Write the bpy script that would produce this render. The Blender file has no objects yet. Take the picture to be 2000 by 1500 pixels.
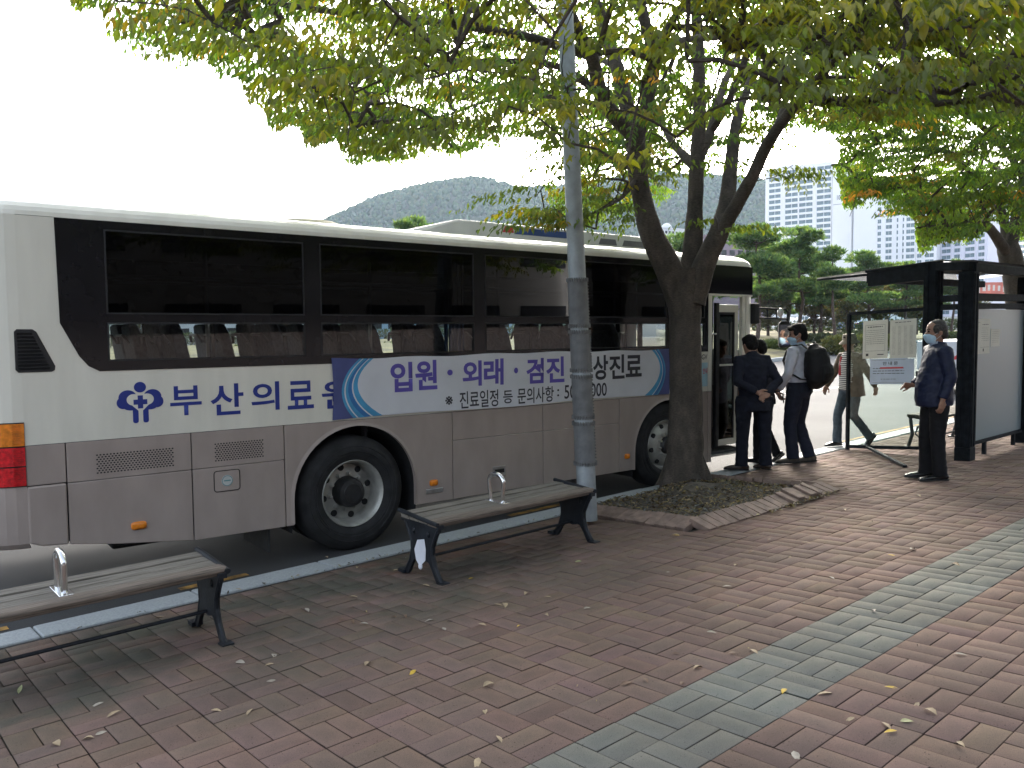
import bpy, bmesh, math, random
import numpy as np
from mathutils import Vector, Matrix, Euler, noise as mnoise
R = math.radians
rnd = random.Random(7)
SC = bpy.context.scene
COL = SC.collection

# ------------------------------------------------------------------ view geometry
# world: X along the kerb, Y towards the road, Z up, the eye 1.625 m above the paving reference
F, PITCH, ROLL, YAW, BL = 1584., R(3.9), R(-.8), R(48.93), .235
EYE = np.array([0, 0, 1.625])
SX, SY = .0069, .059                                   # slopes of the pavement along / across
DX = np.array([math.sin(YAW), math.cos(YAW), 0]); DY = np.array([-math.cos(YAW), math.sin(YAW), 0])
MW = np.stack([DX, DY, np.array([0, 0, 1.])])
ORG = np.array([2.437, 2.1807, 0.])                    # a corner of the grey paving band
cp, sp, cr, sr = math.cos(PITCH), math.sin(PITCH), math.cos(ROLL), math.sin(ROLL)

def ray(x, y):
    u = (x-1000)/F; v = (y-750)/F
    u, v = cr*u+sr*v, -sr*u+cr*v
    return MW @ np.array([u, cp-v*sp, -sp-v*cp])
def proj(p):
    q = MW.T @ (np.asarray(p, float)-EYE)
    zc = q[1]*cp-q[2]*sp; yc = -(q[1]*sp+q[2]*cp)
    if zc < .05: return (-9e9, -9e9)
    u, v = q[0]/zc, yc/zc
    return (1000+F*(cr*u-sr*v), 750+F*(sr*u+cr*v))
def at(x, y, d): return EYE + ray(x, y)*d              # point seen at (x, y), d metres deep
def hit(x, y, n, p0):
    D = ray(x, y); return EYE + D*((n @ (p0-EYE))/(n @ D))
def gz(X, Y): return SX*(X-ORG[0])-SY*(Y-ORG[1])       # pavement height
KY0, KY1 = 5.556, 5.856                                # kerb, inner and outer face
RZ0 = gz(3., KY1)-.15
def rz(X, Y=0): return RZ0+SX*(X-3.)                   # road height
NG, NR = np.array([-SX, SY, 1.]), np.array([-SX, 0, 1.])
def G(x, y): return hit(x, y, NG, ORG)                 # pavement point
def RD(x, y): return hit(x, y, NR, np.array([3., 0, RZ0]))
BW = np.array([3.5986, 6.3655, -.3588])                # bus origin on the road, below its rear wheel
BD = np.array([.99868, -.0514, -.00746]); BN = np.array([.0514, .99868, 0])
def B(x, y, off=0.):                                   # pixel on the bus side -> (x, z) in bus space
    q = hit(x, y, BN, BW+BN*off); d = (q-BW) @ np.array([.99868, -.0514, 0])
    return (d, q[2]-BW[2]-BD[2]*d)

# ------------------------------------------------------------------ materials
MATS = {}
def nodes_of(m):
    m.use_nodes = True; nt = m.node_tree; return nt, nt.nodes, nt.links
def ramp(nt, fac, stops):
    r = nt.nodes.new('ShaderNodeValToRGB'); e = r.color_ramp.elements
    while len(e) < len(stops): e.new(.5)
    for i, (p, c) in enumerate(stops):
        e[i].position = p; e[i].color = (*c, 1) if len(c) == 3 else c
    nt.links.new(fac, r.inputs[0]); return r.outputs[0]
def mixc(nt, a, b, f, mode='MIX'):
    n = nt.nodes.new('ShaderNodeMix'); n.data_type = 'RGBA'; n.blend_type = mode
    for s, v in ((n.inputs[0], f), (n.inputs[6], a), (n.inputs[7], b)):
        if hasattr(v, 'links') or hasattr(v, 'is_linked'): nt.links.new(v, s)
        elif isinstance(v, tuple): s.default_value = (*v, 1)
        else: s.default_value = v
    return n.outputs[2]
def tex(nt, kind='noise', scale=5., detail=4, coord='Object', stretch=None, rough=.55):
    tc = nt.nodes.new('ShaderNodeTexCoord'); src = tc.outputs[coord]
    if coord == 'World':
        pass
    if stretch:
        mp = nt.nodes.new('ShaderNodeMapping'); mp.inputs['Scale'].default_value = stretch
        nt.links.new(src, mp.inputs[0]); src = mp.outputs[0]
    if kind == 'noise':
        n = nt.nodes.new('ShaderNodeTexNoise'); n.inputs['Detail'].default_value = detail
        n.inputs['Roughness'].default_value = rough
    elif kind == 'vor': n = nt.nodes.new('ShaderNodeTexVoronoi')
    elif kind == 'wave': n = nt.nodes.new('ShaderNodeTexWave'); n.inputs['Distortion'].default_value = 4
    n.inputs['Scale'].default_value = scale
    nt.links.new(src, n.inputs['Vector'])
    return n.outputs[0]
def mat(name, col, rough=.6, metal=0., var=.12, scale=6., bump=0., bscale=60., spec=.5, stretch=None, col2=None, coat=0.):
    """a Principled surface whose colour wanders by `var` with a noise, and a fine bump"""
    if name in MATS: return MATS[name]
    m = bpy.data.materials.new(name); nt, N, L = nodes_of(m); p = N['Principled BSDF']
    c2 = col2 or tuple(max(0, c*(1-var*2.2)) for c in col); c1 = tuple(min(1, c*(1+var)) for c in col)
    f = tex(nt, 'noise', scale, 5, stretch=stretch)
    L.new(ramp(nt, f, [(.3, c2), (.68, c1)]), p.inputs['Base Color'])
    p.inputs['Roughness'].default_value = rough; p.inputs['Metallic'].default_value = metal
    p.inputs['Specular IOR Level'].default_value = spec; p.inputs['Coat Weight'].default_value = coat
    if coat: p.inputs['Coat Roughness'].default_value = .08
    if bump:
        b = N.new('ShaderNodeBump'); b.inputs['Strength'].default_value = bump; b.inputs['Distance'].default_value = .01
        L.new(tex(nt, 'noise', bscale, 3, stretch=stretch), b.inputs['Height']); L.new(b.outputs[0], p.inputs['Normal'])
    MATS[name] = m; return m
def glass(name, tint, gloss=.9, rough=.0, ior=1.5, haze=0., hazecol=(.6, .65, .66)):
    if name in MATS: return MATS[name]
    m = bpy.data.materials.new(name); nt, N, L = nodes_of(m)
    out = N['Material Output']; N.remove(N['Principled BSDF'])
    t = N.new('ShaderNodeBsdfTransparent'); t.inputs[0].default_value = (*tint, 1)
    g = N.new('ShaderNodeBsdfGlossy'); g.inputs[0].default_value = (gloss,)*3+(1,); g.inputs['Roughness'].default_value = rough
    fr = N.new('ShaderNodeFresnel'); fr.inputs[0].default_value = ior
    mx = N.new('ShaderNodeMixShader'); L.new(fr.outputs[0], mx.inputs[0])
    base = t.outputs[0]
    if haze:
        d = N.new('ShaderNodeBsdfDiffuse'); d.inputs[0].default_value = (*hazecol, 1)
        tl = N.new('ShaderNodeBsdfTranslucent'); tl.inputs[0].default_value = (*hazecol, 1)
        dm = N.new('ShaderNodeMixShader'); dm.inputs[0].default_value = .5
        L.new(d.outputs[0], dm.inputs[1]); L.new(tl.outputs[0], dm.inputs[2])
        hm = N.new('ShaderNodeMixShader'); hm.inputs[0].default_value = haze
        L.new(base, hm.inputs[1]); L.new(dm.outputs[0], hm.inputs[2]); base = hm.outputs[0]
    L.new(base, mx.inputs[1]); L.new(g.outputs[0], mx.inputs[2]); L.new(mx.outputs[0], out.inputs[0])
    MATS[name] = m; return m
def leaf_mat(name, trans=.45, gloss=.08):
    """leaf colour comes from a per-leaf colour attribute; light passes through the blade"""
    if name in MATS: return MATS[name]
    m = bpy.data.materials.new(name); nt, N, L = nodes_of(m)
    out = N['Material Output']; N.remove(N['Principled BSDF'])
    a = N.new('ShaderNodeAttribute'); a.attribute_name = 'leafcol'
    d = N.new('ShaderNodeBsdfDiffuse'); L.new(a.outputs[0], d.inputs[0])
    tl = N.new('ShaderNodeBsdfTranslucent')
    L.new(mixc(nt, a.outputs[0], (1.7, 1.6, .7), 1., 'MULTIPLY'), tl.inputs[0])
    m1 = N.new('ShaderNodeMixShader'); m1.inputs[0].default_value = trans
    L.new(d.outputs[0], m1.inputs[1]); L.new(tl.outputs[0], m1.inputs[2])
    g = N.new('ShaderNodeBsdfGlossy'); g.inputs['Roughness'].default_value = .45
    m2 = N.new('ShaderNodeMixShader'); m2.inputs[0].default_value = gloss
    L.new(m1.outputs[0], m2.inputs[1]); L.new(g.outputs[0], m2.inputs[2]); L.new(m2.outputs[0], out.inputs[0])
    MATS[name] = m; return m

# ------------------------------------------------------------------ mesh building
def V(*a): return np.array(a, float)
def unit(v): v = np.asarray(v, float); n = np.linalg.norm(v); return v/n if n > 1e-9 else v
class MB:
    def __init__(s): s.v = []; s.f = []; s.m = []
    def add(s, vs, fs, mi=0):
        o = len(s.v); s.v += [tuple(map(float, p)) for p in vs]; s.f += [tuple(i+o for i in q) for q in fs]; s.m += [mi]*len(fs); return s
    def box(s, x0, x1, y0, y1, z0, z1, mi=0):
        vs = [(x, y, z) for x in (x0, x1) for y in (y0, y1) for z in (z0, z1)]
        return s.add(vs, [(0, 1, 3, 2), (4, 6, 7, 5), (0, 4, 5, 1), (2, 3, 7, 6), (0, 2, 6, 4), (1, 5, 7, 3)], mi)
    def obox(s, c, ax, ay, az, mi=0):
        c = np.asarray(c, float); ax, ay, az = (np.asarray(q, float) for q in (ax, ay, az))
        vs = [c+i*ax+j*ay+k*az for i in (-1, 1) for j in (-1, 1) for k in (-1, 1)]
        return s.add(vs, [(0, 1, 3, 2), (4, 6, 7, 5), (0, 4, 5, 1), (2, 3, 7, 6), (0, 2, 6, 4), (1, 5, 7, 3)], mi)
    def bar(s, p, q, w, h, up=(0, 0, 1), mi=0):
        p = np.asarray(p, float); q = np.asarray(q, float); d = unit(q-p); u = np.asarray(up, float)
        sd = unit(np.cross(u, d)); u = np.cross(d, sd)
        return s.obox((p+q)/2, (q-p)/2, sd*w/2, u*h/2, mi)
    def loft(s, rings, cap=True, mi=0, closed=False):
        n = len(rings[0]); o = []
        vs = [p for r in rings for p in r]; fs = []
        for i in range(len(rings)-1):
            for j in range(n):
                fs.append((i*n+j, i*n+(j+1) % n, (i+1)*n+(j+1) % n, (i+1)*n+j))
        if cap: fs += [tuple(range(n))[::-1], tuple((len(rings)-1)*n+j for j in range(n))]
        return s.add(vs, fs, mi)
    def tube(s, pts, r, n=8, side=None, cap=True, mi=0, rounded=False):
        pts = [np.asarray(p, float) for p in pts]
        rr = [(x if isinstance(x, (tuple, list)) else (x, x)) for x in (r if isinstance(r, (list, tuple)) and len(r) == len(pts) else [r]*len(pts))]
        if rounded:
            t0 = unit(pts[0]-pts[1]); t1 = unit(pts[-1]-pts[-2]); m0 = min(rr[0]); m1 = min(rr[-1])
            pts = [pts[0]+t0*m0*.75, pts[0]+t0*m0*.45]+pts+[pts[-1]+t1*m1*.45, pts[-1]+t1*m1*.75]
            rr = [tuple(q*.42 for q in rr[0]), tuple(q*.8 for q in rr[0])]+rr+[tuple(q*.8 for q in rr[-1]), tuple(q*.42 for q in rr[-1])]
        sd = np.asarray(side if side is not None else (0, 0, 1), float); rings = []
        for i, p in enumerate(pts):
            t = unit(pts[min(i+1, len(pts)-1)]-pts[max(i-1, 0)])
            a = sd-t*(sd @ t)
            if np.linalg.norm(a) < .08: a = np.array([1., .3, .2]); a = a-t*(a @ t)
            a = unit(a); b = np.cross(t, a)
            if side is None: sd = a
            rings.append([p+a*rr[i][0]*math.cos(k*2*math.pi/n)+b*rr[i][1]*math.sin(k*2*math.pi/n) for k in range(n)])
        return s.loft(rings, cap, mi)
    def lathe(s, prof, c=(0, 0, 0), ax=(0, 0, 1), n=32, mi=0, cap=False):
        ax = unit(ax); a = unit(np.cross(ax, (0, 0, 1) if abs(ax[2]) < .9 else (1, 0, 0))); b = np.cross(ax, a); c = np.asarray(c, float)
        rings = [[c+ax*h+(a*math.cos(k*2*math.pi/n)+b*math.sin(k*2*math.pi/n))*r for k in range(n)] for r, h in prof]
        return s.loft(rings, cap, mi)
    def prism(s, poly, fn, t0, t1, mi=0):
        """poly of (u, v); fn(u, v, t) gives the point; extruded t0..t1"""
        n = len(poly); vs = [fn(u, v, t0) for u, v in poly]+[fn(u, v, t1) for u, v in poly]
        return s.add(vs, [tuple(range(n)), tuple(range(2*n-1, n-1, -1))]+[(i, i+n, (i+1) % n+n, (i+1) % n) for i in range(n)], mi)
    def ball(s, c, r, n=8, mi=0):
        r = (r,)*3 if not isinstance(r, (tuple, list)) else r; c = np.asarray(c, float)
        rings = []
        for i in range(n+1):
            a = math.pi*(i+.0)/n; a = min(max(a, .12), math.pi-.12)
            rings.append([c+V(r[0]*math.sin(a)*math.cos(k*math.pi/n), r[1]*math.sin(a)*math.sin(k*math.pi/n), r[2]*math.cos(a)) for k in range(2*n)])
        return s.loft(rings, True, mi)
    def mesh(s, name, mats):
        me = bpy.data.meshes.new(name); me.from_pydata(s.v, [], s.f)
        for m in (mats if isinstance(mats, (list, tuple)) else [mats]): me.materials.append(m)
        if len(me.materials) > 1: me.polygons.foreach_set('material_index', s.m)
        bm = bmesh.new(); bm.from_mesh(me); bmesh.ops.recalc_face_normals(bm, faces=bm.faces); bm.to_mesh(me); bm.free()
        return me
    def build(s, name, mats, parent=None, smooth=False, bevel=0., seg=2):
        return link(name, s.mesh(name, mats), parent, smooth, bevel, seg)
def link(name, me, parent=None, smooth=False, bevel=0., seg=2):
    o = bpy.data.objects.new(name, me); COL.objects.link(o)
    if parent: o.parent = parent
    if smooth:
        me.polygons.foreach_set('use_smooth', [True]*len(me.polygons)); me.update()
        if hasattr(me, 'set_sharp_from_angle'): me.set_sharp_from_angle(angle=R(40))
    if bevel:
        b = o.modifiers.new('Bevel', 'BEVEL'); b.width = bevel; b.segments = seg; b.limit_method = 'ANGLE'; b.angle_limit = R(35)
    return o
def tag(o, label=None, cat=None, group=None, kind=None):
    if label: o['label'] = label
    if cat: o['category'] = cat
    if group: o['group'] = group
    if kind: o['kind'] = kind
    return o
def thing(name, label, cat, loc=(0, 0, 0), rotz=0., group=None):
    o = bpy.data.objects.new(name, None); COL.objects.link(o); o.empty_display_size = .2
    o.location = tuple(map(float, loc)); o.rotation_euler = (0, 0, rotz)
    return tag(o, label, cat, group)
def dup(root, loc=None, rotz=None, label=None, scale=None):
    r = root.copy(); COL.objects.link(r)
    if loc is not None: r.location = tuple(map(float, loc))
    if rotz is not None: r.rotation_euler = (0, 0, rotz)
    if scale is not None: r.scale = scale if isinstance(scale, tuple) else (scale,)*3
    if label: r['label'] = label
    for ch in list(root.children):
        c = ch.copy(); COL.objects.link(c); c.parent = r; c.matrix_parent_inverse = ch.matrix_parent_inverse
        for g in list(ch.children):
            d = g.copy(); COL.objects.link(d); d.parent = c; d.matrix_parent_inverse = g.matrix_parent_inverse
    return r
def structure(name, mb_or_me, mats=None, **k):
    o = mb_or_me.build(name, mats, **k) if isinstance(mb_or_me, MB) else link(name, mb_or_me, **k)
    o['kind'] = 'structure'; return o
def text_mesh(body, fn, u0, u1, v0, v1, bold=0.):
    """lettering as a mesh; its box is fitted to u0..u1 x v0..v1 and fn(u, v) gives the point"""
    cu = bpy.data.curves.new('txt', 'FONT'); cu.body = body; cu.offset = bold; cu.resolution_u = 4
    o = bpy.data.objects.new('txt', cu); COL.objects.link(o)
    dg = bpy.context.evaluated_depsgraph_get(); me = bpy.data.meshes.new_from_object(o.evaluated_get(dg))
    bpy.data.objects.remove(o); bpy.data.curves.remove(cu)
    n = len(me.vertices); co = np.zeros(n*3); me.vertices.foreach_get('co', co); co = co.reshape(-1, 3)
    mn, mx = co.min(0), co.max(0)
    uu = u0+(co[:, 0]-mn[0])/(mx[0]-mn[0])*(u1-u0); vv = v0+(co[:, 1]-mn[1])/(mx[1]-mn[1])*(v1-v0)
    me.vertices.foreach_set('co', np.array([fn(a, b) for a, b in zip(uu, vv)]).ravel()); me.update()
    return me
def lettering(name, body, fn, box, m, parent, bold=0.):
    me = text_mesh(body, fn, *box, bold=bold); me.materials.append(m); me.name = name
    return link(name, me, parent)
def blob(mb, name, m, parent, voxel=.01, it=6, disp=None, factor=.5):
    """union of overlapping closed shapes as one continuous skin (voxel remesh, then smoothing)"""
    me = mb.mesh('tmp', MATS_TMP); o = bpy.data.objects.new('tmp', me); COL.objects.link(o)
    r = o.modifiers.new('r', 'REMESH'); r.mode = 'VOXEL'; r.voxel_size = voxel; r.use_smooth_shade = True
    s = o.modifiers.new('s', 'SMOOTH'); s.factor = factor; s.iterations = it
    dg = bpy.context.evaluated_depsgraph_get(); me2 = bpy.data.meshes.new_from_object(o.evaluated_get(dg))
    bpy.data.objects.remove(o); bpy.data.meshes.remove(me)
    if disp:
        n = len(me2.vertices); co = np.zeros(n*3); me2.vertices.foreach_get('co', co); co = co.reshape(-1, 3)
        nr = np.zeros(n*3); me2.vertices.foreach_get('normal', nr); nr = nr.reshape(-1, 3)
        amp, sc = disp
        d = np.array([mnoise.noise(Vector((p[0]*sc, p[1]*sc, p[2]*sc*1.5)))+.5*mnoise.noise(Vector((p[0]*sc*2.3+9, p[1]*sc*2.3, p[2]*sc*3.6))) for p in co])
        me2.vertices.foreach_set('co', (co+nr*(d*amp)[:, None]).ravel()); me2.update()
    me2.materials.clear()
    me2.materials.append(m); me2.name = name
    return link(name, me2, parent, smooth=False) if not me2.polygons.foreach_set('use_smooth', [True]*len(me2.polygons)) else None
MATS_TMP = bpy.data.materials.new('tmp')
def colour_faces(me, cols, name='leafcol'):
    """per-face colours (repeated over the corners)"""
    a = me.color_attributes.new(name, 'FLOAT_COLOR', 'CORNER')
    lt = np.zeros(len(me.polygons), int); me.polygons.foreach_get('loop_total', lt)
    c = np.repeat(np.column_stack([cols, np.ones(len(cols))]), lt, axis=0)
    a.data.foreach_set('color', c.astype(np.float32).ravel())
def fast_mesh(name, verts, faces_flat, per, mats, cols=None):
    """verts (n,3), faces as an (m,per) index array"""
    me = bpy.data.meshes.new(name); m = len(faces_flat)
    me.vertices.add(len(verts)); me.vertices.foreach_set('co', np.asarray(verts, np.float32).ravel())
    me.loops.add(m*per); me.loops.foreach_set('vertex_index', np.asarray(faces_flat, np.int32).ravel())
    me.polygons.add(m); me.polygons.foreach_set('loop_start', np.arange(0, m*per, per, dtype=np.int32))
    me.update(calc_edges=True)
    for q in (mats if isinstance(mats, (list, tuple)) else [mats]): me.materials.append(q)
    if cols is not None: colour_faces(me, cols)
    return me
SUN_E, SUN_ANG, SKY_S, EXPO, HAZE = 1.0, 12., .147, 2.3, .00016
# ------------------------------------------------------------------ camera, sky, sun
cam = bpy.data.objects.new('camera', bpy.data.cameras.new('camera')); COL.objects.link(cam); SC.camera = cam
cam.data.sensor_width = 36; cam.data.lens = 36*F/2000; cam.data.clip_end = 6000; cam.data.clip_start = .05
fw = MW @ V(0, cp, -sp); r0 = MW @ V(1, 0, 0); d0 = MW @ V(0, -sp, -cp)
rt = cr*r0-sr*d0; dn = sr*r0+cr*d0                     # picture axes with the slight roll
M = Matrix(((rt[0], -dn[0], -fw[0], EYE[0]), (rt[1], -dn[1], -fw[1], EYE[1]), (rt[2], -dn[2], -fw[2], EYE[2]), (0, 0, 0, 1)))
cam.matrix_world = M
SUN_EL, SUN_AZ = R(27), math.atan2(ray(1345, 640)[1], ray(1345, 640)[0])      # beyond the trees, over the bus
sd = V(math.cos(SUN_AZ)*math.cos(SUN_EL), math.sin(SUN_AZ)*math.cos(SUN_EL), math.sin(SUN_EL))
sun = bpy.data.objects.new('sun', bpy.data.lights.new('sun', 'SUN')); COL.objects.link(sun)
sun.data.energy = SUN_E; sun.data.angle = R(SUN_ANG); sun.data.color = (1, .93, .82)
sun.rotation_euler = Vector(-sd).to_track_quat('-Z', 'Y').to_euler()
w = bpy.data.worlds.new('World'); SC.world = w; w.use_nodes = True; nt = w.node_tree
sk = nt.nodes.new('ShaderNodeTexSky'); sk.sky_type = 'NISHITA'; sk.sun_disc = False
sk.sun_elevation = SUN_EL; sk.sun_rotation = math.pi/2-SUN_AZ
sk.air_density = 1.; sk.dust_density = 4.; sk.ozone_density = 1.; sk.altitude = 0
hs = nt.nodes.new('ShaderNodeHueSaturation'); hs.inputs['Saturation'].default_value = .5
bg = nt.nodes['Background']; bg.inputs[1].default_value = SKY_S
nt.links.new(sk.outputs[0], hs.inputs['Color']); nt.links.new(hs.outputs[0], bg.inputs[0])
SC.view_settings.view_transform = 'Standard'; SC.view_settings.look = 'None'; SC.view_settings.gamma = 1; SC.view_settings.exposure = EXPO
SC.cycles.use_denoising = True; SC.cycles.max_bounces = 8; SC.cycles.transparent_max_bounces = 24
SC.cycles.volume_bounces = 0; SC.cycles.caustics_reflective = False; SC.cycles.caustics_refractive = False
SC.cycles.sample_clamp_indirect = 6.

# ------------------------------------------------------------------ ground, road, kerb
m_asph = mat('asphalt', (.10, .10, .10), .85, var=.16, scale=900, bump=.5, bscale=260, spec=.25)
nt_, N_, L_ = m_asph.node_tree, m_asph.node_tree.nodes, m_asph.node_tree.links
big = ramp(nt_, tex(nt_, 'noise', .35, 5), [(.35, (.82, .82, .82)), (.65, (1.12, 1.12, 1.12))])
src = N_['Principled BSDF'].inputs['Base Color'].links[0].from_socket
L_.new(mixc(nt_, src, big, 1., 'MULTIPLY'), N_['Principled BSDF'].inputs['Base Color'])
m_earth = mat('earth', (.16, .13, .09), .95, var=.25, scale=9, bump=.6, bscale=40)
def sheet(pts, mb, zf, dz=0., mi=0): mb.add([(x, y, zf(x, y)+dz) for x, y in pts], [tuple(range(len(pts)))], mi)
g = MB(); sheet([(-1500, -1500), (2500, -1500), (2500, 2500), (-1500, 2500)], g, lambda x, y: RZ0+SX*(min(x, 250)-3)*.0-.6)
structure('ground', g, m_earth)
g = MB(); sheet([(-40, KY1-.1), (95, KY1-.1), (95, 40), (-40, 40)], g, rz); structure('road', g, m_asph)
m_bus_shade = mat('bus_shade_asphalt', (.045, .046, .048), .85, var=.2, scale=700, bump=.5, bscale=260, spec=.25)
g = MB(); sheet([(-40, KY1-.05), (8.1, KY1-.05), (8.25, 7.2), (8.0, 9.1), (-40, 9.1)], g, rz, .002); structure('road_bus_shade', g, m_bus_shade)  # road under and beside the bus darkened, its shadow put into the colour
m_white = mat('road_paint', (.62, .62, .58), .7, var=.3, scale=14)
m_yel = mat('yellow_paint', (.34, .18, .03), .8, var=.42, scale=9)
g = MB()
for k in range(9):
    x = 12.+k*8.; sheet([(x, 11.55), (x+3., 11.55), (x+3., 11.7), (x, 11.7)], g, rz, .004)
for k in range(8):
    x = 15.2+k*8.; sheet([(x, 15.4), (x+3., 15.4), (x+3., 15.55), (x, 15.55)], g, rz, .004)
for k in range(0):                                      # worn hatching at the stop
    x = 11.+k*1.3; sheet([(x, 6.9), (x+.12, 6.9), (x+1.1, 8.2), (x+.98, 8.2)], g, rz, .004)
structure('road_markings', g, m_white)
g = MB()
for x0, x1 in ((-3, .95), (2.1, 2.65), (5.5, 6.3), (12.5, 30)): sheet([(x0, 6.35), (x1, 6.35), (x1, 6.43), (x0, 6.43)], g, rz, .006)
structure('kerb_line', g, m_yel)
m_kerb = mat('granite', (.33, .355, .36), .75, var=.1, scale=60, bump=.25, bscale=220)
g = MB()
for k in range(-14, 78):
    x0, x1 = k+.004, k+.996; dz = rnd.uniform(-.003, .003)
    t = [(x0, KY0), (x1, KY0), (x1, KY1), (x0, KY1)]
    zt = [gz(x, y)+dz for x, y in t]
    g.add([(x, y, z) for (x, y), z in zip(t, zt)]+[(x, y, z-.3) for (x, y), z in zip(t, zt)],
          [(0, 1, 2, 3), (0, 4, 5, 1), (1, 5, 6, 2), (2, 6, 7, 3), (3, 7, 4, 0)])
structure('kerb', g, m_kerb, bevel=.012)

# pavement: every clay paver is real, two to a square, the squares turned alternately
m_brick = bpy.data.materials.new('clay_paver'); nt, N, L = nodes_of(m_brick); p = N['Principled BSDF']
at_ = N.new('ShaderNodeAttribute'); at_.attribute_name = 'leafcol'
uvn = N.new('ShaderNodeUVMap'); uvn.uv_map = 'face'
sx_ = N.new('ShaderNodeSeparateXYZ'); L.new(uvn.outputs[0], sx_.inputs[0])
def mth(op, a, b=None):
    n = N.new('ShaderNodeMath'); n.operation = op
    for i, v in enumerate((a, b)):
        if v is None: continue
        if isinstance(v, (int, float)): n.inputs[i].default_value = v
        else: L.new(v, n.inputs[i])
    return n.outputs[0]
du = mth('ABSOLUTE', mth('SUBTRACT', sx_.outputs[0], .5)); dv = mth('ABSOLUTE', mth('SUBTRACT', sx_.outputs[1], .5))
edge = mth('MAXIMUM', du, dv)                           # 0 in the middle of a paver, .5 at its rim
edge = mth('ADD', edge, mth('MULTIPLY', mth('SUBTRACT', tex(nt, 'noise', 14, 3), .5), .45))
core = ramp(nt, edge, [(.12, (1, 1, 1)), (.52, (0, 0, 0))])  # weathered grey core, pinker arris
grit = ramp(nt, tex(nt, 'noise', 420, 2), [(.33, (.6, .6, .6)), (.5, (1, 1, 1)), (.8, (1.12, 1.12, 1.12))])
blot = ramp(nt, tex(nt, 'noise', .9, 4), [(.38, (0, 0, 0)), (.66, (1, 1, 1))])
c0 = mixc(nt, at_.outputs[0], mixc(nt, at_.outputs[0], (.70, .76, .78), 1., 'MULTIPLY'), mth('MULTIPLY', core, .62))
c1 = mixc(nt, c0, (.092, .074, .062), mth('MULTIPLY', blot, .45))      # soot and lichen in drifts
tcn = N.new('ShaderNodeTexCoord'); so = N.new('ShaderNodeSeparateXYZ'); L.new(tcn.outputs['Object'], so.inputs[0])
def mr(v, a, b):
    n = N.new('ShaderNodeMapRange'); n.inputs[1].default_value = a; n.inputs[2].default_value = b; L.new(v, n.inputs[0]); return n.outputs[0]
# a mossy drip line along the bench row, with a ragged edge
my = mth('MULTIPLY', mr(mth('ADD', so.outputs[1], mth('MULTIPLY', tex(nt, 'noise', 1.3, 4), 1.2)), 3.9, 5.0), mr(mth('ADD', so.outputs[0], mth('MULTIPLY', tex(nt, 'noise', 1.1, 4), 1.6)), 6.4, 4.2))
moss = mth('MULTIPLY', my, mth('MULTIPLY', ramp(nt, tex(nt, 'noise', 2.4, 5), [(.33, (0, 0, 0)), (.6, (1, 1, 1))]), .75))
c2 = mixc(nt, c1, (.066, .074, .058), moss)
spots = ramp(nt, tex(nt, 'vor', 3.1, coord='Object'), [(.035, (.45, .45, .45)), (.06, (1, 1, 1))])
pits = ramp(nt, tex(nt, 'vor', 46.), [(.10, (.35, .33, .32)), (.17, (1, 1, 1))]); pmask = ramp(nt, tex(nt, 'noise', 7, 3), [(.45, (0, 0, 0)), (.6, (1, 1, 1))])
c3 = mixc(nt, mixc(nt, mixc(nt, c2, grit, 1., 'MULTIPLY'), spots, .7, 'MULTIPLY'), pits, pmask, 'MULTIPLY')
L.new(c3, p.inputs['Base Color']); p.inputs['Roughness'].default_value = .9; p.inputs['Specular IOR Level'].default_value = .12
bp = N.new('ShaderNodeBump'); bp.inputs['Strength'].default_value = .4; bp.inputs['Distance'].default_value = .004
L.new(tex(nt, 'noise', 300, 3), bp.inputs['Height']); L.new(bp.outputs[0], p.inputs['Normal'])

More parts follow.
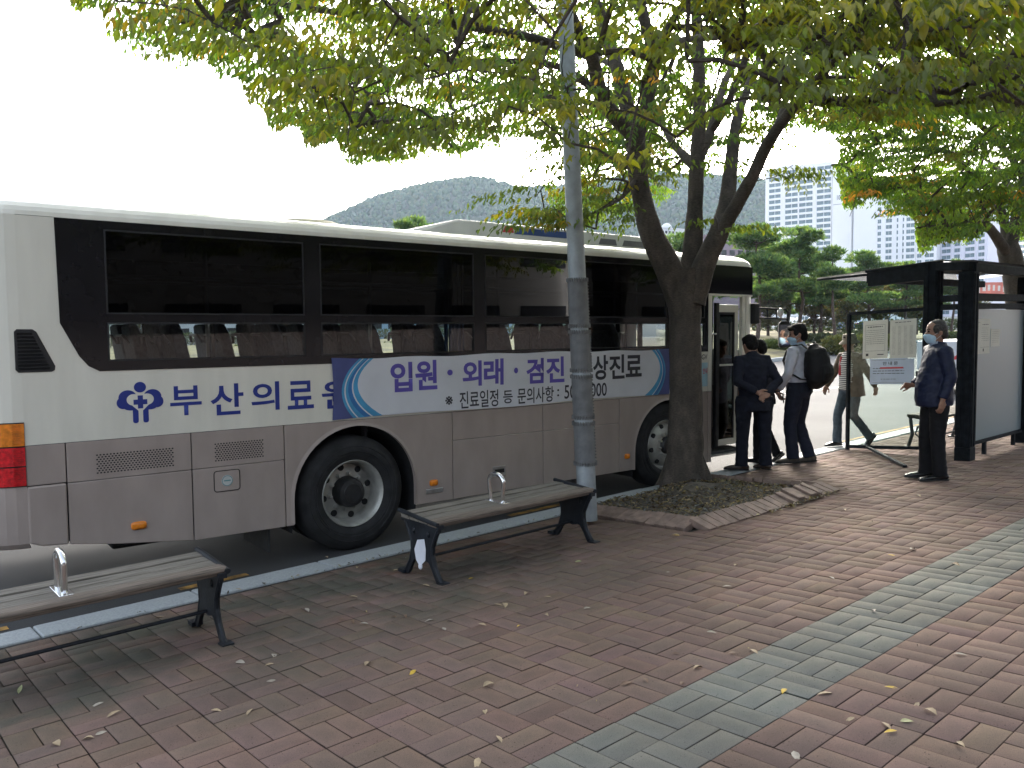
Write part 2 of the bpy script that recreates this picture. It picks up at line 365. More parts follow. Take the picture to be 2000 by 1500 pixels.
PLX0, PLX1, PLY0 = 5.62, 7.9, 4.05                     # tree pit
vs, fc, cc, uvs = [], [], [], []
c_, gap = .0020, .0025
for i in range(-22, 190):
    for j in range(-15, 18):
        x0 = ORG[0]+i*BL; y1 = ORG[1]-j*BL; y0 = y1-BL
        xm = x0+BL/2; ym = y0+BL/2
        if ym > KY0 or ym < -1.6: continue
        if PLX0-.02 < xm < PLX1+.02 and ym > PLY0-.02: continue
        grey = 0 <= j < 2
        for h in (0, 1):
            if (i+j) % 2: a = (x0, x0+BL, y0+h*BL/2, y0+(h+1)*BL/2)
            else: a = (x0+h*BL/2, x0+(h+1)*BL/2, y0, y1)
            xa, xb, ya, yb = a[0]+gap, a[1]-gap, a[2]+gap, min(a[3]-gap, KY0-.003)
            if yb-ya < .01: continue
            tz = rnd.gauss(0, .0011); ta, tb = rnd.gauss(0, .004), rnd.gauss(0, .004)
            o = len(vs)
            for px, py, dz in ((xa, ya, -.03), (xb, ya, -.03), (xb, yb, -.03), (xa, yb, -.03)):
                vs.append((px, py, gz(px, py)+dz))
            for px, py in ((xa, ya), (xb, ya), (xb, yb), (xa, yb)):
                vs.append((px, py, gz(px, py)-c_+tz+ta*(px-xm)+tb*(py-ym)))
            for px, py in ((xa+c_, ya+c_), (xb-c_, ya+c_), (xb-c_, yb-c_), (xa+c_, yb-c_)):
                vs.append((px, py, gz(px, py)+tz+ta*(px-xm)+tb*(py-ym)))
            q = [(o+8, o+9, o+10, o+11)]
            for k in range(4):
                n_ = (k+1) % 4; q += [(o+4+k, o+4+n_, o+8+n_, o+8+k), (o+k, o+n_, o+4+n_, o+4+k)]
            fc += q
            s_ = rnd.uniform(.90, 1.09)
            col = (.200*s_, .198*s_, .170*s_) if grey else (.200*s_, .134*s_*rnd.uniform(.95, 1.05), .107*s_*rnd.uniform(.94, 1.06))
            if not grey and rnd.random() < .02: col = (.16, .105, .085)
            if not grey and 3.2 < xm < 4.2 and ym > 4.95: col = (.17*s_, .088*s_, .062*s_)   # a few newer, redder ones
            cc += [col]+[col if k_ % 2 == 0 else tuple(q_*.3 for q_ in col) for k_ in range(8)]
            top = [(0, 0), (1, 0), (1, 1), (0, 1)]
            for k, face in enumerate(q): uvs += top
me = fast_mesh('sidewalk', np.array(vs), np.array(fc), 4, m_brick, np.array(cc))
uvl = me.uv_layers.new(name='face'); uvl.data.foreach_set('uv', np.array(uvs, np.float32).ravel())
structure('sidewalk', me)
m_joint = mat('joint_sand', (.026, .023, .019), .95, var=.3, scale=30, bump=.4, bscale=300)
g = MB(); sheet([(-20, -20), (42.2, -20), (42.2, KY0-.002), (-20, KY0-.002)], g, gz, -.015); structure('paving_bed', g, m_joint)
m_far = mat('paving', (.21, .17, .155), .8, var=.15, scale=20)
g = MB(); sheet([(42.2, -40), (95, -40), (95, KY0-.002), (42.2, KY0-.002)], g, gz, -.004)
sheet([(-20, -40), (42.2, -40), (42.2, -1.7), (-20, -1.7)], g, gz, -.004); structure('far_pavement', g, m_far)

# ------------------------------------------------------------------ tree pit: earth, tilted edging, litter
m_soil = mat('soil', (.105, .088, .066), .95, var=.35, scale=16, bump=.9, bscale=70)
n = 26; g = MB(); vsx = []
for a in range(n+1):
    for b_ in range(n+1):
        x = PLX0+.1+(PLX1-PLX0-.2)*a/n; y = PLY0+.1+(KY0-PLY0-.1)*b_/n
        r_ = math.hypot(x-7.0, y-5.02)
        vsx.append((x, y, gz(x, y)+.02+.10*math.exp(-(r_/.42)**2)+.025*mnoise.noise(Vector((x*3, y*3, 0)))))
g.add(vsx, [(a*(n+1)+b_, (a+1)*(n+1)+b_, (a+1)*(n+1)+b_+1, a*(n+1)+b_+1) for a in range(n) for b_ in range(n)])
structure('tree_pit_soil', g, m_soil)
m_edge = mat('edging_brick', (.205, .142, .112), .8, var=.2, scale=11, bump=.3, bscale=180)
root = thing('tree_pit_edging', 'tilted clay brick edging round the tree pit, some bricks heaved up', 'edging', (PLX0, PLY0, gz(PLX0, PLY0)))
def edge_brick(x, y, ax, out, tilt, lift=0., yaw=0.):
    """brick lying along `ax`, its outer long side down"""
    z = gz(x, y); ax = unit(ax); out = unit(out); q = Matrix.Rotation(yaw, 3, 'Z')
    ax = np.array(q @ Vector(ax)); out = np.array(q @ Vector(out))
    o2 = out*math.cos(tilt)-V(0, 0, 1)*math.sin(tilt); up = np.cross(ax, o2); up = up if up[2] > 0 else -up
    mb = MB(); c = V(x, y, z+.02+lift)-np.array(root.location)
    mb.obox(c, ax*.0525, o2*.105, up*.03); return mb.build('edging_brick', m_edge, root, bevel=.005)
for k in range(20):
    x = PLX0+.05+k*.112; lf, yw = (0, 0)
    if 12 <= k <= 15: lf, yw = (.018*(1+k % 2), .1*(-1)**k)
    if k == 16: lf, yw = .04, .3
    edge_brick(x, PLY0+.02, (1, 0, 0), (0, -1, 0), R(17)+rnd.gauss(0, .03), lf+rnd.uniform(0, .005), yw+rnd.gauss(0, .02))
for k in range(13):
    edge_brick(PLX0+.0, PLY0+.14+k*.112, (0, 1, 0), (-1, 0, 0), R(17)+rnd.gauss(0, .03), rnd.uniform(0, .006)+(.02 if k > 10 else 0), rnd.gauss(0, .02))
for k in range(13):
    edge_brick(PLX1-.02, PLY0+.14+k*.112, (0, 1, 0), (1, 0, 0), R(15)+rnd.gauss(0, .05), rnd.uniform(0, .01), rnd.gauss(0, .05))

def leaf_blade(L_, W_, fold, curl, n=4):
    """a pointed leaf along +x, folded on its midrib and curled: vertices and quads"""
    vs = []; fs = []
    for k in range(n+1):
        t = k/n; wv = W_*(math.sin(math.pi*min(1, t*1.02)**.8))*.5+.0004
        z = curl*math.sin(t*math.pi)*L_
        vs += [(t*L_, -wv, z+fold*wv), (t*L_, 0, z), (t*L_, wv, z+fold*wv)]
    for k in range(n):
        a = k*3; fs += [(a, a+3, a+4, a+1), (a+1, a+4, a+5, a+2)]
    return vs, fs
LC = {'tan': (.36, .27, .16), 'brown': (.15, .085, .05), 'yellow': (.55, .36, .03), 'pale': (.34, .30, .24), 'green': (.3, .31, .14)}
protos = {}
for nm, c in LC.items():
    m = mat('dry_leaf_'+nm, c, .7, var=.2, scale=25)
    for q in range(3):
        mb = MB(); mb.add(*leaf_blade(rnd.uniform(.045, .075), rnd.uniform(.018, .028), rnd.uniform(.1, .55), rnd.uniform(.03, .13)))
        me = mb.mesh('fallen_leaf', m); me.polygons.foreach_set('use_smooth', [True]*len(me.polygons)); protos[nm, q] = me
DESC = {'tan': 'dry tan leaf, curled, fallen on the brick paving', 'brown': 'dark brown shrivelled leaf fallen on the brick paving',
        'yellow': 'bright yellow leaf lying fallen on the brick paving', 'pale': 'small pale bleached leaf fallen on the brick paving',
        'green': 'greenish yellow leaf fallen on the brick paving'}
spots_px = [(1018, 1222, 'yellow'), (812, 1309, 'yellow'), (412, 1388, 'tan'), (482, 1398, 'tan'), (713, 1302, 'tan'), (517, 1301, 'tan'), (203, 1372, 'pale'),
  (208, 1403, 'tan'), (186, 1437, 'pale'), (184, 1442, 'tan'), (117, 1458, 'tan'), (36, 1356, 'green'), (980, 1452, 'tan'), (935, 1481, 'tan'), (943, 1343, 'tan'), (948, 1396, 'tan'),
  (1438, 1275, 'brown'), (1312, 1277, 'brown'), (1265, 1334, 'brown'), (1480, 1278, 'tan'), (1335, 1333, 'brown'), (1372, 1304, 'tan'), (1727, 1342, 'yellow'), (1669, 1402, 'tan'), (1758, 1410, 'green'),
  (1752, 1428, 'yellow'), (1740, 1426, 'tan'), (1830, 1398, 'tan'), (1864, 1452, 'tan'), (1550, 1468, 'pale'), (1596, 1358, 'tan'), (1535, 1346, 'yellow'), (1795, 1373, 'tan'), (1862, 1278, 'pale'),
  (1703, 1192, 'pale'), (1733, 1084, 'yellow'), (1858, 1102, 'tan'), (1878, 1075, 'brown'), (1786, 1073, 'pale'), (1752, 1031, 'brown'), (1690, 1152, 'brown'), (1627, 1153, 'brown'),
  (1328, 1047, 'yellow'), (1128, 1100, 'yellow'), (1136, 1097, 'green'), (915, 1132, 'yellow'), (825, 1143, 'tan'), (778, 1113, 'tan'), (681, 1166, 'tan'), (720, 1220, 'pale'), (603, 1196, 'pale'),
  (950, 1223, 'tan'), (848, 1211, 'pale'), (870, 1232, 'pale'), (765, 1205, 'brown'), (790, 1202, 'brown'), (662, 1214, 'brown'), (690, 1219, 'brown'), (1031, 1158, 'tan'), (1063, 1201, 'tan'), (1078, 1168, 'tan'),
  (987, 1188, 'tan'), (964, 1181, 'tan'), (1434, 1106, 'tan'), (1328, 1046, 'tan'), (1300, 1118, 'pale'), (1250, 1197, 'brown'), (1380, 1235, 'pale'), (1507, 1054, 'brown'), (1440, 1054, 'brown'),
  (1475, 1077, 'brown'), (1240, 1018, 'pale'), (1233, 1015, 'tan'), (1610, 1010, 'brown'), (1650, 995, 'tan'), (1545, 1087, 'tan'), (1585, 1063, 'tan'), (1620, 1127, 'pale'), (1430, 1146, 'pale'), (1140, 1190, 'pale'),
  (1210, 1340, 'brown'), (520, 1332, 'pale'), (460, 1294, 'pale'), (534, 1278, 'pale'), (640, 1090, 'tan'), (700, 1108, 'tan'), (472, 1153, 'tan'), (300, 1208, 'tan'), (1700, 945, 'brown'), (1790, 968, 'tan'), (1905, 960, 'brown'), (1960, 912, 'tan')]
for px, py, kd in spots_px:
    q = G(px, py); o = bpy.data.objects.new('fallen_leaf', protos[kd, rnd.randrange(3)]); COL.objects.link(o)
    o.location = (q[0], q[1], q[2]+.003); o.rotation_euler = (rnd.gauss(0, .12), rnd.gauss(0, .12), rnd.uniform(0, 6.3))
    s_ = rnd.uniform(.8, 1.25); o.scale = (s_, s_, s_)
    tag(o, DESC[kd], 'leaf', 'fallen leaves on the paving')
# litter in the pit and along its edge: too much to count
lv, lf, lc = [], [], []
def litter(x, y, z, big=1.):
    L_ = rnd.uniform(.03, .065)*big; a, b_, c2 = rnd.uniform(0, 6.3), rnd.gauss(0, .35), rnd.gauss(0, .35)
    e = Euler((b_, c2, a)).to_matrix(); W_ = L_*rnd.uniform(.25, .42); o = len(lv)
    for px, py, pz in ((0, 0, 0), (L_*.5, -W_/2, .006), (L_, 0, 0), (L_*.5, W_/2, .006)):
        q = e @ Vector((px-L_/2, py, pz)); lv.append((x+q[0], y+q[1], z+q[2]))
    lf.append((o, o+1, o+2, o+3)); s_ = rnd.uniform(.6, 1.15)
    lc.append(tuple(k*s_ for k in rnd.choice([(.2, .14, .08), (.1, .07, .05), (.28, .21, .12), (.13, .12, .1), (.3, .24, .1), (.16, .16, .15)])))
for k in range(2600):
    x, y = rnd.uniform(PLX0+.1, PLX1-.08), rnd.uniform(PLY0+.12, KY0-.02)
    r_ = math.hypot(x-7.0, y-5.02)
    if r_ < .2: continue
    litter(x, y, gz(x, y)+.03+.10*math.exp(-(r_/.42)**2)+.025*mnoise.noise(Vector((x*3, y*3, 0)))+rnd.uniform(0, .012))
for k in range(240):
    x, y = rnd.gauss(7.1, .3), PLY0-.115+rnd.gauss(0, .022); litter(x, y, gz(x, y)+.012+rnd.uniform(0, .015))
for k in range(130):
    x = rnd.uniform(1, 12); y = KY0-abs(rnd.gauss(0, .04)); litter(x, y, gz(x, y)+.008, .7)
for k in range(160):
    x = rnd.uniform(0, 14); y = rnd.uniform(1, 5.4); litter(x, y, gz(x, y)+.006, .4)
o = link('leaf_litter', fast_mesh('leaf_litter', np.array(lv), np.array(lf), 4, leaf_mat('litter', .15, .04), np.array(lc)))
tag(o, 'dry leaf litter gathered in the tree pit and along its edging', 'leaf litter', kind='stuff')
# ------------------------------------------------------------------ the bus
bus = thing('city_bus', 'white and taupe single deck city bus with black window band, front door open', 'bus', group=None)
bx = Vector(BD).normalized(); by = Vector((.0514, .99868, 0)).normalized(); bz = bx.cross(by)
bus.matrix_world = Matrix(((bx[0], by[0], bz[0], BW[0]), (bx[1], by[1], bz[1], BW[1]), (bx[2], by[2], bz[2], BW[2]), (0, 0, 0, 1)))
m_wht = mat('bus_white', (.69, .67, .575), .27, var=.035, scale=2.0, stretch=(3, 3, .6), spec=.5, coat=.35)
m_tau = mat('bus_taupe', (.335, .278, .245), .40, var=.055, scale=2.2, stretch=(2.2, 2.2, .9), spec=.5, coat=.15)
m_blk = mat('bus_black', (.007, .007, .009), .14, var=.1, scale=4, spec=.28)
m_rub = mat('black_rubber', (.014, .014, .015), .75, var=.25, scale=12, bump=.2, bscale=80)
m_drk = mat('underbody_dark', (.012, .012, .013), .85, var=.3, scale=5)
m_int = mat('bus_interior', (.16, .165, .17), .7, var=.1, scale=3)
m_flo = mat('bus_floor', (.06, .06, .062), .7, var=.2, scale=8)
m_sea = mat('seat_fabric', (.06, .066, .08), .85, var=.2, scale=30)
m_sed = mat('seat_shell', (.045, .05, .06), .55, var=.15, scale=10)
g_top = glass('tinted_glass', (.024, .026, .036), gloss=.38); g_low = glass('strip_glass', (.62, .66, .66)); g_far = glass('far_glass', (.8, .86, .85))
SL, SW = (-2.78, 6.02), 2.35
def plan(ins, rr=.30, rf=.18, n=7):
    """rounded-rectangle outline of the body, counted from the near rear tangent, anticlockwise from above"""
    x0, x1, y0, y1 = SL[0]+ins, SL[1]-ins, ins, SW-ins; rr = max(rr-ins*.6, .03); rf = max(rf-ins*.5, .02); pts = []
    for cx, cy, a0, r_ in ((x0+rr, y0+rr, 180, rr), (x1-rf, y0+rf, 270, rf), (x1-rf, y1-rf, 0, rf), (x0+rr, y1-rr, 90, rr)):
        for k in range(n+1):
            a = R(a0+90*k/n); pts.append((cx+r_*math.cos(a), cy+r_*math.sin(a)))
    return pts
# shell: rear, far side, front and the rolled roof edge; the near side is panelled below
lev = [(.56, .06), (.50, .01), (.90, 0), (1.195, 0), (1.72, 0), (2.46, 0), (2.80, 0)]
roof = [(2.80+.15*math.sin(R(a)), .30*(1-math.cos(R(a)))) for a in (12, 25, 40, 55, 70, 82, 90)]
low, up_ = MB(), MB(); NP = len(plan(0))
def ring(z, ins): return [(x, y, z) for x, y in plan(ins)]
def shell(mb, l0, l1, skip=()):
    a, b_ = ring(*l0), ring(*l1)
    for j in range(NP):
        k = (j+1) % NP
        if j in skip: continue
        mb.add([a[j], a[k], b_[k], b_[j]], [(0, 1, 2, 3)])
near, frontj, farj, rearj = 7, 15, 23, 31
zl = [.48, .56, .905]
shell(low, (.46, .03), (.50, .004), (near,)); shell(low, (.50, .004), (.56, 0), (near,)); shell(low, (.56, 0), (1.195, 0), (near,))
for a, b_ in ((1.195, 1.70), (1.70, 2.72), (2.72, 2.80)):
    sk = {near}
    if a == 1.70: sk |= {farj, frontj}
    shell(up_, (a, 0), (b_, 0), sk)
prev = (2.80, 0)
for r_ in roof: shell(up_, prev, r_); prev = r_
top = ring(*prev); mid = [(x, y, 3.0) for x, y in plan(.75, .2, .2)]
for j in range(NP): k = (j+1) % NP; up_.add([top[j], top[k], mid[k], mid[j]], [(0, 1, 2, 3)])
up_.add(mid, [tuple(range(NP))])
body = up_.build('body_shell', m_wht, bus, smooth=True)
low.build('lower_shell', m_tau, bus, smooth=True)
side = lambda u, v, t: (u, t, v)
def panel(name, poly, m, y0=0., y1=.022, parent=bus, bevel=.004):
    return MB().prism(poly, side, y0, y1).build(name, m, parent, bevel=bevel)
BELT = 1.195
panel('side_panel', [(-2.481, BELT), (5.012, BELT), (5.012, 1.70), (-1.987, 1.70), (-2.06, 1.74), (-2.118, 1.813), (-2.233, 2.052), (-2.243, 2.797), (-2.481, 2.797)], m_wht, bevel=0)
panel('gutter_panel', [(-2.243, 2.797), (5.84, 2.797), (5.84, 2.802), (-2.243, 2.802)], m_wht, bevel=0)
panel('front_pillar', [(5.802, .37), (5.842, .37), (5.842, 2.43), (5.802, 2.43)], m_wht)
panel('front_pillar', [(5.93, 2.43), (5.935, 2.43), (5.935, 2.797), (5.93, 2.797)], m_wht, .012, .02, bevel=0)
HZ = .90
panel('corner_panel', [(-2.48, .908), (-2.234, .908), (-2.234, BELT-.004), (-2.48, BELT-.004)], m_tau)
panel('rear_bumper', [(-2.48, .50), (-2.40, .468), (-2.236, .455), (-2.236, .902), (-2.48, .902)], m_tau, -.012, .02, bevel=.012)
panel('engine_panel', [(-2.227, .902), (-1.358, .902), (-1.358, BELT-.004), (-2.227, BELT-.004)], m_tau)
panel('engine_panel', [(-2.227, .452), (-1.9, .40), (-1.358, .338), (-1.358, .898), (-2.227, .898)], m_tau, bevel=.006)
panel('fuel_panel', [(-1.350, .902), (-.597, .902), (-.597, BELT-.004), (-1.350, BELT-.004)], m_tau)
panel('fuel_panel', [(-1.350, .335), (-.597, .327), (-.597, .898), (-1.350, .898)], m_tau, bevel=.006)
def arch(cx, cz, r_, a0=180, a1=0, n=26): return [(cx+r_*math.cos(R(a0+(a1-a0)*k/n)), cz+r_*math.sin(R(a0+(a1-a0)*k/n))) for k in range(n+1)]
AR, AF = (.083, .535, .603), (4.275, .53, .598)
panel('wheel_arch_panel', [(-.59, .328), (AR[0]-AR[2], .328)]+arch(*AR)+[(AR[0]+AR[2], .337), (1.110, .336), (1.110, BELT-.004), (-.59, BELT-.004)], m_tau)
panel('locker_panel', [(1.118, .336), (2.268, .342), (2.268, .908), (1.118, .908)], m_tau, bevel=.005)
panel('locker_panel', [(1.118, .913), (2.268, .913), (2.268, BELT-.004), (1.118, BELT-.004)], m_tau)
panel('locker_panel', [(2.276, .342), (3.419, .341), (3.419, .905), (2.276, .905)], m_tau, bevel=.005)
panel('locker_panel', [(2.276, .91), (3.419, .91), (3.419, BELT-.004), (2.276, BELT-.004)], m_tau)
panel('wheel_arch_panel', [(3.427, .341), (AF[0]-AF[2], .341)]+arch(*AF)+[(AF[0]+AF[2], .30), (5.012, .285), (5.012, BELT-.004), (3.427, BELT-.004)], m_tau)
for (cx, cz, r_) in (AR, AF):                           # raised lip round each wheel opening, and the dark well behind
    mb = MB(); p0 = [(cx-r_, .34)]+arch(cx, cz, r_)+[(cx+r_, .34)]; p1 = [(cx-r_-.03, .34)]+arch(cx, cz, r_+.03)+[(cx+r_+.03, .34)]
    for k in range(len(p0)-1):
        a, b_, c2, d2 = p0[k], p0[k+1], p1[k+1], p1[k]
        mb.add([(a[0], -.010, a[1]), (b_[0], -.010, b_[1]), (c2[0], -.001, c2[1]), (d2[0], -.001, d2[1]), (a[0], .03, a[1]), (b_[0], .03, b_[1])], [(0, 1, 2, 3), (0, 4, 5, 1)])
    mb.build('arch_lip', m_tau, bus, smooth=True)
    mb = MB(); pw = [(cx-r_-.012, .25)]+arch(cx, cz, r_+.012)+[(cx+r_+.012, .25)]
    for k in range(len(pw)-1): a, b_ = pw[k], pw[k+1]; mb.add([(a[0], .023, a[1]), (b_[0], .023, b_[1]), (b_[0], .66, b_[1]), (a[0], .66, a[1])], [(0, 1, 2, 3)])
    mb.add([(x, .66, z) for x, z in pw], [tuple(range(len(pw)))]); mb.build('wheel_well', m_drk, bus)
mb = MB(); mb.box(-2.4, -.54, .03, 2.3, .50, .84); mb.box(.70, 3.66, .03, 2.3, .42, .84); mb.box(4.89, 5.0, .03, 2.3, .40, .84); mb.box(5.0, 5.95, .75, 2.3, .40, .84)
mb.box(-.54, .70, .67, 2.3, .5, .84); mb.box(3.66, 4.89, .67, 2.3, .5, .84); mb.box(-.5, 4.3, 1.0, 1.35, .3, .49)
mb.build('underbody', m_drk, bus)
MB().box(-2.3, -1.5, .0235, .05, .47, .86).box(-1.5, -.55, .0235, .05, .36, .86).box(.70, 3.66, .0235, .05, .36, .86).build('seam_backing', m_drk, bus)
MB().box(-1.9, -1.35, .25, .9, .30, .46).build('exhaust_box', m_drk, bus, bevel=.02)
MB().box(-.74, -.72, .05, .62, .12, .50).build('mud_flap', m_rub, bus)
# black glazing band, its openings left free for the panes
PY0, PY1 = -.004, .02
WX = [(-1.927, -.384), (-.239, 1.384), (1.522, 2.72), (2.86, 4.226), (4.36, 4.94)]
ZL0, ZL1, ZU0, ZU1 = 1.772, 2.058, 2.118, 2.735
mb = MB()
mb.prism([(-1.987, 1.70), (-1.927, 1.70), (-1.927, 2.795), (-2.241, 2.795), (-2.233, 2.052), (-2.118, 1.813), (-2.06, 1.74)], side, PY0, PY1)
for z0, z1 in ((1.70, ZL0), (ZL1, ZU0), (ZU1, 2.795)): mb.box(-1.927, 5.012, PY0, PY1, z0, z1)
ends = [a for w_ in WX for a in w_][1:]+[5.012]
for k in range(0, len(ends), 2):
    for z0, z1 in ((ZL0, ZL1), (ZU0, ZU1)): mb.box(ends[k], ends[k+1], PY0, PY1, z0, z1)
mb.box(5.012, 5.93, PY0, PY1, 2.432, 2.795)
band = mb.build('window_band', m_blk, bus)
for a, b_ in WX:
    fr = MB(); fr.add([(a, .004, ZU0), (b_, .004, ZU0), (b_, .004, ZU1), (a, .004, ZU1)], [(0, 1, 2, 3)])
    wn = fr.build('window', g_top, bus)
    lo = MB(); lo.add([(a, .006, ZL0), (b_, .006, ZL0), (b_, .006, ZL1), (a, .006, ZL1)], [(0, 1, 2, 3)]); lo.build('window_strip', g_low, bus)
    ru = MB(); e_ = .012
    for z0, z1 in ((ZL0, ZL1), (ZU0, ZU1)):
        ru.box(a, b_, -.007, .003, z0, z0+e_); ru.box(a, b_, -.007, .003, z1-e_, z1); ru.box(a, a+e_, -.007, .003, z0+e_, z1-e_); ru.box(b_-e_, b_, -.007, .003, z0+e_, z1-e_)
    ru.box((a+b_)/2-.012, (a+b_)/2+.012, .007, .016, ZL0, ZL1)
    ru.build('window_seal', m_rub, bus)
# far side glazing, windscreen
for a, b_ in ((-2.3, -1.1), (-1.05, .1), (.15, 1.4), (1.45, 2.7), (2.75, 4.1), (4.15, 5.7)):
    mb = MB(); mb.add([(a, SW-.004, 1.70), (b_, SW-.004, 1.70), (b_, SW-.004, 2.1), (a, SW-.004, 2.1)], [(0, 1, 2, 3)]); mb.build('far_window', g_far, bus)
mb = MB()
for x in (-2.4, -1.075, .125, 1.425, 2.725, 4.125, 5.76): mb.box(x-.05, x+.05, SW-.03, SW, 1.70, 2.10)
mb.box(-2.48, 5.84, SW-.03, SW, 2.10, 2.72); mb.build('far_window_frame', m_blk, bus)
mb = MB(); mb.add([(6.016, .2, 1.70), (6.016, 2.15, 1.70), (6.016, 2.15, 2.72), (6.016, .2, 2.72)], [(0, 1, 2, 3)]); mb.build('windscreen', g_far, bus)
# inside
MB().box(-2.45, -.545, .03, 2.31, .845, .87).box(.705, 3.655, .03, 2.31, .845, .87).box(4.895, 5.0, .03, 2.31, .845, .87).box(-.545, .705, .68, 2.31, .845, .87).box(3.655, 4.895, .68, 2.31, .845, .87).box(5.0, 5.9, .75, 2.31, .845, .87).build('floor', m_flo, bus)
MB().box(5.0, 5.85, .03, .74, .37, .40).box(5.0, 5.85, .42, .74, .40, .62).build('door_step', m_flo, bus)
MB().box(-2.4, 5.9, .31, 2.04, 2.70, 2.73).build('ceiling', m_int, bus)
MB().box(-2.45, 5.0, .024, .05, 1.20, 1.70).box(-2.45, 5.8, 2.30, 2.325, .88, 1.70).box(-2.47, -2.44, .05, 2.3, .88, 2.7).build('inner_lining', m_int, bus)
def seat_mesh():
    a = MB(); a.tube([(.02, .2, .0), (.02, .2, .42)], .03); a.box(-.02, .42, 0, .43, .38, .48)
    b_ = MB(); b_.loft([[(x0, y0, z), (x0+d_, y0, z), (x0+d_, y1, z), (x0, y1, z)] for z, x0, d_, y0, y1 in ((.44, .0, .11, 0, .43), (.8, -.07, .11, 0, .43), (1.06, -.11, .10, .02, .41), (1.17, -.13, .09, .06, .37), (1.20, -.125, .07, .1, .33))])
    c2 = MB(); c2.box(-.135, -.10, .05, .38, .62, .70); c2.tube([(-.14, .03, 1.02), (-.17, .1, 1.09), (-.17, .33, 1.09), (-.14, .40, 1.02)], .014)
    return a.mesh('seat_base', m_sed), b_.mesh('seat_back', m_sea), c2.mesh('grab_handle', m_sed)
sa, sb_, sc_ = seat_mesh()
for i, x in enumerate((-2.15, -1.32, -.52, .30, 1.12, 1.94, 2.76, 3.55)):
    for y in (.10, .58, 1.38, 1.84):
        if x > 3 and y > 1: continue
        s1 = link('passenger_seat', sa, bus); s1.location = (x, y, .87+(.08 if x < -1.5 else 0))
        q = link('seat_back', sb_, s1, bevel=.02); q = link('grab_handle', sc_, s1)
mb = MB()
for x in (-.9, .75, 2.4, 4.3): mb.tube([(x, .95, .87), (x, .95, 2.7)], .017)
mb.tube([(-2.3, .75, 2.45), (5, .75, 2.45)], .016); mb.tube([(-2.3, 1.55, 2.45), (5, 1.55, 2.45)], .016)
mb.build('grab_rail', mat('rail_grey', (.35, .36, .37), .35, metal=.7), bus, smooth=True)
mb = MB()                                               # a gathered blue curtain inside the second window
for k in range(9): mb.box(1.08+k*.026, 1.10+k*.026, .06+.012*(k % 2), .075+.012*(k % 2), 1.75, 2.68)
mb.build('curtain', mat('curtain_blue', (.035, .07, .17), .9), bus)
MB().box(4.9, 5.35, 1.35, 1.9, .87, 1.32).box(4.85, 4.97, 1.35, 1.9, 1.32, 1.95).build('driver_seat', m_sed, bus, bevel=.03)
mb = MB(); mb.lathe([(.21, 0), (.225, .012), (.21, .024), (.2, .012), (.21, 0)], (5.62, 1.62, 1.55), (-.7, 0, .7), 24); mb.build('steering_wheel', m_rub, bus, smooth=True)
MB().box(5.55, 5.98, .8, 2.3, .87, 1.5).build('dashboard', m_sed, bus, bevel=.04)
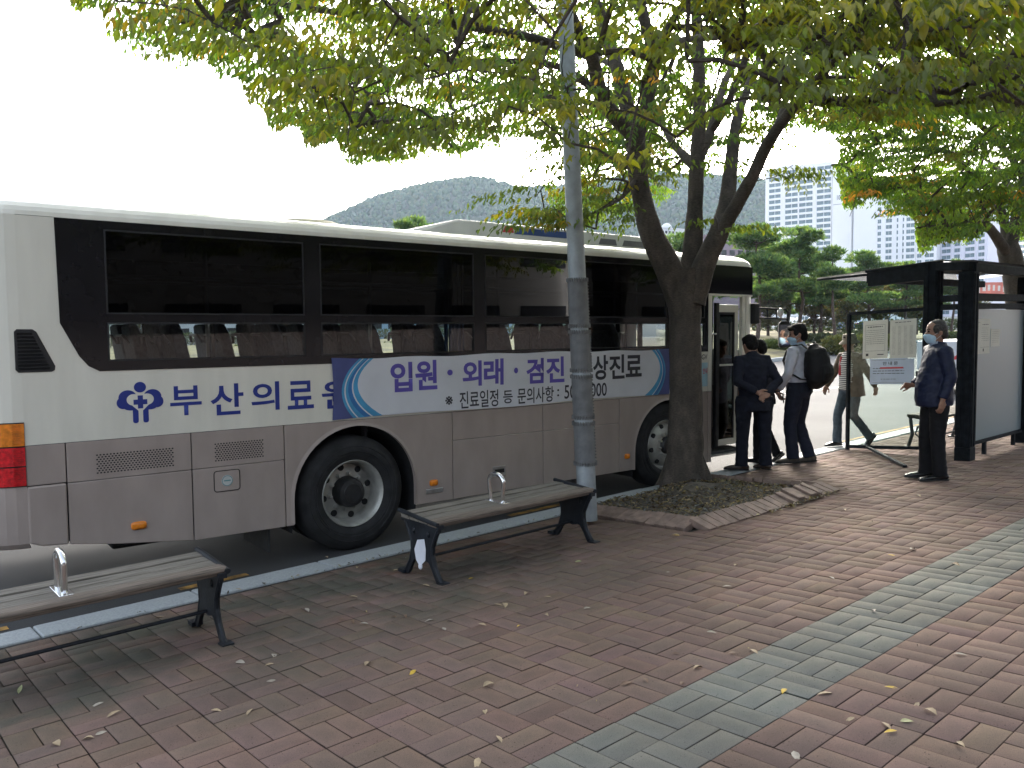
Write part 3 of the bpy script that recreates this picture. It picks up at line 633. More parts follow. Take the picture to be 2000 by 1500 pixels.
# wheels
m_tyre = mat('tyre', (.016, .016, .017), .8, var=.3, scale=9, bump=.15, bscale=50)
m_rim = mat('painted_rim', (.40, .395, .36), .42, metal=.35, var=.18, scale=7, bump=.08, bscale=60)
m_hub = mat('hub_black', (.018, .018, .019), .5, var=.3, scale=14)
def wheel(cx, cz, dish):
    T = .52; y0 = .045
    rim = MB()
    if dish:
        rim.lathe([(.288, y0+.012), (.300, y0-.004), (.306, y0+.004), (.296, y0+.016), (.283, y0+.03), (.268, y0+.075), (.262, y0+.15), (.250, y0+.165), (.215, y0+.158), (.135, y0+.150), (.02, y0+.150)], (cx, 0, cz), (0, 1, 0), 56)
    else:
        rim.lathe([(.288, y0+.02), (.300, y0), (.306, y0+.006), (.296, y0+.02), (.280, y0+.05), (.262, y0+.055), (.24, y0+.03), (.18, y0-.006), (.15, y0-.012), (.02, y0-.012)], (cx, 0, cz), (0, 1, 0), 56)
    w_ = rim.build('wheel', m_rim, bus, smooth=True)
    ty = MB(); ty.lathe([(.292, y0+.02), (.31, y0+.004), (.345, y0-.014), (.40, y0-.022), (.45, y0-.014), (.468, y0-.006), (.474, y0-.001), (.50, y0+.012), (T, y0+.04), (T, y0+.235), (.49, y0+.27), (.30, y0+.25)], (cx, 0, cz), (0, 1, 0), 72)
    if dish: ty.lathe([(.30, y0+.33), (.45, y0+.31), (T, y0+.345), (T, y0+.56), (.3, y0+.58)], (cx, 0, cz), (0, 1, 0), 48)
    for r_, yy in ((.365, y0-.0185), (.385, y0-.022), (.43, y0-.0195)):
        ty.lathe([(r_-.004, yy+.002), (r_, yy-.004), (r_+.004, yy+.002)], (cx, 0, cz), (0, 1, 0), 64)
    ty.build('tyre', m_tyre, w_, smooth=True)
    hb = MB(); yd = y0+.150 if dish else y0-.012
    if dish: hb.lathe([(.142, yd), (.138, yd-.03), (.134, yd-.09), (.122, yd-.125), (.09, yd-.132), (.085, yd-.14), (.0, yd-.14)], (cx, 0, cz), (0, 1, 0), 36)
    else: hb.lathe([(.105, yd), (.10, yd-.02), (.085, yd-.045), (.0, yd-.05)], (cx, 0, cz), (0, 1, 0), 32)
    hb.build('hub_cap', m_hub, w_, smooth=True)
    for k in range(10):
        a = R(36*k+10); r_ = .167 if dish else .135
        nb = MB(); c2 = (cx+r_*math.cos(a), yd, cz+r_*math.sin(a))
        nb.lathe([(.021, .002), (.021, -.012), (.015, -.014), (.014, -.042), (.0, -.044)], c2, (0, 1, 0), 8); nb.build('wheel_nut', m_rim, w_)
    for k in range(8):
        a = R(45*k+12); r_ = .225; hm = MB(); yy = yd+.006 if dish else y0+.018
        hm.lathe([(.0, -.008), (.026, -.008), (.030, -.003), (.030, .02)], (cx+r_*math.cos(a), yy, cz+r_*math.sin(a)), (0, 1, 0) if dish else unit((.30*math.cos(a)*0, 1, 0)), 16); hm.build('hand_hole', m_drk, w_)
wheel(.065, .52, True); wheel(4.265, .575, False)
mb = MB()
for cx, cz in ((.065, .52), (4.265, .575)): mb.lathe([(.30, 0), (.52, .01), (.52, .27), (.3, .28)], (cx, 1.95, cz), (0, 1, 0), 40)
mb.build('far_tyre', m_tyre, bus, smooth=True)
# vents, meshes, lamps, fittings
m_gr = mat('vent_black', (.012, .012, .013), .5)
mb = MB(); vp = [B(*q) for q in ((22, 648), (27, 643), (58, 643), (66, 648), (104, 715), (103, 723), (97, 726), (32, 728), (26, 723))]
mb.prism(vp, side, -.004, .01)
for k in range(11):
    z = 1.735+k*.0245; xr = -2.272-(z-1.72)*.42-.03; mb.add([(-2.50, -.014, z+.006), (xr, -.014, z+.006), (xr, -.004, z-.010), (-2.50, -.004, z-.010), (-2.50, -.004, z+.010), (xr, -.004, z+.010)], [(0, 1, 2, 3), (0, 4, 5, 1)])
mb.build('air_vent', m_gr, bus)
def slots(x0, x1, z0, z1, rows, cols):
    mb = MB(); dx = (x1-x0)/cols; dz = (z1-z0)/rows
    for r_ in range(rows):
        for c2 in range(cols+1):
            a = max(x0, x0+(c2-.5*(r_ % 2))*dx+.004); b_ = min(x1, x0+(c2+1-.5*(r_ % 2))*dx-.004)
            if b_-a > .008: z = z0+(r_+.5)*dz; mb.add([(a, -.0015, z), (a+.003, -.0015, z-dz*.3), (b_-.003, -.0015, z-dz*.3), (b_, -.0015, z), (b_-.003, -.0015, z+dz*.3), (a+.003, -.0015, z+dz*.3)], [(0, 1, 2, 3, 4, 5)])
    return mb.build('mesh_grille', m_drk, bus)
slots(-2.04, -1.485, .943, 1.092, 9, 24); slots(-1.18, -.77, .943, 1.094, 9, 18)
m_amb = mat('amber_lens', (.75, .22, .015), .25, var=.15, scale=30, spec=.6); m_red = mat('red_lens', (.62, .012, .02), .2, var=.25, scale=40, spec=.6)
m_chr = mat('brushed_steel', (.55, .55, .55), .3, metal=.9, var=.08, scale=20)
def marker(x, z, w_=.055, h_=.03):
    mb = MB(); mb.loft([[(x+w_*math.copysign(abs(math.cos(a))**.5, math.cos(a))*q, yy, z+h_*math.copysign(abs(math.sin(a))**.5, math.sin(a))*q) for a in np.linspace(0, 2*math.pi, 20, endpoint=False)] for yy, q in ((.0, 1), (-.012, 1), (-.020, .8), (-.024, .3))])
    return mb.build('side_marker', m_amb, bus, smooth=True)
marker(-1.761, .52); marker(.887, .525, .045); marker(3.548, .512, .04)
MB().box(.80, .99, -.014, 0, .425, .47).build('step_handle', m_chr, bus, bevel=.006)
mb = MB(); mb.box(1.60, 1.76, -.004, 0, .50, .60); hn = mb.build('locker_latch', m_chr, bus, bevel=.002)
MB().box(1.62, 1.74, -.012, -.004, .53, .57).build('latch_grip', m_hub, hn, bevel=.003)
def outline(pts, w_, name, m, y=-.0025, parent=bus, closed=True):
    mb = MB(); P_ = pts+[pts[0]] if closed else pts
    for a, b_ in zip(P_[:-1], P_[1:]): mb.bar((a[0], y, a[1]), (b_[0], y, b_[1]), w_, .003, up=(0, 1, 0))
    return mb.build(name, m, parent)
def rrect(x0, x1, z0, z1, r_, n=4): return [(cx+r_*math.cos(R(a0+90*k/n)), cz+r_*math.sin(R(a0+90*k/n))) for cx, cz, a0 in ((x1-r_, z1-r_, 0), (x0+r_, z1-r_, 90), (x0+r_, z0+r_, 180), (x1-r_, z0+r_, 270)) for k in range(n+1)]
fd = panel('fuel_door', rrect(-1.183, -.984, .702, .862, .02), m_tau, -.003, .0, bevel=.001); outline(rrect(-1.187, -.98, .698, .866, .022), .005, 'door_gap', m_drk, parent=fd)
mb = MB(); mb.lathe([(.0, 0), (.043, 0), (.046, .001)], (-1.083, -.0045, .782), (0, 1, 0), 28); mb.build('fuel_sticker', mat('sticker_pale', (.45, .47, .45), .5), fd)
mb = MB(); mb.lathe([(.038, 0), (.043, 0), (.043, .0005)], (-1.083, -.006, .782), (0, 1, 0), 28); mb.box(-1.11, -1.056, -.006, -.0055, .778, .788); mb.build('sticker_print', mat('sticker_teal', (.10, .24, .25), .5), fd)
# tail lamp wrapping the rear corner
def lamp(z0, z1, m, nm):
    mb = MB(); pl = [(x, y) for x, y in plan(-.010)][:8]; pl = [(-2.79, .75)]+pl[0:]+[(-2.505, -.010)]
    for a, b_ in zip(pl[:-1], pl[1:]): mb.add([(a[0], a[1], z0), (b_[0], b_[1], z0), (b_[0], b_[1], z1), (a[0], a[1], z1)], [(0, 1, 2, 3)])
    for k in range(10):
        z = z0+(z1-z0)*(k+.5)/10; mb.box(-2.56, -2.509, -.015, -.0105, z-.004, z+.003)
    return mb.build(nm, m, bus)
lamp(1.195, 1.352, m_amb, 'indicator_lamp'); lamp(1.055, 1.185, m_red, 'tail_lamp'); lamp(.915, 1.045, m_red, 'tail_lamp')
mb = MB(); pl = [(-2.79, .76)]+plan(-.004)[:8]+[(-2.500, -.004)]
for a, b_ in zip(pl[:-1], pl[1:]): mb.add([(a[0], a[1], .907), (b_[0], b_[1], .907), (b_[0], b_[1], 1.36), (a[0], a[1], 1.36)], [(0, 1, 2, 3)])
mb.build('lamp_housing', m_drk, bus)
# door: frame, folded leaf with glass, rail
MB().box(5.017, 5.088, -.006, .05, 1.195, 2.405).box(5.017, 5.93, -.006, .03, 2.405, 2.431).box(5.735, 5.80, .01, .06, .40, 2.405).build('door_frame', m_wht, bus, bevel=.004)
MB().box(5.017, 5.088, -.006, .05, .285, 1.19).build('door_frame', m_tau, bus, bevel=.004)
MB().box(5.09, 5.80, -.02, .10, .345, .37).build('door_sill', m_chr, bus, bevel=.004)
leafM = MB(); LX0, LX1, LY = 5.31, 5.728, .07
leafM.box(LX0, LX1, LY, LY+.035, 2.20, 2.30); leafM.box(LX1-.075, LX1, LY, LY+.035, .46, 2.20); leafM.box(LX0+.01, LX1-.075, LY, LY+.035, .46, .54); leafM.box(LX0+.03, LX1-.075, LY+.005, LY+.03, 1.50, 1.525)
dl = leafM.build('door_leaf', m_wht, bus, bevel=.004)
MB().box(LX0-.045, LX0+.01, LY-.004, LY+.04, .44, 2.32).box(LX0+.01, LX0+.03, LY, LY+.03, .54, 2.20).box(LX1-.095, LX1-.075, LY, LY+.03, .54, 2.20).box(LX0+.03, LX1-.095, LY, LY+.03, 2.17, 2.20).build('leaf_seal', m_rub, dl)
MB().box(LX0+.03, LX1-.095, LY+.012, LY+.018, .54, 2.17).build('leaf_glass', glass('door_glass', (.10, .115, .115), ior=1.75), dl)
mb = MB()
mb.box(5.09, 5.265, .12, .15, .43, 2.38)
mb.build('inner_leaf', m_drk, bus)
MB().tube([(5.13, .05, .9), (5.13, .05, 2.0)], .016).tube([(5.10, .05, 1.92), (5.24, .05, 1.92)], .012).build('door_grab_rail', m_chr, bus, smooth=True)
# mirror bracket and mirror, reaching forward and down
MB().box(5.945, 6.06, -.03, .11, 2.05, 2.32).build('mirror_mount', m_rub, bus, bevel=.012)
ar = MB(); q0, q1 = (6.03, .0, 2.26), (6.55, -.10, 2.245)
ar.tube([q0, q1, (6.60, -.10, 2.20), (6.60, -.10, 2.05)], .014); ar.tube([(6.03, .0, 2.13), (6.59, -.10, 2.115)], .012)
for k in (.08, .36, .66): ar.tube([V(6.03, 0, 2.26)+k*V(.52, -.10, -.015), V(6.03, 0, 2.13)+k*V(.56, -.10, -.015)], .011)
ar.build('mirror_arm', m_rub, bus, smooth=True)
mrot = lambda x, y: (6.52+x*.64+y*.77, -.10-x*.77+y*.64)
mc = MB(); mc.loft([[(*mrot(x, y), z) for x, y in ((-.075*q, -.06), (.085*q, -.03), (.085*q, .05), (-.075*q, .03))] for z, q in ((1.72, .6), (1.75, 1), (2.04, 1), (2.08, .7))])
mi = mc.build('wing_mirror', m_rub, bus, bevel=.008)
MB().add([(*mrot(-.064, -.070), 1.755), (*mrot(.074, -.044), 1.755), (*mrot(.074, -.040), 2.035), (*mrot(-.064, -.066), 2.035)], [(0, 1, 2, 3)]).build('mirror_glass', mat('mirror', (.85, .87, .88), .03, metal=1., var=.01), mi)
MB().ball((6.44, -.09, 2.20), (.045, .04, .06)).build('spot_mirror', m_chr, bus, smooth=True)
# roof unit, hatch, aerial
m_ac = mat('roof_unit_white', (.63, .63, .60), .35, var=.05, scale=4)
ac = MB(); prof = [(.95, .46), (1.57, .52), (4.55, .52), (5.0, .46)]; zt_ = [2.985, 3.145, 3.145, 2.985]; rg = []
for (x, y), z in zip(prof, zt_): rg.append([(x, y-.07, 2.94), (x, y, z), (x, 2.35-y, z), (x, 2.42-y, 2.94)])
acu = ac.loft(rg) and ac.build('air_conditioner', m_ac, bus, bevel=.02)
def acs(x0, x1, z0, z1, m, nm, par):
    f_ = lambda z: .45+(z-2.94)*.34-.004
    return MB().add([(x0, f_(z0), z0), (x1, f_(z0), z0), (x1, f_(z1), z1), (x0+.06, f_(z1), z1)], [(0, 1, 2, 3)]).build(nm, m, par)
acs(2.12, 2.28, 3.045, 3.118, mat('sticker_red', (.5, .02, .03), .4), 'red_stripe', acu); acs(2.29, 3.2, 3.035, 3.112, mat('sticker_blue', (.02, .06, .22), .4), 'blue_stripe', acu)
for x0, x1 in ((3.55, 3.86), (3.95, 4.45)): acs(x0, x1, 3.0, 3.075, mat('grille_grey', (.13, .13, .13), .6), 'intake_grille', acu)
mb = MB(); mb.lathe([(.42, 0), (.41, .035), (.33, .075), (.15, .092), (0, .095)], (.15, 1.2, 2.995), (0, 0, 1), 28); mb.build('roof_hatch', mat('hatch_cream', (.40, .37, .24), .5), bus, smooth=True)
mb = MB(); mb.tube([(-.10, 1.4, 3.0), (-.10, 1.4, 3.33)], .005); mb.build('aerial', m_chr, bus)
# lettering and emblem
m_blue = mat('lettering_blue', (.012, .03, .22), .4, var=.05); on = lambda u, v: (u, -.0022, v)
for ch, (u0, u1), (v0, v1) in zip('부산의료원', ((328, 392), (407, 474), (487, 544), (558, 611), (625, 690)), ((755, 809), (751, 808), (747, 800), (745, 797), (744, 795))):
    (ax, az), (bx_, bz_) = B(u0, v0), B(u1, v1); lettering('lettering', ch, on, (ax, bx_, bz_, az), m_blue, bus, bold=.018)
def disc(cx, cz, rx, rz_, n=32, a0=0, a1=360): return [(cx+rx*math.cos(R(a0+(a1-a0)*k/n)), cz+rz_*math.sin(R(a0+(a1-a0)*k/n))) for k in range(n)]
lg = MB(); cx, cz = -1.717, 1.465; ly = lambda d_: (lambda u, v, t: (u, -.0012-d_-t, v))
def blueflat(poly, d_, mi): lg.add([(u, -d_, v) for u, v in poly], [tuple(range(len(poly)))], mi)
blueflat(disc(cx, cz+.105, .043, .040), .0036, 0)
for s_ in (-1, 1):
    blueflat(disc(cx+s_*.088, cz+.030, .064, .056), .0020, 0); blueflat(disc(cx+s_*.120, cz-.008, .046, .046), .0021, 0); blueflat(disc(cx+s_*.066, cz-.028, .062, .040), .0022, 0)
    blueflat(disc(cx+s_*.047, cz+.012, .049, .043), .0028, 1)
    lgx = cx+s_*.036; blueflat([(lgx-.020, cz-.05), (lgx-.020, cz-.15)]+disc(lgx, cz-.15, .020, .016, 8, 180, 360)+[(lgx+.020, cz-.15), (lgx+.020, cz-.05)], .0024, 0)
blueflat([(cx-.094, cz+.004), (cx, cz-.088), (cx+.094, cz+.004), (cx, cz+.02)], .0029, 1)
blueflat([(cx-.014, cz-.060), (cx+.014, cz-.060), (cx+.016, cz-.17), (cx-.016, cz-.17)], .0026, 1)
for a, b_ in (((-.049, -.022), (.049, .016)), ((-.019, -.052), (.019, .047))): blueflat([(cx+a[0], cz+a[1]-.004), (cx+b_[0], cz+a[1]-.004), (cx+b_[0], cz+b_[1]-.004), (cx+a[0], cz+b_[1]-.004)], .0034 if a[0] < -.03 else .0033, 0)
lg.build('emblem', [m_blue, m_wht], bus)
lettering('lettering', 'NGV', on, (4.83, 5.0, 1.60, 1.665), mat('lettering_dark', (.02, .02, .02), .5), bus, bold=.02)
nb_ = panel('notice_sticker', [(4.86, 1.26), (5.005, 1.26), (5.005, 1.56), (4.86, 1.56)], mat('sticker_sky', (.33, .52, .60), .5, var=.1), -.003, 0, bevel=0)
lettering('lettering', '안내', lambda u, v: (u, -.0045, v), (4.91, 5.0, 1.42, 1.49), mat('lettering_red', (.55, .03, .04), .5), nb_, bold=.02)
lettering('lettering', '자동문', lambda u, v: (u, -.007, v), (5.682, 5.70, 2.02, 2.14), mat('lettering_dark', (.02, .02, .02), .5), dl)

# ------------------------------------------------------------------ banner tied along the bus side
banner = thing('advert_banner', 'white printed cloth banner with blue swoosh ends stretched along the bus side', 'banner'); banner.matrix_world = bus.matrix_world.copy()
m_cloth = mat('banner_cloth', (.62, .63, .66), .55, var=.04, scale=3); m_ind = mat('banner_indigo', (.065, .08, .22), .55, var=.08); m_cy = mat('banner_cyan', (.06, .30, .52), .55, var=.1); m_cb = mat('banner_blue', (.03, .16, .40), .55, var=.1)
m_pale = mat('banner_pale', (.60, .60, .58), .6, var=.04)
BX0, BX1 = -.155, 4.275
def btop(x): return 1.745-.012*math.sin((x+.15)*2.1)*.4-.006*math.sin(x*7)
def bbot(x): return 1.208+.008*math.sin(x*2.6)+(.02 if x < 0 else 0)*0
def wav(u, v): return -.016-.004*math.sin(u*3.1+v*4)-.003*math.sin(u*9.+v*3)
bn = lambda off: (lambda u, v: (u, wav(u, v)-off, v))
def strip(name, left, right, off, m, par, n=24):
    """cloth between two edge curves given over t in 0..1 (bottom..top)"""
    mb = MB(); rows = 14; vs = []
    for i in range(rows+1):
        t = i/rows; a, b_ = left(t), right(t)
        for k in range(n+1):
            u = a+(b_-a)*k/n; v = bbot(u)+(btop(u)-bbot(u))*t; vs.append(bn(off)(u, v))
    mb.add(vs, [(i*(n+1)+k, i*(n+1)+k+1, (i+1)*(n+1)+k+1, (i+1)*(n+1)+k) for i in range(rows) for k in range(n)])
    return mb.build(name, m, par, smooth=True)
strip('banner_sheet', lambda t: BX0+.015*math.sin(t*3), lambda t: BX1, 0, m_ind, banner, 60)
def cv(p):                                              # piecewise curve through pixel points, bottom..top
    q = sorted([B(*a)[::-1] for a in p]); zs = [a[0] for a in q]; xs = [a[1] for a in q]
    return lambda t: float(np.interp(1.21+(1.74-1.21)*t, zs, xs))
def bez(p0, p1, p2): return lambda t: float(p0*(1-t)**2+2*p1*t*(1-t)+p2*t*t)
# left end swooshes then the white field, then the right end
strip('swoosh', bez(.05, -.20, .115), bez(.34, -.10, .25), .0012, m_cy, banner, 10)
strip('swoosh_line', bez(.085, -.185, .145), bez(.10, -.172, .155), .0024, m_cloth, banner, 2)
strip('swoosh', bez(.16, -.17, .185), bez(.23, -.135, .215), .0020, m_cb, banner, 3)
strip('swoosh_line', bez(.225, -.14, .205), bez(.245, -.128, .215), .0026, m_cloth, banner, 2)
strip('banner_field', bez(.34, -.10, .25), bez(3.83, 4.30, 3.95), .0016, m_cloth, banner, 60)
strip('swoosh', bez(3.83, 4.30, 3.95), bez(4.06, 4.33, 4.07), .0014, m_cy, banner, 10)
strip('swoosh', bez(3.97, 4.31, 4.01), bez(4.03, 4.325, 4.04), .0020, m_cb, banner, 3)
strip('swoosh_line', bez(3.95, 4.305, 4.0), bez(3.965, 4.31, 4.01), .0026, m_cloth, banner, 2)
m_vio = mat('lettering_violet', (.10, .075, .36), .5, var=.05); m_bkt = mat('lettering_black', (.025, .025, .035), .5)
def row(chars, m, off=.0036, bold=.012):
    for ch, (ua, va), (ub, vb) in chars:
        (x0, z1), (x1, z0) = B(ua, va), B(ub, vb); lettering('lettering', ch, bn(off), (x0, x1, z0, z1), m, banner, bold)
row([('입', (757, 708), (802, 764)), ('원', (806, 704), (850, 760)), ('·', (869, 722), (880, 733)), ('외', (899, 705), (938, 753)), ('래', (941, 701), (980, 751)), ('·', (1000, 718), (1008, 729)), ('검', (1024, 700), (1058, 748)), ('진', (1062, 697), (1098, 746))], m_vio, bold=.03)
row([('정', (1116, 694), (1152, 744)), ('상', (1154, 694), (1184, 741)), ('진', (1186, 693), (1217, 739)), ('료', (1219, 694), (1250, 735))], m_bkt, bold=.026)
row([('※', (865, 774), (880, 790)), ('진료일정', (893, 765), (970, 793)), ('등', (979, 763), (998, 787)), ('문의사항', (1007, 758), (1078, 784)), (':', (1084, 760), (1088, 774)), ('507-3000', (1098, 752), (1181, 773))], m_bkt, bold=.012)
# ------------------------------------------------------------------ the two street trees
m_bark = bpy.data.materials.new('bark'); nt, N, L = nodes_of(m_bark); p = N['Principled BSDF']
f1 = tex(nt, 'noise', 9, 6, stretch=(1, 1, .5)); f2 = tex(nt, 'noise', 46, 4, stretch=(.8, .8, 2.6))
c_ = mixc(nt, ramp(nt, f1, [(.3, (.045, .038, .032)), (.55, (.085, .072, .060)), (.75, (.125, .105, .088))]), ramp(nt, f2, [(.35, (.55, .53, .5)), (.6, (1.15, 1.1, 1.05))]), .85, 'MULTIPLY')
pt = ramp(nt, tex(nt, 'noise', 5.2, 3), [(.66, (0, 0, 0)), (.72, (1, 1, 1))])
c_ = mixc(nt, c_, (.19, .165, .14), mth('MULTIPLY', pt, .35)) if False else c_
L.new(c_, p.inputs['Base Color']); p.inputs['Roughness'].default_value = .9
bp = N.new('ShaderNodeBump'); bp.inputs['Strength'].default_value = .9; bp.inputs['Distance'].default_value = .02
L.new(f2, bp.inputs['Height']); L.new(bp.outputs[0], p.inputs['Normal'])
m_leaf = leaf_mat('zelkova_leaf', .58, .05)

def limb_tube(mb, pts, radii, n=12, jit=.06):
    """smooth limb through control points, slightly lumpy"""
    P = np.array(pts); out, rr = [], []
    m = len(P)
    for i in range(m-1):
        p0, p1, p2, p3 = P[max(i-1, 0)], P[i], P[i+1], P[min(i+2, m-1)]
        k = max(3, int(np.linalg.norm(p2-p1)/.09))
        for t in np.arange(k)/k:
            out.append(.5*((2*p1)+(-p0+p2)*t+(2*p0-5*p1+4*p2-p3)*t*t+(-p0+3*p1-3*p2+p3)*t**3)); rr.append(radii[i]*(1-t)+radii[i+1]*t)
    out.append(P[-1]); rr.append(radii[-1])
    rings = []; sdv = np.array([1., .2, 0])
    for i, q in enumerate(out):
        t = unit(out[min(i+1, len(out)-1)]-out[max(i-1, 0)]); a = sdv-t*(sdv @ t); a = unit(a); b_ = np.cross(t, a); sdv = a; rg = []
        for k in range(n):
            an = k*2*math.pi/n; dv_ = a*math.cos(an)+b_*math.sin(an)
            nz = mnoise.noise(Vector((q+dv_*rr[i])*6.)) + .5*mnoise.noise(Vector((q+dv_*rr[i])*15.))
            rg.append(q+dv_*rr[i]*(1+jit*1.3*nz))
        rings.append(rg)
    mb.loft(rings, True); return out, rr

def grow(nodes, dirs, targets, maxd=2.4, seg=.16):
    """join every twig target to the nearest branch already grown; returns polylines with node bookkeeping"""
    pos = [np.array(q) for q in nodes]; load = [0]*len(pos); par = [-1]*len(pos); new0 = len(pos); twigs = []
    arr = np.array(pos)
    dist = np.array([np.min(np.linalg.norm(arr-t, axis=1)) for t in targets]); order = np.argsort(dist)
    buf = np.zeros((len(pos)+len(targets)*40, 3)); buf[:len(pos)] = arr; cnt = len(pos)
    for oi in order:
        T = targets[oi]; dd = np.linalg.norm(buf[:cnt]-T, axis=1)
        # prefer joining from below / inside
        k = int(np.argmin(dd+.25*np.maximum(0, buf[:cnt, 2]-T[2]))); d_ = dd[k]
        if d_ > maxd: continue
        m = max(1, int(d_/seg)); p0 = buf[k].copy(); prev = k
        for s in range(1, m+1):
            t = s/m; q = p0+(T-p0)*t+V(0, 0, .10*d_*math.sin(math.pi*t))+np.array([rnd.gauss(0, .02) for _ in range(3)])*(1-t)*d_
            pos.append(q); par.append(prev); load.append(0); buf[cnt] = q; prev = cnt; cnt += 1
        twigs.append((prev, p0, T))
    for e_, _, _ in twigs:
        k = e_
        while k >= 0: load[k] += 1; k = par[k]
    return pos, par, load, new0, twigs

def branches(mb, pos, par, load, new0):
    for k in range(new0, len(pos)):
        if par[k] < 0: continue
        a, b_ = pos[par[k]], pos[k]; r1 = min(.004*load[k]**.48, .05); r0 = r1 if par[k] < new0 else min(.004*load[par[k]]**.48, r1*1.5)
        n = 3 if load[k] < 4 else 5; t = unit(b_-a)
        s1 = unit(np.cross(t, (0, 0, 1) if abs(t[2]) < .9 else (1, 0, 0))); s2 = np.cross(t, s1)
        rg = [[q+(s1*math.cos(j*2*math.pi/n)+s2*math.sin(j*2*math.pi/n))*r for j in range(n)] for q, r in ((a, r0), (b_, r1))]
        mb.loft(rg, False)

def unitv(a): return a/np.maximum(np.linalg.norm(a, axis=-1, keepdims=True), 1e-9)
def projv(Q):
    q = (Q-EYE) @ MW; zc = q[:, 1]*cp-q[:, 2]*sp; yc = -(q[:, 1]*sp+q[:, 2]*cp); ok = zc > .05; zc = np.where(ok, zc, 1.)
    u, v = q[:, 0]/zc, yc/zc; return np.where(ok, 1000+F*(cr*u-sr*v), -9e9), np.where(ok, 750+F*(sr*u+cr*v), -9e9)
def foliage(name, twigs, centre, parent, palette, size=(.06, .095), per=15, keep=None, seed=4):
    g_ = np.random.RandomState(seed); pal = np.array([c for _, c in palette]); pw = np.array([w_ for w_, _ in palette], float); pw /= pw.sum()
    VS, CS = [], []
    for e_, p0, T in twigs:
        out = unit(V(T[0]-centre[0], T[1]-centre[1], 0)+V(g_.normal()*.5, g_.normal()*.5, 0)); Ln = g_.uniform(.45, .85)
        rise = g_.uniform(-.02, .16); base = pal[g_.choice(len(pal), p=pw)]; tw = g_.uniform(.75, 1.2); perp = V(-out[1], out[0], 0)
        for sub in (-1, 0, 1):
            d_ = unit(out+perp*sub*g_.uniform(.45, .9)); L_ = Ln*(1 if sub == 0 else .7); s0 = T if sub == 0 else T+out*Ln*.22
            nl = per if sub == 0 else int(per*.7); k = np.arange(nl); t = ((k+.6)/nl)[:, None]
            q = s0+d_*L_*t+V(0, 0, 1)*(rise*t-.26*t*t*L_)+g_.normal(size=(nl, 3))*.012
            pd = V(-d_[1], d_[0], 0)*np.where(k % 2, 1, -1)[:, None]; U_ = lambda a, b_: g_.uniform(a, b_, (nl, 1))
            ax = unitv(d_*U_(.2, .7)+pd*U_(.35, .9)-V(0, 0, 1)*U_(.35, 1.3))          # blades hang outward and down
            ln = U_(*size)*(1-.25*t); wd = ln*U_(.36, .46)
            nn = unitv(np.cross(ax, unitv(np.cross(V(0, 0, 1), ax)))+g_.normal(size=(nl, 3))*.45); sd_ = unitv(np.cross(nn, ax)); nn = np.cross(ax, sd_); f_ = .12*wd
            m1, m2 = q+ax*ln*.36, q+ax*ln*.72
            VS.append(np.stack([q, m1+sd_*wd*.5+nn*f_, m2+sd_*wd*.36+nn*f_, q+ax*ln-nn*.012, m2-sd_*wd*.36+nn*f_, m1-sd_*wd*.5+nn*f_], 1))
            CS.append(np.clip(base*tw*g_.uniform(.75, 1.25, (nl, 1))*g_.uniform(.93, 1.07, (nl, 3)), 0, 1))
    P_ = np.concatenate(VS); C_ = np.concatenate(CS)
    if keep is not None: k = keep(P_[:, 3]) & keep(P_[:, 0]); P_, C_ = P_[k], C_[k]
    n = len(P_); o = np.arange(n)[:, None]*6
    fs = np.stack([o+np.array([0, 1, 2, 3]), o+np.array([0, 3, 4, 5])], 1).reshape(-1, 4)
    return link(name, fast_mesh(name, P_.reshape(-1, 3), fs, 4, m_leaf, np.repeat(C_, 2, 0)), parent)

# the lower outline of the leaf canopy as the eye sees it (used to decide how far the twigs reach)
LIMX = [-900, -200, 196, 218, 250, 300, 350, 400, 430, 470, 500, 530, 560, 600, 660, 700, 760, 800, 850, 905, 960, 1000, 1012, 1024, 1050, 1090, 1130, 1170, 1210, 1250, 1290, 1330, 1395, 1420, 1470, 1560, 1600, 1700, 2400]
LIMY = [-400, -140, -10, 45, 82, 96, 108, 128, 142, 148, 165, 216, 232, 278, 288, 324, 340, 336, 316, 316, 300, 288, 282, 290, 300, 420, 440, 450, 430, 420, 410, 380, 345, 325, 300, 285, 270, 290, 380]
def wob(x, y): return 20*np.sin(x*.021+1.3*np.sin(x*.013))+13*np.sin(x*.067+y*.05)-8
def okA(x, y, slack=0.):
    gap = (np.abs(x-1046) < 58) & (y > 262) & (y < 344-(x-985)*.05) | (np.abs(x-1197) < 27) & (np.abs(y-351) < 20)
    return ((y < np.interp(x, LIMX, LIMY)+slack) & ~gap) | (x < -8e8)
def keepA(q):
    x, y = proj(q); return bool(okA(x, y))
def leafA(Q):
    x, y = projv(Q+TB); return okA(x, y+wob(x, y), 16)
def depth_of(q): return (MW.T @ (np.asarray(q)-EYE))[1]
TB = G(1337, 948); TD = depth_of(TB)
treeA = thing('zelkova_tree', 'multi stemmed street tree in the brick edged pit beside the bus', 'tree', TB, group='street trees along the kerb')
Ploc = lambda x, y, d: at(x, y, d)
tm = MB(); allpts, allr = [], []
def limb(pts, rad):
    o, r_ = limb_tube(tm, [p_-TB for p_ in pts], [q_*(.86 if q_ < .15 else .95) for q_ in rad]); allpts.extend(o); allr.extend(r_); return o
zt = lambda x, y, dd=0.: at(x, y, TD+dd)
b0 = TB+V(0, 0, -.12)
limb([b0, TB+V(0, 0, .05), zt(1337, 890), zt(1340, 800), zt(1339, 700), zt(1337, 620), zt(1336, 560), zt(1337, 528)], [.34, .285, .216, .195, .186, .188, .215, .20])
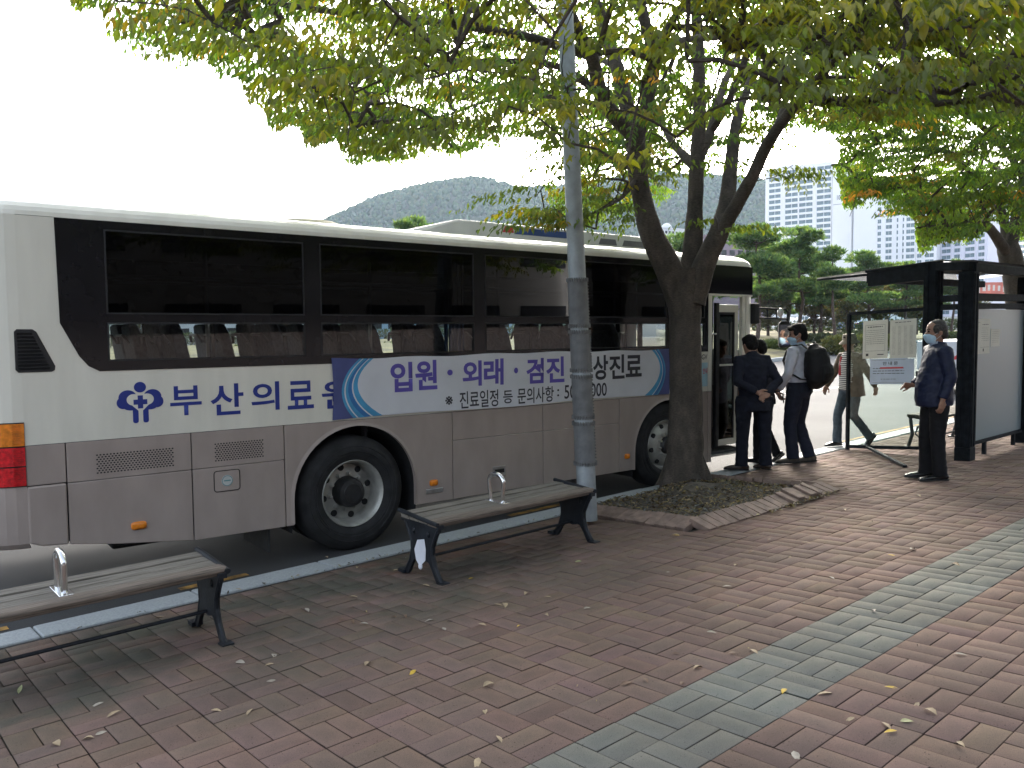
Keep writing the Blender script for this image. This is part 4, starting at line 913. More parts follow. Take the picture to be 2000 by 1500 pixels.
for a in range(5):                                      # root flare
    an = R(72*a+25); dv_ = V(math.cos(an), math.sin(an), 0)
    limb([TB+dv_*.37+V(0, 0, -.10), TB+dv_*.22+V(0, 0, .06), TB+dv_*.08+V(0, 0, .36)], [.05, .11, .14])
LA = limb([zt(1330, 590), zt(1306, 525, -.05), zt(1272, 455, -.1), zt(1250, 370, -.12), zt(1243, 300, -.15), zt(1240, 255, -.2)], [.17, .16, .148, .125, .12, .135])
limb([zt(1240, 262, -.2), zt(1205, 232, -.3), zt(1176, 190, -.5), zt(1155, 110, -.8), (zt(1120, 45, -1.2)), zt(1085, -60, -1.7), zt(1020, -200, -2.1)], [.11, .10, .09, .08, .075, .05, .03])
limb([zt(1242, 262, -.2), zt(1222, 200, 0), zt(1205, 130, .1), zt(1180, 60, .4), zt(1150, -60, .8), zt(1120, -260, 1.4)], [.10, .098, .09, .08, .06, .03])
limb([zt(1245, 265, -.2), zt(1264, 200, -.2), zt(1276, 110, -.3), zt(1254, 20, -.4), zt(1235, -120, -.6), zt(1200, -300, -.8)], [.10, .085, .08, .068, .055, .03])
limb([zt(1272, 110, -.3), zt(1300, 60, -.5), zt(1340, 0, -.9), zt(1400, -120, -1.5)], [.055, .05, .045, .02])
limb([zt(1342, 580, .05), zt(1352, 500, .12), zt(1357, 410, .2), zt(1361, 320, .25), zt(1366, 220, .3), zt(1364, 100, .4), zt(1358, -30, .5), zt(1350, -300, .6)], [.17, .14, .105, .095, .085, .08, .068, .03])
limb([zt(1360, 330, .25), zt(1338, 305, .5), zt(1318, 285, .9), zt(1290, 240, 1.6), zt(1250, 190, 2.5)], [.075, .06, .05, .04, .02])
limb([zt(1364, 310, .25), zt(1390, 250, .5), zt(1412, 170, .9), zt(1440, 110, 1.4), zt(1480, 20, 2.3)], [.08, .062, .055, .045, .02])
limb([zt(1386, 262, .5), zt(1420, 205, .2), zt(1462, 100, 0), zt(1490, 20, -.3), zt(1530, -120, -.8)], [.05, .048, .042, .035, .02])
limb([zt(1352, 590, -.03), zt(1374, 520, -.08), zt(1404, 455, -.12), zt(1420, 390, .1), zt(1428, 320, .4), zt(1440, 230, .8), zt(1468, 150, 1.3), zt(1500, 60, 2.)], [.16, .145, .125, .105, .098, .07, .05, .025])
limb([zt(1398, 470, -.12), zt(1436, 405, -.2), zt(1472, 340, -.3), zt(1497, 285, -.4), zt(1545, 215, -.7), zt(1610, 140, -1.2), zt(1680, 70, -1.8), zt(1790, -30, -2.6)], [.10, .088, .08, .075, .062, .05, .04, .02])
limb([zt(1490, 300, -.4), zt(1520, 240, -.1), zt(1548, 160, .5), zt(1580, 90, 1.2)], [.05, .045, .035, .02])
limb([zt(1245, 345, -.12), zt(1215, 385, -.5), zt(1170, 410, -1.0)], [.03, .022, .012])
# long low limbs carrying the left and near parts of the crown
limb([zt(1176, 190, -.5), zt(1090, 130, -.5), zt(950, 120, -.6), zt(780, 140, -.7), zt(600, 110, -.8)], [.05, .042, .034, .026, .012])
limb([zt(1155, 110, -.8), zt(1020, 70, -1.), zt(820, 40, -1.2), zt(560, 10, -1.6), zt(300, -60, -2)], [.06, .05, .04, .03, .012])
limb([zt(1190, 210, -.4), zt(1090, 190, .4), zt(980, 190, 1.2), zt(860, 230, 1.9)], [.04, .034, .025, .012])
limb([zt(1276, 110, -.3), zt(1330, 80, -1.3), zt(1450, 70, -2.4), zt(1620, 60, -3.3)], [.045, .04, .03, .014])
limb([zt(1205, 130, .1), zt(1130, 100, 1.5), zt(1050, 80, 3.)], [.045, .034, .014])
limb([zt(1364, 100, .4), zt(1380, 60, 2.), zt(1420, 60, 3.8)], [.045, .034, .014])
ctr = TB
tg = []
rs = np.random.RandomState(5)
while len(tg) < 2750:                                   # crown: an umbrella of twigs round the limbs
    a = rs.uniform(0, 2*math.pi); r_ = 6.6*math.sqrt(rs.uniform(.0, 1)); x, y = TB[0]+r_*math.cos(a), TB[1]+r_*math.sin(a)
    zlow = 2.55+.06*r_; zhigh = 7.1-.045*r_*r_
    z = TB[2]+zlow+(max(zhigh-zlow, .4))*rs.beta(1.0, 1.15)
    q = V(x, y, z)
    if np.linalg.norm(q[:2]) < 1.3 and z < 3.3: continue
    if depth_of(q) < 3.6 and z < 5.0: continue
    px, py = proj(q); vis = -100 < px < 2100 and -150 < py < 800
    if not keepA(q): continue
    if px > -1e8 and vis:
        lim = np.interp(px, LIMX, LIMY)
        if py > lim-24: continue
        if 1440 < px and py > 240: continue
        if px < 1000 and rs.rand() < .05: continue
        if 1070 < px < 1500 and 20 < py <= 150 and depth_of(q) < TD-.2 and rs.rand() < .35: continue
        if 1130 < px < 1480 and 150 < py and depth_of(q) < TD+.5 and rs.rand() < .6: continue
        if 1290 < px < 1440 and py > 250 and rs.rand() < .6: continue
        
    elif rs.rand() < .45: continue
    tg.append(q)
low_ = set()
for (px, py, dd, k) in [(1090, 420, -1.1, 4), (1120, 455, -1.2, 4), (1065, 395, -1.1, 4), (1150, 440, -.9, 5), (1200, 410, -.7, 4), (1230, 380, -.3, 3), (1180, 350, -.5, 5), (1210, 300, -.6, 5), (1140, 320, -.8, 4), (1130, 250, -.9, 4), (1190, 270, .5, 4), (1300, 340, 1., 4), (1290, 270, 1.3, 5), (1320, 220, .8, 5), (1005, 445, -1.2, 1),
                        (1390, 440, -.5, 2), (1410, 455, -.6, 1), (1345, 330, -.4, 2), (1520, 330, -.3, 2), (1500, 360, .3, 1), (1540, 345, .8, 2), (1455, 300, .9, 3), (1480, 250, .4, 4), (1260, 330, .6, 4), (1240, 420, -.2, 3)]:
    for _ in range(k): tg.append(at(px+rnd.gauss(0, 18), py-12+rnd.gauss(0, 14), TD+dd+rnd.gauss(0, .2))); low_.add(len(tg)-1)
for k in range(95):                                     # the near spray overhead, yellow with autumn
    tg.append(at(rs.uniform(1340, 1880), rs.uniform(-60, 100), rs.uniform(4.9, 6.6)))
pos, par, load, n0, tw = grow([p_+TB for p_ in allpts[::3]], None, tg)
branches(tm, [p_-TB for p_ in pos], par, load, n0)
trunk = tm.build('trunk', m_bark, treeA, smooth=True)
GREEN = [(46, (.085, .165, .022)), (28, (.125, .195, .022)), (12, (.055, .112, .020)), (6, (.20, .20, .02)), (.5, (.30, .18, .02))]
YELL = [(30, (.145, .19, .018)), (16, (.20, .21, .018)), (3, (.28, .22, .02)), (34, (.11, .15, .02))]
SPRAY = [(40, (.10, .16, .022)), (30, (.15, .20, .022)), (9, (.28, .24, .02))]
lowp = {tuple(np.round(tg[i_], 6)) for i_ in low_}
relt = [(e_, p0-TB, T-TB) for e_, p0, T in tw]; isl = [tuple(np.round(T, 6)) in lowp for _, _, T in tw]
dep = [depth_of(T) for _, _, T in tw]
foliage('crown', [q for q, d_, l_ in zip(relt, dep, isl) if d_ >= 6.9 and not l_], (0, 0), treeA, GREEN, (.070, .106), 17, leafA)
foliage('crown', [q for q, d_, l_ in zip(relt, dep, isl) if d_ < 6.9 and not l_], (0, 0), treeA, YELL, (.070, .106), 17, leafA, 9)
foliage('crown', [q for q, l_ in zip(relt, isl) if l_], (0, 0), treeA, SPRAY, (.066, .098), 15, None, 12)

# second tree beyond the shelter
TB2 = V(15.9, 4.9, gz(15.9, 4.9)); T2 = depth_of(TB2)
treeB = thing('zelkova_tree', 'second street tree with a low spreading crown behind the bus shelter', 'tree', TB2, group='street trees along the kerb')
tm = MB(); allpts, allr = [], []
TB_ = TB; TB = TB2
zz = lambda x, y, dd=0.: at(x, y, T2+dd)
limb([TB2+V(0, 0, -.1), zz(1992, 700), zz(1985, 560), zz(1975, 510), zz(1968, 480)], [.26, .21, .20, .20, .18])
limb([zz(1974, 505), zz(1945, 462, -.2), zz(1926, 440, -.3), zz(1890, 420, -.8), zz(1830, 440, -1.6), zz(1790, 445, -2.2)], [.12, .10, .085, .05, .03, .014])
limb([zz(1970, 490), zz(1962, 440, .2), zz(1950, 400, .3), zz(1900, 340, .2), zz(1830, 290, 0), zz(1740, 300, 0)], [.11, .09, .08, .06, .04, .014])
limb([zz(1972, 490), zz(1985, 430, 0), zz(2000, 350, 0), zz(2010, 220, .3), zz(1990, 100, .4), zz(1960, -80, .5)], [.13, .115, .10, .08, .06, .02])
limb([zz(2000, 350, 0), zz(1960, 290, -.8), zz(1880, 220, -1.6), zz(1780, 190, -2.2), zz(1660, 200, -2.8)], [.07, .06, .045, .03, .012])
limb([zz(2010, 220, .3), zz(1950, 160, .6), zz(1850, 90, 1), zz(1720, 60, 1.4)], [.055, .045, .03, .012])
limb([zz(1985, 430, 0), zz(2050, 380, -.5), zz(2150, 330, -1)], [.08, .06, .02])
limb([zz(1990, 400, 0), zz(1950, 330, 1.5), zz(1900, 300, 3.5)], [.07, .05, .015])
L2X = [1380, 1440, 1480, 1560, 1600, 1625, 1645, 1665, 1690, 1720, 1745, 1770, 1785, 1800, 1825, 1850, 1880, 1910, 1940, 1965, 2000, 2100, 2500]
L2Y = [60, 110, 170, 215, 262, 300, 360, 432, 415, 395, 390, 400, 400, 505, 500, 470, 478, 485, 430, 420, 480, 520, 560]
def okB(x, y, slack=0.):
    gap = (np.abs(x-1615) < 25) & (np.abs(y-278) < 22) | (np.abs(x-1905) < 22) & (np.abs(y-234) < 22)
    return (y < np.interp(x, L2X, L2Y)+slack) & ~gap & ~((x > 1655) & (x < 1790) & (y > 440)) | (x < -8e8)
def keepB(q):
    x, y = proj(q); return bool(okB(x, y))
def leafB(Q):
    x, y = projv(Q+TB2); return okB(x, y+wob(x, y)*.8, 12)
tg = []
while len(tg) < 1400:
    a = rs.uniform(0, 2*math.pi); r_ = 5.6*math.sqrt(rs.uniform(0, 1)); q = V(TB2[0]+r_*math.cos(a), TB2[1]+r_*math.sin(a), 0)
    zl_ = 2.6+.02*r_; zh_ = 6.8-.1*r_*r_; q[2] = TB2[2]+zl_+max(zh_-zl_, .3)*rs.beta(1, 1.2)
    if not keepB(q): continue
    px, py = proj(q)
    if py > np.interp(px, L2X, L2Y)-20: continue
    if px > 2080 and rs.rand() < .75: continue
    tg.append(q)
for (px, py, dd, k) in [(1690, 375, -3.2, 6), (1720, 370, -2.6, 6), (1660, 400, -3.4, 4), (1760, 370, -2, 6), (1815, 460, -2., 6), (1850, 440, -1.4, 6), (1890, 450, -.8, 6), (1840, 400, -1.2, 8), (1800, 390, -1.9, 5), (1930, 400, -.5, 6), (1980, 450, -1, 6), (1640, 330, -3.2, 3)]:
    for _ in range(k): tg.append(at(px+rnd.gauss(0, 16), py-8+rnd.gauss(0, 9), T2+dd+rnd.gauss(0, .25)))
pos, par, load, n0, tw = grow([p_+TB for p_ in allpts[::3]], None, tg, 2.6)
branches(tm, [p_-TB for p_ in pos], par, load, n0)
tm.build('trunk', m_bark, treeB, smooth=True)
GREEN2 = [(44, (.095, .185, .024)), (34, (.135, .22, .024)), (12, (.060, .11, .022)), (5, (.19, .19, .02)), (1.5, (.40, .20, .02))]
foliage('crown', [(e_, p0-TB, T-TB) for e_, p0, T in tw], (0, 0), treeB, GREEN2, (.075, .112), 16, leafB, 21)
TB = TB_
# ------------------------------------------------------------------ lamp post with its anti-poster wrap
m_galv = mat('galvanised', (.30, .33, .345), .5, metal=.25, var=.12, scale=7, bump=.1, bscale=120)
m_wrap = mat('wrap_plastic', (.14, .143, .145), .55, var=.12, scale=12)
PBs = G(1151, 1018); PD = depth_of(PBs)
post = thing('lamp_post', 'leaning grey steel lamp post wrapped in a ribbed sleeve behind the bench', 'post', PBs)
p_at = lambda y: at(1103+(y)*(1148-1103)/1010., y, PD)-PBs
ys = [1016, 900, 500, 100, -300, -620]; pr = [.088, .086, .079, .072, .066, .062]
MB().tube([p_at(y) for y in ys], pr, 28, side=(1, 0, 0)).build('shaft', m_galv, post, smooth=True)
MB().tube([p_at(-620), p_at(-660)+V(0, .3, .3), p_at(-660)+V(0, 1.4, .55)], .03, 10).build('lamp_arm', m_galv, post, smooth=True)
def ring_at(y, extra): return p_at(y), float(np.interp(-y, [-k for k in ys], pr))+extra
segs = [(548, 636), (649, 722), (736, 813), (827, 903)]
for a, b_ in segs:
    pts, rad = [], []
    n = int((b_-a)/1.1)
    for k in range(n+1): q, r_ = ring_at(a+(b_-a)*k/n, .008+(.0022 if k % 2 else 0)); pts.append(q); rad.append(r_)
    MB().tube(pts, rad, 24, side=(1, 0, 0)).build('wrap_sleeve', m_wrap, post, smooth=False)
    lace = MB()
    for yy in (a-1, b_+1):
        q, r_ = ring_at(yy, .011); lace.tube([q-V(0, 0, .005), q+V(0, 0, .005)], r_-.002, 24, side=(1, 0, 0))
        for k in range(26):
            an = k*2*math.pi/26; c_ = q+V(math.cos(an), math.sin(an), 0)*(r_+.004); lace.obox(c_, V(.0045, 0, 0), V(0, .0045, 0), V(0, 0, .017))
    sd_ = unit(rt+.25*(-fw))
    for yy in np.arange(a, b_, 6.): q, r_ = ring_at(yy, .012); lace.ball(q+sd_*r_, (.009, .009, .008), 3)
    lace.build('wrap_lacing', mat('wrap_band', (.15, .152, .15), .6, var=.2, scale=20), post)
for y in (70, 215, 250):
    q, r_ = ring_at(y, .003); MB().tube([q-V(0, 0, .012), q+V(0, 0, .012)], r_, 24, side=(1, 0, 0)).build('clamp_band', m_galv, post, smooth=True)
cab = MB()
q = lambda x, y, d_=-.12: at(x, y, PD+d_)-PBs
cab.tube([q(1103, 70), q(1097, 130), q(1102, 165), q(1118, 200), q(1130, 218), q(1142, 236), q(1149, 225), q(1152, 200), q(1147, 150), q(1136, 105), q(1128, 72)], .006, 6)
cab.tube([q(1128, 72), q(1200, 74, .1), q(1290, 66, .4)], .006, 6)
cab.build('cable', m_rub, post, smooth=True)

# ------------------------------------------------------------------ benches
m_iron = mat('cast_iron', (.012, .015, .020), .5, var=.3, scale=9, spec=.3, bump=.15, bscale=60)
m_slat = mat('weathered_timber', (.185, .165, .135), .85, var=.28, scale=5, stretch=(1, 22, 22), bump=.35, bscale=20)
m_slat2 = mat('worn_timber_edge', (.17, .135, .105), .8, var=.3, scale=5, stretch=(1, 20, 20), bump=.3, bscale=20)
m_steel = mat('polished_steel', (.72, .72, .72), .18, metal=1., var=.05, scale=9)
SEATY0, SEATW, SEATZ = -.0, .44, .44
def iron_leg(mb, x, depth=.42):
    """cast end frame in the cross plane: seat rail, waisted panel, two splayed feet"""
    P_ = lambda u, v, t: (x+t, u, v)
    W = depth
    out = [(.0, .40), (.0, .37), (.045, .33), (.075, .25), (.078, .19), (.05, .10), (.0, .035), (-.03, .02), (-.035, 0), (.03, 0), (.05, .022), (.085, .08), (.12, .125), (.15, .14), (.17, .128), (W/2, .12)]
    poly = out+[(W-u, v) for u, v in out[::-1][1:]]
    mb.prism(poly, P_, -.012, .012)
    for s_ in (0, 1):                                    # thick ribs along both legs
        pts = [(.012, .385), (.05, .32), (.083, .25), (.086, .19), (.06, .11), (.012, .04), (-.02, .014)]
        mb.tube([P_((W-u) if s_ else u, v, 0) for u, v in pts], .017, 8)
        fx = -.03 if not s_ else W+.03
        mb.obox((x, fx, .012), (.034, 0, 0), (0, .036, 0), (0, 0, .012))
    mb.bar((x, -.02, .405), (x, W+.02, .405), .05, .03, up=(0, 0, 1))
    for u in (.12, W-.12): mb.ball((x-.014, u, .335), (.012, .02, .024), 4); mb.ball((x+.014, u, .335), (.012, .02, .024), 4)
def bench(name, label, X0, X1, Yf, hoopx, sticker=False):
    z0 = gz(X0, Yf+.2); b_ = thing('park_bench', label, 'bench', (X0, Yf, z0), group='backless benches along the kerb')
    L_ = X1-X0; dz = SX*L_
    tilt = lambda x, y, z: (x, y, z+SX*x)
    n = 4; w_ = SEATW/n
    for k in range(n):
        y0 = k*w_+.004; y1 = (k+1)*w_-.004; sag = .012*abs(k-1.5)/1.5
        mb = MB()
        if k == 0: mb.loft([[(x, y0-.012, SEATZ+sag-.024+SX*x), (x, y0-.012, SEATZ+sag-.012+SX*x), (x, y0, SEATZ+sag+SX*x), (x, y1, SEATZ+sag-.006+SX*x), (x, y1, SEATZ-.034+SX*x), (x, y0, SEATZ-.038+SX*x)] for x in np.linspace(-.03, L_+.03, 14)])
        else: mb.loft([[(x, y0, SEATZ+sag-.003*(k == 1)+SX*x), (x, y1, SEATZ+sag+SX*x), (x, y1, SEATZ-.03+SX*x), (x, y0, SEATZ-.03+SX*x)] for x in np.linspace(-.03, L_+.03, 4)])
        mb.build('seat_slat', m_slat2 if k == 0 else m_slat, b_, bevel=.005)
    for x in (0, L_):
        mb = MB(); iron_leg(mb, 0); o = mb.build('bench_leg', m_iron, b_, smooth=False, bevel=.003); o.location = (x, 0, SX*x)
        e_ = MB().tube([(x+(.03 if x else -.03), -.02, SEATZ-.012+SX*x), (x+(.032 if x else -.032), SEATW*.5, SEATZ+.006+SX*x), (x+(.03 if x else -.03), SEATW+.02, SEATZ+.022+SX*x)], .016, 8); e_.build('end_cap', m_iron, b_, smooth=True)
        if sticker and x == 0:
            st = MB(); st.prism([(.165, .295), (.25, .275), (.29, .20), (.27, .125), (.225, .085), (.155, .145), (.148, .225)], lambda u, v, t: (-.016+t, u, v), -.002, .0)
            st.build('white_patch', mat('white_vinyl', (.66, .67, .72), .5, var=.05), o); MB().ball((-.02, .215, .09), (.012, .022, .024), 5).build('white_blob', mat('white_vinyl', (.66, .67, .72), .5), o, smooth=True)
    MB().tube([(0, SEATW/2, .145), (L_, SEATW/2, .145+SX*L_)], .011, 8).build('tie_rod', m_iron, b_, smooth=True)
    hz = SEATZ+SX*hoopx; h = MB(); pts = []
    for k in range(25):
        a = math.pi*k/24; pts.append((hoopx, SEATW/2-.085*math.cos(a), hz+.155+.062*math.sin(a)))
    h.tube([(hoopx, SEATW/2-.068, hz+.0)]+pts+[(hoopx, SEATW/2+.068, hz+.0)], .0165, 12, side=(1, 0, 0))
    h.build('hoop_armrest', m_steel, b_, smooth=True)
    MB().box(hoopx-.035, hoopx+.035, SEATW/2-.12, SEATW/2+.12, hz-.002, hz+.008).build('hoop_base', m_steel, b_, bevel=.003)
    return b_
bench('park_bench', 'weathered timber bench with white patch on its iron leg, near the lamp post', 3.24, 4.76, 4.50, .70, True)
bench('park_bench', 'weathered timber bench cut by the left edge of the photo, steel hoop on it', .17, 1.715, 4.50, .78)

# ------------------------------------------------------------------ bus shelter
m_sh = mat('shelter_paint', (.012, .015, .019), .75, var=.25, scale=14, bump=.1, bscale=150, spec=.12)
g_sh = glass('shelter_glass', (.84, .90, .88), haze=.0, ior=1.22); g_fr = glass('frosted_glass', (.25, .28, .28), haze=.88, rough=.35, hazecol=(.31, .40, .45))
AX, AY = 10.50, 3.74
shel = thing('bus_shelter', 'dark grey steel bus shelter with frosted and clear glass panels', 'shelter', (AX, AY, gz(AX, AY)))
def sp_(X, Y, z): return V(X-AX, Y-AY, z+gz(X, Y)-gz(AX, AY))
TOPZ = 2.37
def shpost(X, Y, w_=.085, top=TOPZ, foot=True):
    mb = MB(); q = sp_(X, Y, 0); t = sp_(AX, AY, top)[2]
    mb.box(q[0]-w_, q[0]+w_, q[1]-w_, q[1]+w_, q[2]+.16, t)
    for s_ in (-1, 1):                                   # ribbed faces
        mb.box(q[0]+s_*w_*.5-.02, q[0]+s_*w_*.5+.02, q[1]-w_-.012, q[1]+w_+.012, q[2]+.18, t-.02)
        mb.box(q[0]-w_-.012, q[0]+w_+.012, q[1]+s_*w_*.5-.02, q[1]+s_*w_*.5+.02, q[2]+.18, t-.02)
    mb.box(q[0]-w_-.004, q[0]+w_+.004, q[1]-w_-.004, q[1]+w_+.004, q[2]-.02, q[2]+.16)
    return mb.build('post', m_sh, shel, bevel=.006)
P2 = (10.70, 4.22); P3 = (12.55, 3.74); P4 = (14.6, 3.74)
shpost(AX, AY, top=2.26); shpost(*P2, top=2.42); shpost(*P3, top=2.26); shpost(*P4, top=2.26)
def rail(a, b_, za, zb, w_, h, name='beam'):
    p_, q = sp_(AX, AY, 0)*0+V(a[0]-AX, a[1]-AY, za), V(b_[0]-AX, b_[1]-AY, zb)
    return MB().bar(p_, q, w_, h).build(name, m_sh, shel, bevel=.005)
rail((AX, AY), (14.9, AY), 2.31, 2.34, .16, .10); rail((AX+.09, AY), (14.6, AY), 1.965, 1.99, .09, .09); rail((AX+.09, AY), (14.6, AY), 1.855, 1.88, .08, .07)
rail((AX, AY+.09), (P2[0], P2[1]-.09), 1.955, 1.955, .08, .08); rail((AX, AY+.09), (P2[0], P2[1]-.09), 1.85, 1.85, .08, .07); rail((AX, AY-.05), (P2[0], P2[1]), 2.33, 2.36, .14, .10)
rail((P2[0]+.0, P2[1]+.08), (10.86, 5.10), 2.30, 2.26, .12, .20)   # cantilever beam over the waiting place
rail((P2[0], P2[1]), (10.86, 5.12), 2.405, 2.36, .16, .04, 'roof_edge')
rail((10.86, 5.1), (14.9, 5.1), 2.26, 2.29, .10, .10)
m_rp = glass('roof_sheet', (.5, .55, .55), haze=.5, hazecol=(.5, .52, .5))
mb = MB(); mb.add([(x-AX, y-AY, z) for x, y, z in ((10.62, 4.1, 2.44), (14.9, 4.1, 2.47), (14.9, 5.95, 2.36), (11.05, 5.95, 2.33))]+[(x-AX, y-AY, z-.02) for x, y, z in ((10.62, 4.1, 2.44), (14.9, 4.1, 2.47), (14.9, 5.95, 2.36), (11.05, 5.95, 2.33))], [(0, 1, 2, 3), (7, 6, 5, 4), (0, 4, 5, 1), (1, 5, 6, 2), (2, 6, 7, 3), (3, 7, 4, 0)])
mb.build('roof', m_rp, shel)
rail((10.84, 5.0), (11.05, 5.95), 2.325, 2.30, .05, .03, 'roof_edge')
mb = MB(); mb.add([(x-AX, y-AY, z) for x, y, z in ((AX, AY-.05, 2.40), (14.9, AY-.05, 2.42), (14.9, 4.1, 2.445), (P2[0], 4.1, 2.43))], [(0, 1, 2, 3)]); mb.build('roof', m_sh, shel)
# glass wing towards the road, from measured corners
W0, W1 = G(1655, 878), V(10.68, 4.31, gz(10.68, 4.31))
def wp(t, z): q = W0+(W1-W0)*t; return q+V(0, 0, z)-V(AX, AY, gz(AX, AY))
fr = MB(); zb0, zb1, zt0, zt1 = .045, .16, 1.90, 1.87
fr.bar(wp(0, -.02), wp(0, zt0), .04, .045, up=unit(W1-W0)); fr.bar(wp(0, zt0), wp(1, zt1), .04, .04); fr.bar(wp(0, zb0), wp(1, zb1-.06), .04, .045)
fr.bar(wp(.28, .06), G(1768, 914)-V(AX, AY, gz(AX, AY))+V(0, 0, .02), .045, .03)
fr.build('wing_frame', m_sh, shel, bevel=.004)
gp = MB(); nrm = unit(np.cross(W1-W0, V(0, 0, 1)))*.005
c4 = [wp(.015, zb0+.02), wp(.985, zb1-.04), wp(.985, zt1-.02), wp(.015, zt0-.02)]
gp.add([q+nrm for q in c4]+[q-nrm for q in c4], [(0, 1, 2, 3), (7, 6, 5, 4), (0, 4, 5, 1), (1, 5, 6, 2), (2, 6, 7, 3), (3, 7, 4, 0)])
gp.build('wing_glass', g_sh, shel)
# frosted back panels between the posts
for (a, b_) in (((AX+.1, AY), (12.45, AY)), ((12.65, AY), (14.5, AY))):
    z0, z1 = .20, 1.82
    mb = MB(); q0, q1 = sp_(a[0], a[1], 0), sp_(b_[0], b_[1], 0)
    mb.box(q0[0], q1[0], -.006, .006, q0[2]+z0, q0[2]+z1); mb.build('frosted_panel', g_fr, shel)
    f2 = MB(); f2.bar((q0[0], 0, q0[2]+z0-.02), (q1[0], 0, q0[2]+z0-.02), .05, .045); f2.box(q0[0]+.5, q0[0]+.56, -.02, .02, q0[2]-.0, q0[2]+z0-.03); f2.box(q1[0]-.3, q1[0]-.24, -.02, .02, q0[2]-.0, q0[2]+z0-.03)
    f2.build('panel_rail', m_sh, shel, bevel=.004)
# paper notices; printing too small to read becomes rows of broken rule
m_pap = mat('notice_paper', (.60, .60, .54), .7, var=.04); m_pap2 = mat('notice_white', (.44, .52, .64), .6, var=.04); m_ink = mat('ink', (.04, .04, .045), .7); m_red2 = mat('ink_red', (.5, .06, .07), .7)
def wl(px, py):                                          # pixel -> (t, z) on the glass wing
    n_ = unit(np.cross(W1-W0, V(0, 0, 1))); q = hit(px, py, n_, W0); t = ((q-W0) @ (W1-W0))/((W1-W0) @ (W1-W0)); return t, q[2]-(W0[2]+(W1[2]-W0[2])*t)
def wall_fn(off): return lambda t, z: tuple(wp(t, z)+unit(np.cross(V(0, 0, 1), W1-W0))*0+np.array(SGN)*off)
nw = unit(np.cross(W1-W0, V(0, 0, 1))); SGN = nw if nw @ (EYE-W0) > 0 else -nw
def sheet_on(name, fn, box, m, off0, off1, lines=(), rules=None, parent=None, ttl=None, tcol=None):
    u0, u1, v0, v1 = box; mb = MB(); fa, fb = fn(off0), fn(off1)
    c = [(u0, v0), (u1, v0), (u1, v1), (u0, v1)]
    mb.add([fb(*q) for q in c]+[fa(*q) for q in c], [(0, 1, 2, 3), (7, 6, 5, 4), (0, 4, 5, 1), (1, 5, 6, 2), (2, 6, 7, 3), (3, 7, 4, 0)])
    o = mb.build(name, m, parent); ln = MB(); fc2 = fn(off1+.0012); U, H_ = u1-u0, v1-v0
    def rule(a, b_, y, h): ln.add([fc2(u0+U*a, v0+H_*(y-h)), fc2(u0+U*b_, v0+H_*(y-h)), fc2(u0+U*b_, v0+H_*(y+h)), fc2(u0+U*a, v0+H_*(y+h))], [(0, 1, 2, 3)])
    for a, b_, y, h in lines:
        x = a
        while x < b_:
            w_ = min(rnd.uniform(.03, .12), b_-x); rule(x, x+w_, y, h); x += w_+rnd.uniform(.012, .03)
    if ln.v: ln.build('printed_text', m_ink, o)
    for a, b_, y, h in rules or ():
        ln = MB(); rule(a, b_, y, h); ln.build('printed_rule', m_ink, o)
    if ttl: lettering('lettering', ttl[0], fc2, (u0+U*ttl[1], u0+U*ttl[2], v0+H_*ttl[3], v0+H_*ttl[4]), tcol or m_ink, o, .02)
    return o
def wbox(a, b_): (t0, z1), (t1, z0) = wl(*a), wl(*b_); return (t0, t1, z0, z1)
no1 = sheet_on('paper_notice', wall_fn, wbox((1675, 628), (1725, 699)), m_pap, .007, .009, [(.2, .8, .83, .012)]+[(.14, .86, .74-.05*k, .004) for k in range(8)], [(.1, .9, .88, .003), (.1, .9, .2, .003), (.1, .108, .54, .34), (.892, .9, .54, .34), (.13, .24, .10, .035), (.6, .85, .10, .012)], shel)
sheet_on('paper_notice', wall_fn, wbox((1727, 626), (1780, 698)), m_pap, .007, .009, [(.2, .8, .93, .008)]+[(.1+.22*c, .22+.22*c, .82-.03*k, .0025) for k in range(25) for c in range(4)], None, shel)
sheet_on('paper_notice', wall_fn, wbox((1692, 701), (1766, 750)), m_pap2, .007, .009, [(.08, .92, .62-.1*k, .012) for k in range(3)]+[(.3, .7, .2, .008)], [(.05, .95, .06, .004), (.05, .95, .94, .004)], shel, ('안 내 문', .35, .75, .74, .88))
sheet_on('paper_notice', wall_fn, wbox((1764, 700), (1779, 748)), m_pap2, .0095, .011, [], None, shel)
mb = MB(); mb2 = wbox((1712, 717), (1757, 719.2)); fq = wall_fn(.0115); mb.add([fq(mb2[0], mb2[2]), fq(mb2[1], mb2[2]), fq(mb2[1], mb2[3]), fq(mb2[0], mb2[3])], [(0, 1, 2, 3)]); mb.build('red_underline', m_red2, shel)
def back_fn(off): return lambda u, v: (u, -.007-off, v)
def bl(px, py): q = hit(px, py, V(0, 1, 0), V(AX, AY-.007, 0)); return q[0]-AX, q[2]-gz(AX, AY)
def bbox_(a, b_): (u0, v1), (u1, v0) = bl(*a), bl(*b_); return (u0, u1, v0, v1)
sheet_on('paper_notice', back_fn, bbox_((1903, 623), (1932, 690)), m_pap, .001, .003, [(.5, .9, .84, .01)]+[(.45, .92, .74-.06*k, .003) for k in range(7)], [(.40, .95, .19, .003), (.55, .62, .11, .04), (.05, .35, .9, .003)], shel)
sheet_on('paper_notice', back_fn, bbox_((1935, 643), (1952, 676)), m_pap, .001, .003, [(.15, .85, .85-.1*k, .006) for k in range(7)], None, shel)
